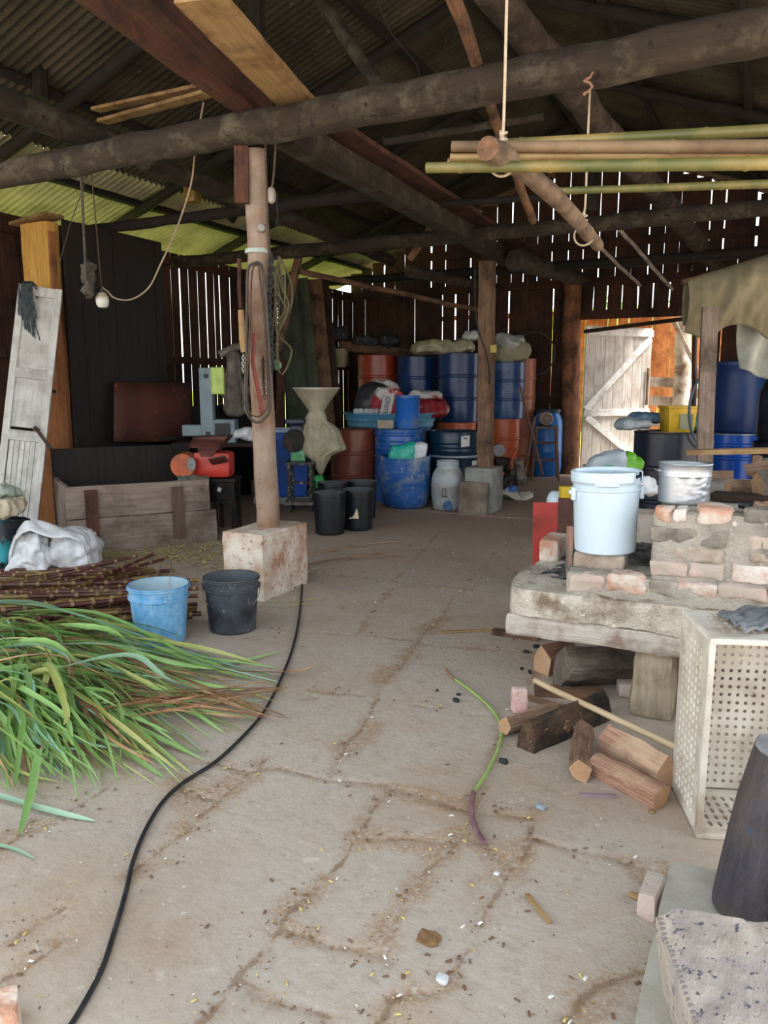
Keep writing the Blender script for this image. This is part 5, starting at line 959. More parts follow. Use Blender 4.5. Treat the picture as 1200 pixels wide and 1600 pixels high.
b = MB(); b.box((0.165, -0.115, (zat(655, 8.35) - zb_) / 2), (0.16, 0.012, 0.17)); b.build('opening_shade_plate', m_black, gm, smooth=0)  # solid black plate, painted shade of a hollow in the gear box
b = MB(); b.box((-0.17, 0.02, (zat(662, 8.35) - zb_) / 2 + 0.03), (0.22, 0.2, 0.12)); b.build('feed_arm', m_gbl, gm, bevel=0.01, smooth=0)
m_ygp = M('yellow_green_plastic', '#a8c24a', '#c8dc78', sc=4, rough=0.35, spot='#8fb03a', spot_sc=4)
b = MB(); zz0, zz1 = zat(616, 8.35) - zb_, zat(574, 8.35) - zb_; b.box((0.125, -0.09, (zz0 + zz1) / 2), (0.145, 0.05, zz1 - zz0)); b.build('panel', m_ygp, gm, bevel=0.012)
b = MB()
for sx, sz in ((-1, 0), (1, 0)): b.box((0.125 + sx * 0.058, -0.118, (zz0 + zz1) / 2), (0.012, 0.01, (zz1 - zz0) * 0.8))
for sz in (-1, 1): b.box((0.125, -0.118, (zz0 + zz1) / 2 + sz * (zz1 - zz0) * 0.4), (0.12, 0.01, 0.012))
b.build('panel_ridge', m_ygp, gm, smooth=0)
sack('cloth_bundle', AD(378, 690, 8.3), (0.22, 0.2, 0.14), m_plast, 'white cloth bundle at the right end of the workbench', 'cloth', seed=61, amp=0.05)
bt_ = AD(383, 652, 8.75); plank('wall_beam', AX(300, 655, -6.8), AX(400, 650, -6.8), 0.14, 0.17, mw_brown, 'brown beam fixed along the slatted wall behind the bench', 'beam')
hb = AD(366, 645, 9.4); sk = thing('hanging_sack', 'grey weathered sacks hanging under a pole behind the near post', 'sack', AD(368, 650, 9.4), TH)
b = MB(); H_ = zat(546, 9.4) - zat(650, 9.4)
b.rock((0, 0, H_ / 2), (0.30, 0.16, H_), n=9, amp=0.04, rnd=1.2, ns=5, seed=3, fn=lambda q: Vector((q.x * (0.6 + 0.8 * (0.5 - q.z / H_)) + 0.02 * math.sin(q.x * 40), q.y + 0.02 * math.sin(q.x * 45), q.z))); b.build('cloth', M('grey_sackcloth', '#6d675d', '#8c867a', sc=5, rough=0.9, bump=0.4, spot='#4a443c', spot_sc=3), sk, smooth=70)
b = MB(); b.tube([(-0.16, 0, H_ - 0.06), (0.0, 0, H_ + 0.02), (0.17, 0, H_ + 0.06)], 0.045, 10, flat=1.6); b.build('pole', mw_grey, sk)
plank('leaning_board', DP(434, 770, 10.4), AD(440, 560, 10.8), 0.12, 0.03, mw_red, 'reddish board leaning on the slatted wall beyond the near post', 'board', up=tuple(-FH))
# ================================================================ BRICK STOVE ON THE RIGHT
m_slab = M('limewashed_slab', '#b5aa9b', '#d5ccbf', sc=7, rough=0.95, bump=1.0, bump_d=0.035, spot='#83715d', spot_sc=6, spot_th=0.56, spot_w=0.08, speck='#e0d8c8', speck_sc=18, speck_th=0.66)
m_mortar = M('grey_mortar', '#a39b90', '#c2b9ac', sc=8, rough=0.95, bump=1.0, bump_d=0.03, spot='#7a7168', spot_sc=4, speck='#cfc8bc', speck_sc=20, speck_th=0.68)
BM = {'o': M('orange_brick', '#b08066', '#c89e88', sc=7, rough=0.95, bump=0.8, spot='#cfc4b8', spot_sc=8, spot_th=0.5, spot_w=0.08), 'p': M('pink_washed_brick', '#b89a8d', '#cdb8ad', sc=7, rough=0.95, bump=0.8, spot='#b3a79b', spot_sc=8, spot_th=0.5, spot_w=0.1), 'w': M('white_worn_brick', '#c9bfb6', '#e2dad2', sc=7, rough=0.95, bump=0.8, spot='#b48a76', spot_sc=6, spot_th=0.58), 'k': M('sooty_brick', '#5c5650', '#8f877d', sc=7, rough=0.95, bump=0.8, spot='#a59a8c', spot_sc=6, spot_th=0.54), 'g': M('grey_rendered_brick', '#a59a8c', '#bfb4a6', sc=7, rough=0.95, bump=0.8, spot='#8f7a6a', spot_sc=5)}
BK = list(BM)
stove = thing('brick_stove', 'whitewashed brick hearth raised on a thick slab, the pot and white drum on it', 'stove', (-0.4, 3.26, 0))
def sv(p): return Vector(p) - Vector((-0.4, 3.26, 0))
def chip(q):
    p = q + Vector((-0.1, 3.995, 0.46))
    k = max(0, (-0.93 - p.x)) * max(0, (3.36 - p.y)); return Vector((q.x + k * 3, q.y + k * 3, q.z))
b = MB(); b.rock(sv((-0.1, 3.995, 0.455)), (1.82, 1.53, 0.125), n=(60, 40, 6), amp=0.014, rnd=0.14, ns=7, seed=3, fn=chip); b.build('hearth_slab', m_slab, stove, smooth=60)
b = MB(); b.rock(sv((-0.33, 3.33, 0.345)), (1.34, 0.17, 0.105), n=(30, 5, 5), amp=0.012, rnd=0.35, ns=6, seed=5); b.build('timber', M('whitewashed_timber', '#b8aea2', '#d6cdc2', sc=5, stretch=(0.7, 8, 8), rough=0.9, bump=0.8, spot='#7d5e4a', spot_sc=5, spot_th=0.57), stove, smooth=60)
b = MB(); b.rock(sv((-0.1, 4.6, 0.345)), (1.7, 0.17, 0.105), n=(20, 4, 4), amp=0.01, rnd=0.3, ns=6, seed=7); b.build('timber', MATS['whitewashed_timber'], stove, smooth=60)
for (x, y) in ((-0.36, 3.36), (0.45, 3.36), (-0.7, 4.6), (0.45, 4.6)):
    b = MB(); b.rock(sv((x, y, 0.147)), (0.17, 0.17, 0.30), n=4, amp=0.008, rnd=0.3, ns=7, seed=x, fn=lambda q: Vector((q.x * (1 - q.z * 0.35), q.y, q.z))); b.build('leg', M('grey_stump_wood', '#8f8069', '#b3a48c', sc=5, stretch=(8, 8, 0.8), rough=0.9, bump=0.7, spot='#6c5d4c', spot_sc=4), stove, smooth=60)
def course(name, x0, x1, y0, y1, z0, z1, bricks, body=m_mortar):
    b = MB(); b.rock(sv(((x0 + x1) / 2, (y0 + y1) / 2, (z0 + z1) / 2)), (x1 - x0, y1 - y0, z1 - z0), n=(int((x1 - x0) / 0.035), int((y1 - y0) / 0.05) + 2, max(4, int((z1 - z0) / 0.03))), amp=0.009, rnd=0.15, ns=9, seed=x0 + z0)
    for (pa, pb, ya, yb_, c) in bricks:
        A_ = AY(pa, (ya + yb_) / 2, y0); B_ = AY(pb, (ya + yb_) / 2, y0); za = AY((pa + pb) / 2, yb_, y0).z; zb = AY((pa + pb) / 2, ya, y0).z
        b.rock(sv(((A_.x + B_.x) / 2, y0 + 0.050, (za + zb) / 2)), (B_.x - A_.x, 0.112, zb - za), n=(8, 3, 5), amp=0.014, rnd=0.4, ns=14, seed=pa, mi=1 + BK.index(c))
    return b.build(name, [body] + [BM[k] for k in BK], stove, smooth=60)
course('firebox', -0.395, 0.78, 3.28, 4.62, 0.50, 0.905, [(1022, 1051, 793, 816, 'o'), (1052, 1072, 793, 816, 'w'), (1090, 1146, 793, 819, 'o'), (1160, 1222, 795, 820, 'k'), (1018, 1136, 826, 853, 'k'), (1168, 1230, 838, 862, 'p'), (1040, 1130, 856, 876, 'g'), (1016, 1074, 878, 902, 'p'), (1078, 1131, 880, 906, 'p'), (1143, 1205, 883, 911, 'w'), (1208, 1240, 883, 911, 'o'), (1175, 1230, 866, 880, 'g')])
course('low_brick_course', -0.735, 0.78, 3.262, 3.52, 0.51, 0.612, [(889, 945, 898, 926, 'p'), (948, 1010, 898, 927, 'o'), (1012, 1050, 908, 930, 'k'), (1058, 1120, 912, 932, 'w'), (1122, 1200, 916, 938, 'p'), (1202, 1240, 916, 938, 'g')])
b = MB(); b.rock(sv((-0.62, 4.64, 0.60)), (0.5, 0.2, 0.18), n=5, amp=0.01, rnd=0.2, ns=8); b.build('back_course', BM['o'], stove, smooth=60)
b = MB(); b.rock(sv((-0.955, 3.92, 0.575)), (0.10, 0.22, 0.12), n=5, amp=0.008, rnd=0.3, ns=9); tag(b.build('brick', BM['o'], loc=sv((0, 0, 0)) * 0 + Vector((-0.4, 3.26, 0)), smooth=60), 'single orange brick at the left edge of the hearth slab', 'brick')
ash = MB(); ash.grid(lambda u, v: Vector((-0.92 + 0.53 * u, 3.45 + 1.1 * v, 0.516 + 0.035 * math.sin(PI * u) * math.sin(PI * v) + 0.010 * noise.fractal(Vector((u * 9, v * 16, 2)), 1, 2, 4))), 40, 60)
tag(ash.build('ash', M('ash_and_charcoal', '#5e5c5c', '#9b9895', sc=26, rough=0.95, bump=0.9, spot='#232324', spot_sc=14, spot_th=0.54), smooth=60), 'grey ash and charcoal spread over the open hearth', 'ash', kind='stuff')
# white drum on a brick
b = MB(); b.rock((0, 0, 0.035), (0.225, 0.12, 0.075), n=5, amp=0.008, rnd=0.35, ns=10, seed=4); tag(b.build('brick', BM['g'], loc=(-0.625, 3.44, 0.603), smooth=60), 'loose brick stub under the white drum', 'brick')
wdm = thing('white_drum', 'white plastic drum balanced on the loose brick stub, its lid torn open', 'drum', (-0.615, 3.47, 0.678), TH, rot=(0.0, math.radians(-1.2), TH)); wdm.scale = (0.95, 0.95, 0.97); m_wd = M('glossy_white_plastic', '#c2d4e0', '#ccdbe6', sc=3, rough=0.3, bump=0.0)
b = MB(); b.lathe([(0, 0.004), (0.132, 0.0), (0.139, 0.006), (0.150, 0.28), (0.150, 0.284), (0.156, 0.288), (0.156, 0.296), (0.150, 0.300), (0.152, 0.315), (0.158, 0.318), (0.158, 0.326), (0.153, 0.33), (0.153, 0.342), (0.146, 0.342), (0.144, 0.30)], 56); b.lathe([(0.144, 0.30), (0.134, 0.01), (0, 0.01)], 40); b.build('body', m_wd, wdm, smooth=45)
b = MB(); n_ = 56; pr = [(0.159, 0.322), (0.161, 0.330), (0.161, 0.366), (0.157, 0.371), (0.146, 0.371), (0.143, 0.356), (0, 0.352)]
a0 = -0.95; b.lathe(pr, n_, a0=a0 + 0.42, a1=a0 + 2 * PI); b.build('lid', m_wd, wdm, smooth=45, solid=0.003)
b = MB(); b.lathe([(0.160, 0.312), (0.166, 0.316), (0.166, 0.324), (0.160, 0.328)], 20, a0=-2.15, a1=-1.5); b.build('seal_tab', m_wd, wdm)
for s_ in (-1, 1):
    b = MB(); b.box((s_ * 0.158, -0.02, 0.27), (0.02, 0.03, 0.06)); b.box((s_ * 0.170, -0.02, 0.278), (0.018, 0.02, 0.018)); b.build('handle_lug', m_wd, wdm, bevel=0.004)
for a in (-2.05, -1.15):
    b = MB(); b.box((0.151 * math.cos(a), 0.151 * math.sin(a), 0.262), (0.006, 0.006, 0.035), rz=a); b.build('rib', m_wd, wdm, smooth=0)
# pot
pot = thing('aluminium_pot', 'dented aluminium pot on top of the brick firebox', 'pot', (-0.302, 3.52, 0.905), TH); m_alu = M('dented_aluminium', '#a5aaae', '#c2c6ca', sc=4, rough=0.42, metal=0.9, bump=0.0)
def dent(v):
    a = math.atan2(v.y, v.x); k = max(0, math.cos(a + 1.25)) ** 2; d = 0.004 * k * noise.fractal(Vector((a * 9, v.z * 55, 3)), 1, 2, 3) * (1 if v.z < 0.12 else 0); f = 1 + d / 0.1; return Vector((v.x * f, v.y * f, v.z))
b = MB(); b.lathe([(0, 0), (0.092, 0), (0.103, 0.006)] + [(0.105 + 0.001 * k / 20, 0.010 + 0.11 * k / 20) for k in range(21)] + [(0.109, 0.122), (0.109, 0.126), (0.107, 0.13), (0.108, 0.168), (0.111, 0.172), (0.109, 0.176), (0.104, 0.172), (0.102, 0.02), (0, 0.012)], 72, fn=dent); b.build('body', m_alu, pot, smooth=50)
b = MB(); b.tube([(-0.107, -0.02, 0.14), (-0.125, -0.02, 0.145), (-0.125, 0.02, 0.145), (-0.107, 0.02, 0.14)], 0.004, 6); b.build('handle', m_alu, pot)
# standing tile, wood block, yellow tin, red sheet, cup
plank('tile', AY(889, 902, 3.46), AY(890, 822, 3.50), 0.075, 0.018, M('brown_clay_tile', '#8f6a58', '#a98270', sc=6, rough=0.9, spot='#5f6a66', spot_sc=5), 'brown clay tile standing against the left of the white drum', 'tile', up=(1, 0.4, 0))
tb = AD(881, 836, 4.25); b = MB(); b.rock((0, 0, 0.10), (0.062, 0.09, 0.22), n=4, amp=0.004, rnd=0.15); tag(b.build('wood_block', M('dark_reddish_block', '#4c302b', '#66433b', sc=8, rough=0.85, bump=0.4), loc=(tb.x, tb.y, tb.z), rot=(0, 0, TH)), 'dark reddish block standing behind the white drum', 'block')
plank('shelf_support', (tb.x, tb.y, 0.51), (tb.x, tb.y, tb.z - 0.012), 0.06, 0.08, BM['o'], 'orange brick upright under the dark reddish block', 'brick', up=(0, 1, 0))
b = MB(); b.rock((0, 0, 0.033), (0.065, 0.065, 0.066), n=4, amp=0.002, rnd=0.2); tag(b.build('tin', M('yellow_tin', '#b89a1c', '#cfb030', sc=5, rough=0.5), loc=(tb.x, tb.y, tb.z + 0.212), rot=(0, 0, TH)), 'yellow tin on top of the dark reddish block', 'tin')
rsx = AD(852, 880, 4.72); b = MB(); b.box((0, 0, 0.34), (0.16, 0.02, 0.70), rx=-0.12); tag(b.build('metal_sheet', M('bright_red_sheet', '#a5322a', '#bb443a', sc=4, rough=0.6, spot='#7d2a22', spot_sc=4), loc=(rsx.x, rsx.y, 0.0), rot=(0, 0, TH), smooth=0, bevel=0.003), 'red painted metal sheet standing at the left end of the hearth', 'sheet')
plank('metal_sheet', AD(1000, 836, 5.1), AD(1052, 838, 5.1), 0.3, 0.012, MATS['bright_red_sheet'], 'red painted metal sheet lying behind the hearth', 'sheet')
cpt = DP(866, 830, 5.6); cup = thing('bottle', 'white plastic bottle with a red label behind the hearth', 'bottle', (cpt.x, cpt.y, 0.0)); zc0 = AD(866, 826, 5.6).z - 0.0
b = MB(); b.lathe([(0, 0), (0.06, 0), (0.065, 0.01), (0.065, zc0 + 0.22), (0.05, zc0 + 0.26), (0.03, zc0 + 0.28), (0, zc0 + 0.28)], 20); b.build('body', m_wd, cup)
b = MB(); b.lathe([(0.067, zc0 + 0.02), (0.067, zc0 + 0.13)], 20); b.build('red_label', M('red_label_film', '#a83a44', '#c05058', rough=0.5), cup)

# ================================================================ BEHIND THE STOVE
nd = DP(1037, 850, 6.75); drum('large dark navy drum behind the hearth carrying the yellow bucket', nd + Vector((0, 0, 0.12)), paint('black_navy_paint', '#131a28', '#1b2638', spot='#3a2c28'), r=0.30, h=0.90, hoops=(0.34, 0.66))
b = MB(); b.rock((0, 0, 0.06), (0.5, 0.5, 0.12), n=4, amp=0.006, rnd=0.15); tag(b.build('block', m_conc, loc=(nd.x, nd.y, 0)), 'low concrete block under the large dark navy drum', 'block')
m_yel = M('yellow_plastic', '#b8921a', '#caa52a', sc=4, rough=0.45, spot='#9a7a1c', spot_sc=5)
yb2 = thing('yellow_bucket', 'square yellow bucket on the large dark navy drum', 'bucket', (nd.x + 0.06, nd.y - 0.09, 1.022), TH)
def sqv(v):
    a = math.atan2(v.y, v.x); k = 1 / max(abs(math.cos(a)), abs(math.sin(a))); k = 1 + (k - 1) * 0.8; return Vector((v.x * k, v.y * k, v.z))
b = MB(); b.lathe([(0, 0), (0.105, 0), (0.112, 0.01), (0.126, 0.20), (0.135, 0.203), (0.135, 0.22), (0.124, 0.22), (0.106, 0.012), (0, 0.01)], 48, fn=sqv); b.build('body', m_yel, yb2, smooth=40)
b = MB(); b.box((0.03, -0.126, 0.09), (0.11, 0.004, 0.13)); b.build('worn_label', M('grey_green_label', '#6a6a50', '#84846c', sc=8, rough=0.7), yb2, smooth=0)
sack('plastic_bag', AD(992, 672, 6.62), (0.30, 0.2, 0.10), M('grey_film', '#7d868c', '#a5aeb4', sc=6, rough=0.35, bump=0.3), 'grey plastic bag overhanging the left rim of the large dark navy drum', 'bag', rz=TH, seed=71, amp=0.03, rnd=1.4)
sack('plastic_bag', AD(1010, 662, 6.85), (0.30, 0.2, 0.10), M('blue_grey_film', '#3c5a78', '#6f8aa6', sc=6, rough=0.35, bump=0.3), 'blue grey plastic bag behind the yellow bucket', 'bag', rz=TH, seed=72, amp=0.03, rnd=1.4)
sack('plastic_bag', AD(1080, 672, 6.8), (0.22, 0.2, 0.16), M('dark_teal_film', '#14544c', '#1f746a', sc=6, rough=0.4, bump=0.3, spot='#6d7d84', spot_sc=4, spot_th=0.58), 'dark teal bag on the right of the yellow bucket', 'bag', rz=TH, seed=73, amp=0.03, rnd=1.4)
sack('plastic_bag', AD(1012, 775, 4.95), (0.14, 0.1, 0.14), m_plast, 'scrap of white plastic hooked behind the aluminium pot', 'bag', rz=TH, seed=74, amp=0.05, rnd=1.3)
gb = DP(945, 790, 5.35); bk5 = thing('grey_bucket', 'grey bucket stuffed with a printed grey carrier bag and a bright green bag', 'bucket', (gb.x, gb.y, 0.42), TH); b = MB()
b.lathe([(0, 0), (0.13, 0), (0.155, 0.42), (0.165, 0.425), (0.165, 0.44), (0.15, 0.44), (0.125, 0.02), (0, 0.02)], 32); b.build('body', M('grey_green_plastic', '#7d8a88', '#98a4a2', rough=0.5), bk5)
zz = AD(945, 740, 5.3).z - 0.42
b = MB(); b.rock((-0.03, -0.13, zz + 0.06), (0.27, 0.14, 0.20), n=9, amp=0.03, rnd=1.4, ns=7, seed=4, ry=-0.2); b.build('grey_bag', M('grey_carrier_bag', '#8f9ba4', '#adb7be', sc=5, rough=0.4, bump=0.3), bk5, smooth=70)
b = MB()
for k in range(14): b.box((-0.07 + 0.014 * (k % 5), -0.212, zz + 0.02 + 0.022 * (k // 5)), (0.012, 0.012, 0.013 + 0.006 * (k % 3)), ry=0.3 * (k % 3 - 1))
b.build('green_print', M('green_ink', '#1f8a4a', '#2f9c5a', rough=0.6), bk5, smooth=0)
b = MB(); b.rock((0.125, -0.10, zz + 0.07), (0.16, 0.12, 0.17), n=8, amp=0.04, rnd=1.4, ns=8, seed=5, ry=0.3); b.build('green_bag', M('leaf_green_film', '#4f9a1e', '#7cc03a', sc=5, rough=0.35, transl=0.15, bump=0.3), bk5, smooth=70)
b = MB(); b.rock((0, 0, 0.21), (0.36, 0.36, 0.42), n=4, amp=0.006, rnd=0.15); tag(b.build('block', m_conc, loc=(gb.x, gb.y, 0), rot=(0, 0, TH)), 'concrete block under the stuffed grey bucket', 'block')
tdp = DP(1142, 760, 8.6); drum('glossy blue drum with a pale clamp ring behind the woodpile', tdp, paint('glossy_blue_paint', '#1245a0', '#1c58bc', rough=0.25), r=0.265, h=0.90, hoops=(0.36, 0.70, 0.86), ringmat=M('galvanised_ring', '#8f9a98', '#b0bab8', rough=0.35, metal=0.6))
tbx = thing('plastic_barrel', 'tall dark blue plastic barrel standing on the glossy blue drum', 'barrel', tdp + Vector((0, 0, 0.905)) + RV * 0.02); b = MB(); m_tb = M('deep_blue_plastic', '#102c5c', '#183a74', sc=3, rough=0.45)
b.lathe([(0, 0), (0.235, 0), (0.255, 0.03), (0.262, 0.2), (0.262, 0.60), (0.255, 0.70), (0.262, 0.71), (0.262, 0.73), (0, 0.735)], 40); b.build('body', m_tb, tbx, smooth=45)
b = MB(); b.lathe([(0.26, 0.725), (0.27, 0.73), (0.27, 0.765), (0.255, 0.775), (0, 0.775)], 40); b.build('lid', m_tb, tbx)
rb_ = DP(1215, 800, 7.4); drum('black blue drum at the right edge behind the woodpile', rb_ + Vector((0, 0, 0.0)), paint('black_blue_paint', '#10161f', '#1a2430'), r=0.27, h=0.88)
tb2 = thing('plastic_barrel', 'black blue barrel at the right edge, standing on the black blue drum', 'barrel', rb_ + Vector((0, 0, 0.885))); b = MB(); b.lathe([(0, 0), (0.22, 0), (0.25, 0.06), (0.25, 0.45), (0.2, 0.58), (0.12, 0.62), (0, 0.62)], 36); b.build('body', MATS['black_blue_paint'], tb2)
pk = AD(1100, 722, 6.1); plank('upright_plank', (pk.x + 0.03, pk.y, -0.01), AD(1109, 480, 6.15), 0.125, 0.035, wood('grey_brown_plank', '#5f5145', '#85756a', spot='#41372e', spot_sc=3), 'grey brown plank standing upright in front of the tall dark blue barrel', 'plank', up=tuple(-FH))
hq = [AD(1112, 590, 6.5), AD(1095, 590, 6.45), AD(1083, 610, 6.42), AD(1077, 640, 6.4), AD(1080, 672, 6.4), AD(1090, 692, 6.42), AD(1104, 700, 6.45), AD(1115, 690, 6.5)]
rope('hose_loop', hq, 0.012, M('grey_blue_hose', '#3a4450', '#566270', rough=0.5), 'dark grey hose looped behind the upright plank', 'hose')
plank('plank', AD(1076, 706, 4.75), AD(1235, 703, 4.45), 0.14, 0.03, mw_pale, 'pale brown plank laid across behind the pot', 'plank')
# canvas
m_canvas = M('olive_canvas', '#716a52', '#928a6e', sc=5, rough=0.9, bump=0.3, spot='#5c5540', spot_sc=2.5, spot_th=0.56, spot_w=0.15)
cA = AD(1073, 436, 6.6); cB = AD(1235, 385, 6.6); b = MB()
def canv(u, v):
    p = cA.lerp(cB, u); s_ = (v - 0.36); down = abs(s_) / (0.64 if s_ > 0 else 0.36); H_ = (0.46 + 0.26 * u if s_ > 0 else 0.40) * (0.94 + 0.10 * math.sin(u * 9)); side = 1 if s_ > 0 else -1
    bel = (0.05 + 0.13 * min(1, u * 2)) * math.sin(PI * min(1, down ** 0.8)) + 0.03 * (1 - math.exp(-down * 6))
    fld = (0.030 * math.sin(16 * u + 9 * v + 5 * u * v) * math.exp(-((u - 0.45) / 0.25) ** 2) + 0.012 * math.sin(7 * u - 8 * v)) * math.sin(PI * min(1, down * 0.7)) + 0.02 * noise.fractal(Vector((u * 12, v * 8, 1)), 1, 2, 3)
    return p - cA - FH * (side * (bel + fld)) - Vector((0, 0, H_ * down)) + Vector((0, 0, 0.01 * math.sin(20 * u) * down))
b.grid(canv, 60, 40); tag(b.build('canvas_tarp', m_canvas, loc=cA, solid=0.006, smooth=80), 'olive canvas tarp slung over a pole at the upper right', 'tarp')
log('pole', cA - RV * 0.04 - Vector((0, 0, 0.025)), cB + RV * 0.3 + Vector((0, 0, 0.04)), 0.025, 0.025, mw_brown, 'pole under the olive canvas tarp', 'pole')
c2 = AD(1152, 505, 6.75); b = MB(); b.grid(lambda u, v: RV * (0.36 * u + 0.05 * v * (1 - u)) + FH * (0.04 * math.sin(9 * u + 3 * v)) - Vector((0, 0, (0.38 + 0.12 * u) * v)), 24, 18)
tag(b.build('cloth', M('pale_grey_cloth', '#86887c', '#a9aca2', sc=6, rough=0.9, bump=0.3), loc=c2, solid=0.006, smooth=80), 'pale grey cloth hanging below the olive canvas', 'cloth')
# woodpile on the stove
mw_fire = M('split_firewood', '#7d5c48', '#c0a086', sc=5, stretch=(22, 22, 0.8), rough=0.9, bump=0.7, spot='#6d4a34', spot_sc=4, spot_th=0.6, vary=0.2); mw_end = M('firewood_end', '#a97f5c', '#c9a482', sc=12, rough=0.9, bump=0.4, vary=0.2)
def firewood(A, B_, r, label, mat=None, group=None, seed=0, shape=None, name='firewood', cat='firewood', flat=1.0, end=None):
    m_, L = frame(A, B_); b = MB(); k = max(5, int(L / 0.03)); rs_ = random.Random(seed * 3 + 1); shape = shape or tuple(rs_.choice((0.55, 0.7, 0.9, 1.0, 1.1)) for _ in range(5)); b.tube([(0.008 * noise.noise(Vector((i * .3, seed, 0))), 0.008 * noise.noise(Vector((i * .3, 0, seed))), L * i / k + (0.02 * math.sin(seed) if i in (0, k) else 0)) for i in range(k + 1)], [r * (1 + 0.10 * noise.noise(Vector((i * .4, seed, 5)))) for i in range(k + 1)], 10, rough=0.07, ns=14, seed=seed, shape=[f_ for s_, s2 in zip(shape, shape[1:] + shape[:1]) for f_ in (s_ * 1.12, (s_ + s2) * 0.46)], capmi=1, flat=flat)
    return tag(b.build(name, [mat or mw_fire, end or mw_end], mat4=m_, smooth=24), label, cat, group)
m_greylog = M('grey_split_log', '#6b5f52', '#94887a', sc=5, stretch=(8, 8, 0.8), rough=0.9, bump=0.8, spot='#4a4038', spot_sc=4, vary=0.1)
zt0 = 0.905
firewood((-0.02, 3.75, zt0 + 0.055), (0.45, 3.95, zt0 + 0.06), 0.065, 'thick round log on the woodpile with its cut end toward the pot', m_greylog, seed=3, shape=(1, 1, 1, 1, 1))
firewood((-0.13, 3.9, zt0 + 0.03), (0.4, 4.25, zt0 + 0.03), 0.038, 'pale split log lying low on the woodpile behind the pot', seed=4)
plank('board', (-0.2, 3.72, zt0 + 0.015), (0.5, 3.6, zt0 + 0.015), 0.16, 0.028, mw_dark, 'dark board lying on the firebox right of the pot', 'board')
plank('board', AD(1108, 752, 4.35), AD(1146, 752, 4.3), 0.03, 0.12, mw_fire, 'short light brown board on edge behind the pot', 'board')
firewood((-0.06, 4.1, zt0 + 0.10), (0.1, 4.1, zt0 + 0.13), 0.03, 'short split stick standing out of the woodpile', seed=5)
firewood((0.0, 4.2, zt0 + 0.12), (0.45, 4.2, zt0 + 0.14), 0.05, 'rough log across the top of the woodpile', m_greylog, seed=6)
firewood((0.02, 3.85, zt0 + 0.155), (0.45, 4.0, zt0 + 0.165), 0.034, 'pale log on top of the thick round log', seed=8)
firewood(AD(1180, 742, 3.95), AD(1184, 716, 4.0), 0.028, 'light split piece leaning on the thick round log', seed=9)
for (pa, lab, mm) in ((1166, 'black bottle lying on the firebox edge', m_black), (1191, 'short brown bamboo handle lying on the firebox edge', mw_fire)):
    A_ = AY(pa - 9, 783, 3.42); B_ = AY(pa + 10, 784, 3.40); A_.z = B_.z = zt0 + 0.022; log('handle', A_, B_, 0.017, 0.018, mm, lab, 'handle', n=12)

# ================================================================ FIREWOOD ON THE FLOOR
m_char = M('charred_wood', '#3c2d22', '#7a5c42', sc=6, stretch=(8, 8, 0.8), rough=0.9, bump=0.8, spot='#171312', spot_sc=5, spot_th=0.5, speck='#c49a68', speck_sc=12, speck_th=0.64)
def GF(px, py, z): return G(px, py, z)
firewood(GF(795, 1136, 0.04), GF(872, 1110, 0.035), 0.040, 'pale split log end nearest the pink brick', seed=11)
firewood(GF(826, 1150, 0.055), GF(945, 1102, 0.05), 0.058, 'charred split log with a burnt end beneath the pale pole', m_char, seed=12, end=m_char)
firewood(GF(908, 1140, 0.04), GF(902, 1204, 0.04), 0.042, 'short reddish log standing up beside the charred log', seed=13)
firewood(GF(924, 1186, 0.045), GF(1028, 1240, 0.045), 0.050, 'orange split log with a pale edge, the lower of the two by the crate', M('orange_firewood', '#94644e', '#d0a890', sc=5, stretch=(22, 22, 0.8), rough=0.9, bump=0.6, spot='#d5bc98', spot_sc=3, spot_th=0.62), seed=14)
firewood(GF(946, 1152, 0.06), GF(1040, 1206, 0.065), 0.058, 'striped orange split log, the upper of the two by the crate', MATS['orange_firewood'], seed=15, shape=(1, 0.7, 1.1, 0.9, 0.8))
firewood(GF(880, 1045, 0.105), GF(996, 1040, 0.105), 0.122, 'big grey split log under the hearth slab', m_greylog, seed=16, shape=(0.8, 0.72, 1.05, 0.45, 0.95), end=m_greylog)
firewood(GF(850, 1030, 0.07), GF(900, 1018, 0.07), 0.075, 'reddish log end behind the big grey split log', M('reddish_firewood', '#7d5848', '#a37c68', sc=5, stretch=(8, 8, 0.8), rough=0.9, bump=0.6), seed=17)
log('pole', GF(835, 1063, 0.115), GF(1056, 1168, 0.115), 0.0125, 0.0125, wood('clean_pale_wood', '#c9ae88', '#dcc6a4', spot='#b89868'), 'clean pale round pole lying across the firewood', 'pole', rough=0.02, n=12)
plank('splinter', GF(822, 1088, 0.012), GF(880, 1106, 0.012), 0.03, 0.018, mw_fire, 'thin splinter lying beside the pink brick', 'splinter')
plank('splinter', GF(835, 1078, 0.014), GF(945, 1085, 0.014), 0.10, 0.022, mw_brown, 'flat brown board scrap under the pale pole', 'board')
plank('splinter', GF(905, 1112, 0.07), GF(934, 1096, 0.075), 0.025, 0.015, mw_pale, 'pale splinter resting on the charred log', 'splinter')
b = MB(); b.rock((0, 0, 0.055), (0.068, 0.05, 0.11), n=5, amp=0.008, rnd=0.35, ns=12); pb2 = G(808, 1115); tag(b.build('brick', M('pink_brick', '#cf9f98', '#e0bab2', sc=9, rough=0.95, bump=0.7, spot='#c4b4a8', spot_sc=8), loc=(pb2.x, pb2.y + 0.025, 0), rot=(0, 0, TH + 0.1), smooth=60), 'pink broken brick standing on the floor left of the firewood', 'brick')
b = MB(); b.rock((0, 0, 0.035), (0.09, 0.08, 0.07), n=4, amp=0.008, rnd=0.35, ns=12); pb2 = G(977, 1092); tag(b.build('brick', BM['p'], loc=(pb2.x, pb2.y + 0.04, 0), rot=(0, 0, 0.3), smooth=60), 'small grey pink brick beside the hearth leg', 'brick')
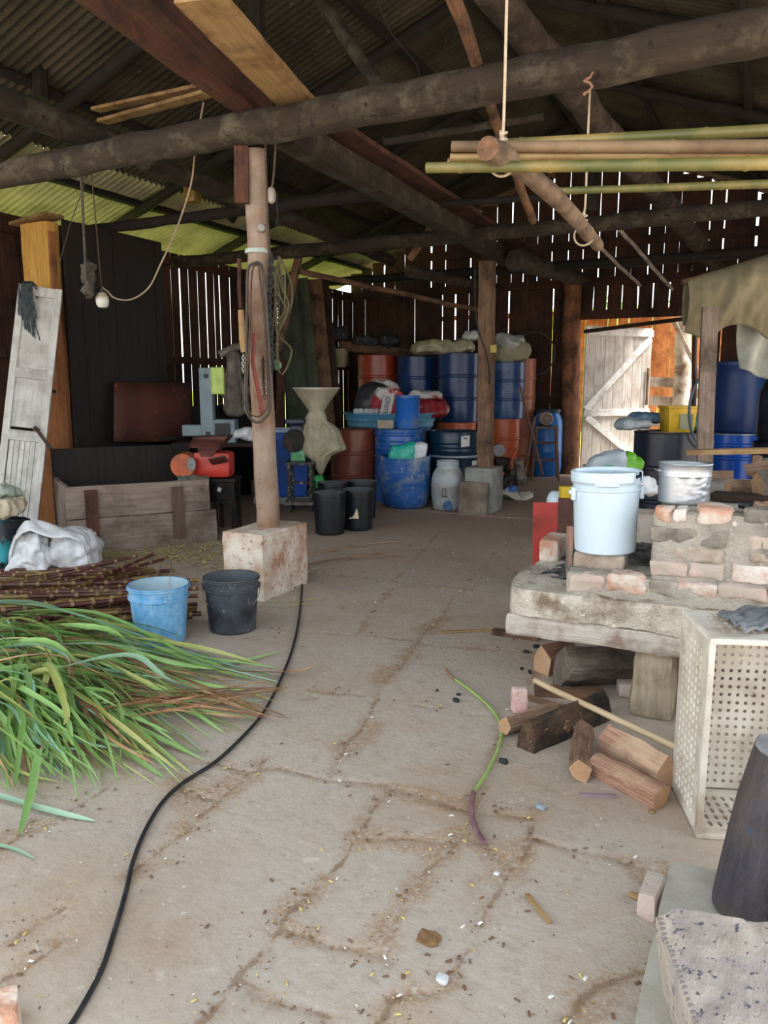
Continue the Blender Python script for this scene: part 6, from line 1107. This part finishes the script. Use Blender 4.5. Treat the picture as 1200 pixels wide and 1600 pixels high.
for k, (px, py, s_) in enumerate(((786, 1192, 0.022), (848, 1110, 0.02), (828, 1052, 0.018), (822, 1020, 0.02), (838, 1012, 0.022), (815, 1046, 0.015), (845, 1028, 0.02), (716, 1086, 0.014), (683, 1080, 0.012), (712, 1096, 0.02))):
    p = G(px, py); b = MB(); b.rock((0, 0, s_ * 0.35), (s_ * 1.6, s_, s_ * 0.8), n=3, amp=s_ * 0.2, rnd=0.8, ns=40, seed=k); tag(b.build('charcoal', M('charcoal_lump', '#1a1a1c', '#303236', rough=0.8), loc=(p.x, p.y, 0), rot=(0, 0, k), smooth=30), 'small lump of charcoal on the stone floor', 'charcoal', 'charcoal lumps on the floor')
# ================================================================ CRATE
m_crate = M('dirty_cream_plastic', '#c4bcae', '#dcd6cb', sc=4, rough=0.6, spot='#9d8b78', spot_sc=5, spot_th=0.57, spot_w=0.14, speck='#8f7b64', speck_sc=22, speck_th=0.7)
crt = thing('plastic_crate', 'cream perforated plastic crate standing on its end with its open side forward', 'crate', (-0.109, 2.423, 0.0), math.radians(20))
CW, CD, CHT = 0.46, 0.315, 0.655
def perf(name, o, du, dv, nu, nv, shape='round', frac=0.30, margin=0.03, t=0.006):
    o = Vector(o); du = Vector(du); dv = Vector(dv); b = MB(); mu, mv = margin / du.length, margin / dv.length
    def P_(u, v): return o + du * u + dv * v
    gu0, gu1, gv0, gv1 = mu, 1 - mu, mv, 1 - mv
    for (a, c_, e, f) in ((0, 1, 0, gv0), (0, 1, gv1, 1), (0, gu0, gv0, gv1), (gu1, 1, gv0, gv1)): b.add([P_(a, e), P_(c_, e), P_(c_, f), P_(a, f)], [(0, 1, 2, 3)])
    for i in range(nu):
        for j in range(nv):
            u0, u1 = gu0 + (gu1 - gu0) * i / nu, gu0 + (gu1 - gu0) * (i + 1) / nu; v0, v1 = gv0 + (gv1 - gv0) * j / nv, gv0 + (gv1 - gv0) * (j + 1) / nv; uc, vc = (u0 + u1) / 2, (v0 + v1) / 2
            sq = []; hl = []
            for k in range(8):
                a = PI / 4 * k + PI / 8; cx_, cy_ = math.cos(a), math.sin(a); m_ = max(abs(cx_), abs(cy_)); sq.append(P_(uc + cx_ / m_ * (u1 - u0) / 2, vc + cy_ / m_ * (v1 - v0) / 2))
                if shape == 'round': hl.append(P_(uc + cx_ * frac * (u1 - u0), vc + cy_ * frac * (v1 - v0)))
                else: hl.append(P_(uc + cx_ / m_ * 0.22 * (u1 - u0), vc + cy_ / m_ * 0.40 * (v1 - v0)))
            cor = [P_(u1, v1), P_(u0, v1), P_(u0, v0), P_(u1, v0)]
            b.add(sq + hl + cor, [(k, (k + 1) % 8, 8 + (k + 1) % 8, 8 + k) for k in range(8)] + [(1, 0, 16), (3, 2, 17), (5, 4, 18), (7, 6, 19)])
    return b.build(name, m_crate, crt, smooth=0, solid=t)
perf('base_panel', (0.012, CD - 0.004, 0.012), (CW - 0.024, 0, 0), (0, 0, CHT - 0.024), 15, 21, frac=0.24, margin=0.012)
perf('side_panel', (0.004, 0.02, 0.012), (0, CD - 0.03, 0), (0, 0, CHT - 0.024), 6, 20, 'slot', margin=0.035)
perf('side_panel', (CW - 0.004, 0.02, 0.012), (0, CD - 0.03, 0), (0, 0, CHT - 0.024), 6, 20, 'slot', margin=0.035)
perf('side_panel', (0.012, 0.02, 0.004), (CW - 0.024, 0, 0), (0, CD - 0.03, 0), 12, 5, 'slot', margin=0.04)
perf('side_panel', (0.012, 0.02, CHT - 0.004), (CW - 0.024, 0, 0), (0, CD - 0.03, 0), 12, 5, 'slot', margin=0.04)
b = MB()
for (c_, s_) in (((CW / 2, 0.010, 0.010), (CW, 0.03, 0.02)), ((CW / 2, 0.010, CHT - 0.010), (CW, 0.03, 0.02)), ((0.010, 0.010, CHT / 2), (0.02, 0.03, CHT - 0.03)), ((CW - 0.010, 0.010, CHT / 2), (0.02, 0.03, CHT - 0.03))): b.box(c_, s_)
b.build('rim', m_crate, crt, smooth=0, bevel=0.006)
for (x, z) in ((0.0, 0.0), (CW - 0.0, 0.0), (0.0, CHT), (CW, CHT)):
    b = MB(); b.tube([(x + (0.014 if x == 0 else -0.014), 0.02, z + (0.014 if z == 0 else -0.014)), (x + (0.014 if x == 0 else -0.014), CD, z + (0.014 if z == 0 else -0.014))], 0.0135, 8)
    b.build('corner_post', m_crate, crt)
b = MB(); cr_o = Matrix.Rotation(math.radians(20), 3, 'Z') @ Vector((0.10, 0.10, CHT + 0.004)) + Vector((-0.109, 2.423, 0))
b.grid(lambda u, v: RV * (0.42 * u) + FH * (0.20 * (v - 0.4) + 0.03 * math.sin(6 * u)) + Vector((0, 0, 0.006 + 0.035 * abs(noise.fractal(Vector((u * 4, v * 3, 2)), 1, 2, 4)) + 0.03 * math.sin(PI * u) * math.sin(PI * v))), 40, 24)
tag(b.build('rag', M('grey_rag', '#6f7276', '#8f9296', sc=8, rough=0.9, bump=0.4, spot='#4d5054', spot_sc=4), loc=cr_o, solid=0.008, smooth=80), 'crumpled grey rag lying on top of the crate', 'rag')
rope('strap', [cr_o + RV * 0.16 + Vector((0, 0, 0.07)), cr_o + RV * 0.28 + Vector((0, 0, 0.075)) - FH * 0.02, cr_o + RV * 0.42 + Vector((0, 0, 0.05)) - FH * 0.04], 0.008, m_black, 'black strap lying over the grey rag', 'strap')
# ================================================================ RIGHT FRONT
m_ledge = M('pale_ledge_concrete', '#a39e92', '#bab5a9', sc=4, rough=0.9, bump=0.3, spot='#8f8a7c', spot_sc=3, spot_th=0.56, spot_w=0.15)
b = MB(); b.rock((0, 0, 0.03), (0.9, 1.25, 0.066), n=(24, 30, 4), amp=0.006, rnd=0.25, ns=5); tag(b.build('ledge', m_ledge, loc=(0.285, 1.55, 0), smooth=60), 'pale concrete ledge along the right front edge of the floor', 'ledge')
b = MB(); b.rock((0, 0, 0.036), (0.05, 0.12, 0.075), n=4, amp=0.006, rnd=0.3, ns=12); tag(b.build('brick', BM['p'], loc=(-0.192, 2.02, 0), rot=(0, 0, -0.1), smooth=60), 'pink white brick set against the end of the pale ledge', 'brick')
m_stump = M('blue_black_charred_wood', '#2c2c34', '#565058', sc=5, stretch=(7, 7, 0.5), rough=0.6, bump=1.0, spot='#5a5048', spot_sc=3, spot_th=0.58, speck='#3c5068', speck_sc=9, speck_th=0.66)
m_stend = M('grey_cut_face', '#6d6c70', '#8f8d8c', sc=9, rough=0.85, bump=0.4)
st0 = Vector((0.075, 2.055, 0.062)); b = MB(); hgt = 0.425; pts = [(0.055 * (i / 14) ** 1.3, 0.03 * i / 14, hgt * i / 14) for i in range(15)]
b.tube(pts, [0.130 - 0.020 * i / 14 for i in range(15)], 20, rough=0.05, ns=5, seed=6, capmi=1, shape=(1, 1.02, 0.98, 0.9, 0.86, 0.9, 1, 1.05, 1.02, 0.95, 0.92, 0.98, 1.02, 1, 0.96, 0.92, 0.95, 1, 1.03, 1.0))
sto = thing('log_stump', 'blue black charred log stump standing on end in front of the crate', 'stump', st0); b.build('bark', [m_stump, m_stend], sto, smooth=60)
b = MB(); b.rock((0.075, -0.085, 0.10), (0.13, 0.06, 0.22), n=8, amp=0.02, rnd=1.4, ns=10, seed=3); b.build('bare_patch', M('bare_yellow_wood', '#9d8f70', '#bcae8c', sc=7, stretch=(6, 6, 1), rough=0.9, bump=0.6, spot='#57564c', spot_sc=8), sto, smooth=60)
m_chunk = M('weathered_sawn_wood', '#a19488', '#c6b8ab', sc=6, stretch=(3, 1, 1), rough=0.9, bump=0.8, spot='#8a8288', spot_sc=5, spot_th=0.57, spot_w=0.15, speck='#57525c', speck_sc=45, speck_th=0.63)
ck = thing('wood_chunk', 'wide sawn wood chunk with blue stain and cracks at the lower right corner', 'chunk', (-0.147, 1.671, 0.055), 0)
poly = [(0.0, 0.0), (0.111, -0.308), (0.17, -0.46), (0.55, -0.42), (0.55, 0.12), (0.226, 0.053)]
b = MB(); n_ = 26
def ckf(u, v):
    l_ = Vector((0.0, 0.0)).lerp(Vector((0.17, -0.46)), v); r_ = Vector((0.5, 0.115)).lerp(Vector((0.55, -0.40)), v); p = l_.lerp(r_, u); return Vector((p.x, p.y, 0.195 + 0.012 * noise.fractal(Vector((p.x * 9, p.y * 9, 1)), 1, 2, 4) - (0.03 * max(0, 1 - u * 14))))
b.grid(ckf, 40, 36)
k0 = len(b.v)
for (f0, f1, w_) in (((0, 1), None, 0),): pass
edge = [ckf(0, j / 36) for j in range(37)] + [ckf(i / 40, 1) for i in range(1, 41)] + [ckf(1, 1 - j / 36) for j in range(1, 37)] + [ckf(1 - i / 40, 0) for i in range(1, 40)]
m_ = len(edge); b.add([e for e in edge] + [Vector((e.x * 0.96 + 0.02, e.y, 0.0)) for e in edge], [(i, (i + 1) % m_, m_ + (i + 1) % m_, m_ + i) for i in range(m_)] + [tuple(range(m_, 2 * m_))])
b.build('sawn_top', m_chunk, ck, smooth=50)
b = MB()
for j in range(34):
    a_ = ckf(0.0, j / 34); c_ = ckf(0.0, (j + 0.6) / 34); b.box(((a_ + c_) / 2) + Vector((0.028, 0, 0.006)), (0.05, 0.004, 0.006), rz=0.25)
b.build('saw_marks', M('saw_mark_wood', '#7d7270', '#948880', rough=0.9), ck, smooth=0)
# brick tip at lower left
b = MB(); b.rock((0, 0, 0.035), (0.16, 0.10, 0.07), n=5, amp=0.006, rnd=0.3, ns=10); pq = G(-30, 1622); tag(b.build('brick', BM['o'], loc=(pq.x, pq.y, 0), rot=(0, 0, 0.9), smooth=60), 'orange brick corner at the lower left of the floor', 'brick')
# ================================================================ THINGS ON THE FLOOR
m_cord = M('black_cord', '#141416', '#242426', rough=0.6)
rope('power_cord', [G(474, 872, 0.006), G(473, 900, 0.006), G(468, 960, 0.006), G(458, 1010, 0.006), G(440, 1058, 0.008), G(415, 1108, 0.008), G(388, 1142, 0.008), G(340, 1188, 0.007), G(288, 1222, 0.007), G(255, 1252, 0.007), G(228, 1295, 0.007), G(208, 1345, 0.007), G(196, 1395, 0.007), G(180, 1450, 0.007), G(160, 1512, 0.007), G(130, 1570, 0.007), G(105, 1610, 0.007)], 0.0072, m_cord, 'long black power cord snaking over the stone floor', 'cord', sub=6)
cs = thing('sugarcane_shoot', 'bent green and purple cane stem lying in the middle of the floor', 'sugarcane', G(738, 1240, 0.0)); o0 = G(738, 1240, 0.0)
rope('green_blade', [q - o0 for q in (G(712, 1062, 0.01), G(740, 1082, 0.012), G(768, 1108, 0.012), G(783, 1135, 0.012), G(780, 1165, 0.012), G(762, 1205, 0.012), G(740, 1238, 0.01))], 0.0075, M('stem_green', '#7f9850', '#9fb46c', sc=12, rough=0.6), parent=cs, sub=6)
rope('dry_tip', [q - o0 for q in (G(696, 1044, 0.008), G(702, 1054, 0.009), G(712, 1062, 0.01))], 0.006, M('stem_dry', '#8f6a4e', '#a98566', rough=0.8), parent=cs)
rope('purple_base', [q - o0 for q in (G(740, 1238, 0.011), G(736, 1262, 0.012), G(742, 1290, 0.012), G(757, 1318, 0.011))], 0.0095, M('stem_purple', '#5a3a42', '#8a6a6c', sc=20, rough=0.6), parent=cs)
plank('splinter', G(822, 1398, 0.006), G(858, 1442, 0.006), 0.014, 0.006, mw_pale, 'curved pale wood sliver on the large slab', 'splinter')
plank('splinter', G(984, 1396, 0.008), G(1008, 1406, 0.008), 0.02, 0.008, mw_pale, 'short pale wood chip near the ledge brick', 'splinter')
plank('twig', G(905, 1241, 0.006), G(962, 1244, 0.006), 0.014, 0.010, M('purple_twig', '#7d6a72', '#9a868c', rough=0.8), 'thin purplish twig below the short reddish log', 'twig')
plank('twig', G(688, 988, 0.006), G(790, 984, 0.006), 0.018, 0.010, mw_pale, 'thin pale stick on the floor left of the hearth', 'stick')
plank('stick', G(770, 986, 0.016), G(842, 996, 0.016), 0.06, 0.03, mw_brown, 'brown wood offcut below the left end of the hearth', 'offcut')
for k, (px, py, s_, mm, lab) in enumerate(((690, 1533, 0.026, m_plast, 'small white stone on the floor near the bottom edge'), (845, 1264, 0.028, MATS['grey_film'], 'clear glassy pebble on the slab corner'), (1018, 1270, 0.018, mw_pale, 'tiny yellow chip below the crate corner'), (776, 1366, 0.014, m_plast, 'tiny pale pebble on the middle slab'), (670, 1468, 0.052, M('brown_clod', '#6d4f30', '#8f6d48', sc=30, rough=0.95, bump=0.6), 'brown clod of dirt near the bottom of the floor'))):
    p = G(px, py); b = MB(); b.rock((0, 0, s_ * (0.22 if s_ < 0.05 else 0.06)), (s_ * 1.2, s_, s_ * (0.55 if s_ < 0.05 else 0.22)), n=4, amp=s_ * 0.15, rnd=1.3, ns=40, seed=k); tag(b.build('pebble', mm, loc=(p.x, p.y, 0), smooth=50), lab, 'pebble')
# ================================================================ OVERHEAD THINGS
lg0, lg1 = AD(762, 230, 2.82), AD(932, 405, 4.5); lg1.z = lg0.z - 0.04
m_hlog = M('hanging_log_bark', '#6d5844', '#98836c', sc=7, stretch=(2, 2, 0.6), rough=0.9, bump=0.6, spot='#4f3f30', spot_sc=5)
hl = log('hanging_log', lg0, lg1, 0.041, 0.034, m_hlog, 'rough log slung on ropes carrying the bamboo poles', 'log', rough=0.16, bend=-0.03, endmat=mw_brown)
def onlog(px): # point along hanging log nearest to a pixel column
    best = min(range(101), key=lambda i: abs(600 + FPX * (lg0.lerp(lg1, i / 100) - CAM).dot(RV) / (lg0.lerp(lg1, i / 100) - CAM).dot(FV) - px)); return lg0.lerp(lg1, best / 100)
a1 = onlog(785); a2 = onlog(912)
def sling(name, p, ztop, label, mat, r=0.0055):
    ring = [p + Vector((0.05 * math.cos(t), 0, 0.052 * math.sin(t))) for t in [PI / 2 + 2 * PI * k / 12 for k in range(13)]]
    kn = [p + Vector((0.012 * math.cos(k * 2.2), 0.014 * math.sin(k * 2.2), 0.05 + 0.008 * k)) for k in range(8)]
    return rope(name, ring + kn + [p + Vector((0, 0, 0.14)), p + Vector((0, 0, (ztop - p.z) * 0.5)), Vector((p.x, p.y, ztop))], r, mat, label, 'rope')
sling('hanging_rope', a1, roofz(a1.x) - 0.02, 'pale rope holding the near end of the slung log', m_rope_pale)
sling('hanging_rope', a2, 2.90, 'pale rope with a reddish knot holding the far end of the slung log', m_rope_pale)
kb = AY(919, 125, 3.9); b = MB(); b.tube([kb + Vector((0.02 * math.cos(k * 1.3), 0.02 * math.sin(k * 1.3), 0.03 - 0.012 * k)) - kb for k in range(9)], 0.006, 6); tag(b.build('knot', M('reddish_twine', '#8a6250', '#a67d68', rough=0.9), loc=kb), 'reddish knot tied below the tie beam', 'knot')
m_bam = M('tan_bamboo', '#8f7448', '#ab9060', sc=4, stretch=(2, 2, 1), rough=0.45, spot='#7d5c38', spot_sc=3, spot_th=0.6)
m_bamg = M('green_bamboo', '#45502a', '#6c6c3a', sc=3, stretch=(2, 2, 0.6), rough=0.4, spot='#a08850', spot_sc=1.6, spot_th=0.54)
m_bamd = M('dead_brown_bamboo', '#6d573f', '#8f785b', sc=4, stretch=(2, 2, 0.6), rough=0.7, spot='#5a4632', spot_sc=3)
def bamboo(A, B_, r, mat, label, seg=0.32, tip=False):
    m_, L = frame(A, B_); pts = []; rad = []; nodes = [seg * (k + 0.4) for k in range(int(L / seg) + 1)]
    for q in sorted(set([0, L] + [min(L, max(0, n_ + d)) for n_ in nodes for d in (-0.012, -0.005, 0, 0.005, 0.012)])):
        d = min([abs(q - n_) for n_ in nodes] + [9]); pts.append((0.02 * math.sin(q * 1.3), 0, q)); rad.append(r * (1.14 if d < 0.002 else 1.05 if d < 0.006 else 0.98) * (1 - 0.15 * (1 - q / L)))
    b = MB(); b.tube(pts, rad, 12); return tag(b.build('bamboo_pole', mat, mat4=m_, smooth=60), label, 'bamboo')
bamboo(AD(706, 229, 3.0), AD(1240, 226, 2.70), 0.024, m_bamd, 'brown dead bamboo pole with a split left end, on top of the slung log')
bamboo(AD(760, 226, 3.06), AD(1240, 199, 2.78), 0.022, m_bamg, 'green bamboo pole highest of the bundle')
bamboo(AD(704, 246, 3.02), AD(1240, 237, 2.72), 0.018, m_bam, 'thin tan bamboo pole in the middle of the bundle')
bamboo(AD(666, 262, 2.98), AD(1240, 252, 2.66), 0.023, m_bamg, 'green and tan bamboo pole, lowest of the bundle')
bamboo(AD(700, 254, 3.1), AD(1240, 246, 2.78), 0.020, m_bam, 'tan bamboo pole behind the lowest of the bundle')
bamboo(AD(858, 299, 3.9), AD(1240, 284, 3.55), 0.020, m_bamg, 'single yellow green bamboo pole below the bundle')
# bulb and cord
bp_ = AD(160, 470, 6.0); bl_ = thing('light_bulb', 'white hanging light bulb in front of the black partition', 'bulb', bp_)
b = MB(); b.lathe([(0, -0.055), (0.03, -0.05), (0.045, -0.03), (0.049, 0.0), (0.046, 0.022), (0.044, 0.024)], 28); b.build('globe', M('opal_glass', '#c4c4be', '#d0d0ca', rough=0.3), bl_)
b = MB(); b.lathe([(0.047, 0.02), (0.049, 0.028), (0.03, 0.055), (0.026, 0.06), (0, 0.06)], 24); b.build('cap', M('cream_cap', '#a89c86', '#b8ac96', rough=0.5), bl_)
b = MB(); b.lathe([(0, 0.055), (0.022, 0.058), (0.022, 0.09), (0.012, 0.10), (0, 0.10)], 16); b.build('socket', m_black, bl_)
tt = bp_ + Vector((0, 0, 0.1)); top1 = AY(140, 232, 4.0)
rope('bulb_wire', [tt, tt.lerp(Vector((top1.x, top1.y, 2.9)), 0.3), Vector((top1.x, top1.y, 2.92))], 0.004, m_rope_dark, 'thin dark wire holding up the light bulb', 'wire')
rope('bulb_cable', [tt, AD(168, 455, 5.95), AD(180, 466, 5.9), AD(205, 468, 5.8), AD(232, 450, 5.7), AD(250, 415, 5.6), AD(275, 360, 5.5), AD(298, 290, 5.4), AD(305, 235, 5.3), AD(318, 160, 5.2)], 0.006, M('cream_cable', '#8a7a66', '#a8977f', rough=0.6), 'pale looping cable running from the bulb up to the roof', 'cable')
r0 = AY(125, 240, 4.02); tgr = thing('rope_clump', 'frayed rope with a knotted clump hanging left of the bulb', 'rope', Vector((r0.x, r0.y, 2.90)))
zr0 = AD(134, 340, 5.95); bot = AD(136, 466, 5.95) - tgr.location
rope('rope', [Vector((0, 0, 0)), bot * 0.5, bot], 0.009, M('frayed_grey_rope', '#3b352f', '#5c544b', sc=40, rough=0.95), parent=tgr)
b = MB(); b.rock(bot + Vector((0.02, 0, 0.13)), (0.09, 0.09, 0.26), n=7, amp=0.05, rnd=1.4, ns=16, seed=2); b.build('clump', MATS['frayed_grey_rope'], tgr, smooth=70)
rope('wire', [AD(92, 415, 6.6), AD(110, 350, 6.4), AD(140, 265, 6.0), AY(141, 238, 4.0)], 0.004, m_rope_dark, 'thin dark wire slanting from the column cap to the tie beam', 'wire')
jr = AY(300, 300, 6.1); b = MB(); b.rock((0, 0, 0), (0.14, 0.12, 0.2), n=5, amp=0.01, rnd=0.4); tag(b.build('tin', M('amber_tin', '#6d5420', '#8a6c2c', rough=0.4), loc=jr), 'amber tin hanging from the dark pole under the roof', 'tin')
rope('wire', [AD(585, -10, 4.2), AD(610, 50, 4.3), AD(650, 100, 4.4), AD(662, 150, 4.5), AD(690, 160, 4.5)], 0.004, m_black, 'black wire drooping under the roof at the top centre', 'wire')
wq = AY(805, 405, 9.2).lerp(AY(912, 438, 12.7), 0.15) - Vector((0, 0, 0.07))
rope('wire', [wq, wq - Vector((0.01, 0, 0.3)), wq - Vector((-0.01, 0, 0.62))], 0.006, m_black, 'short dark wire hanging from the shaggy bark log', 'wire')
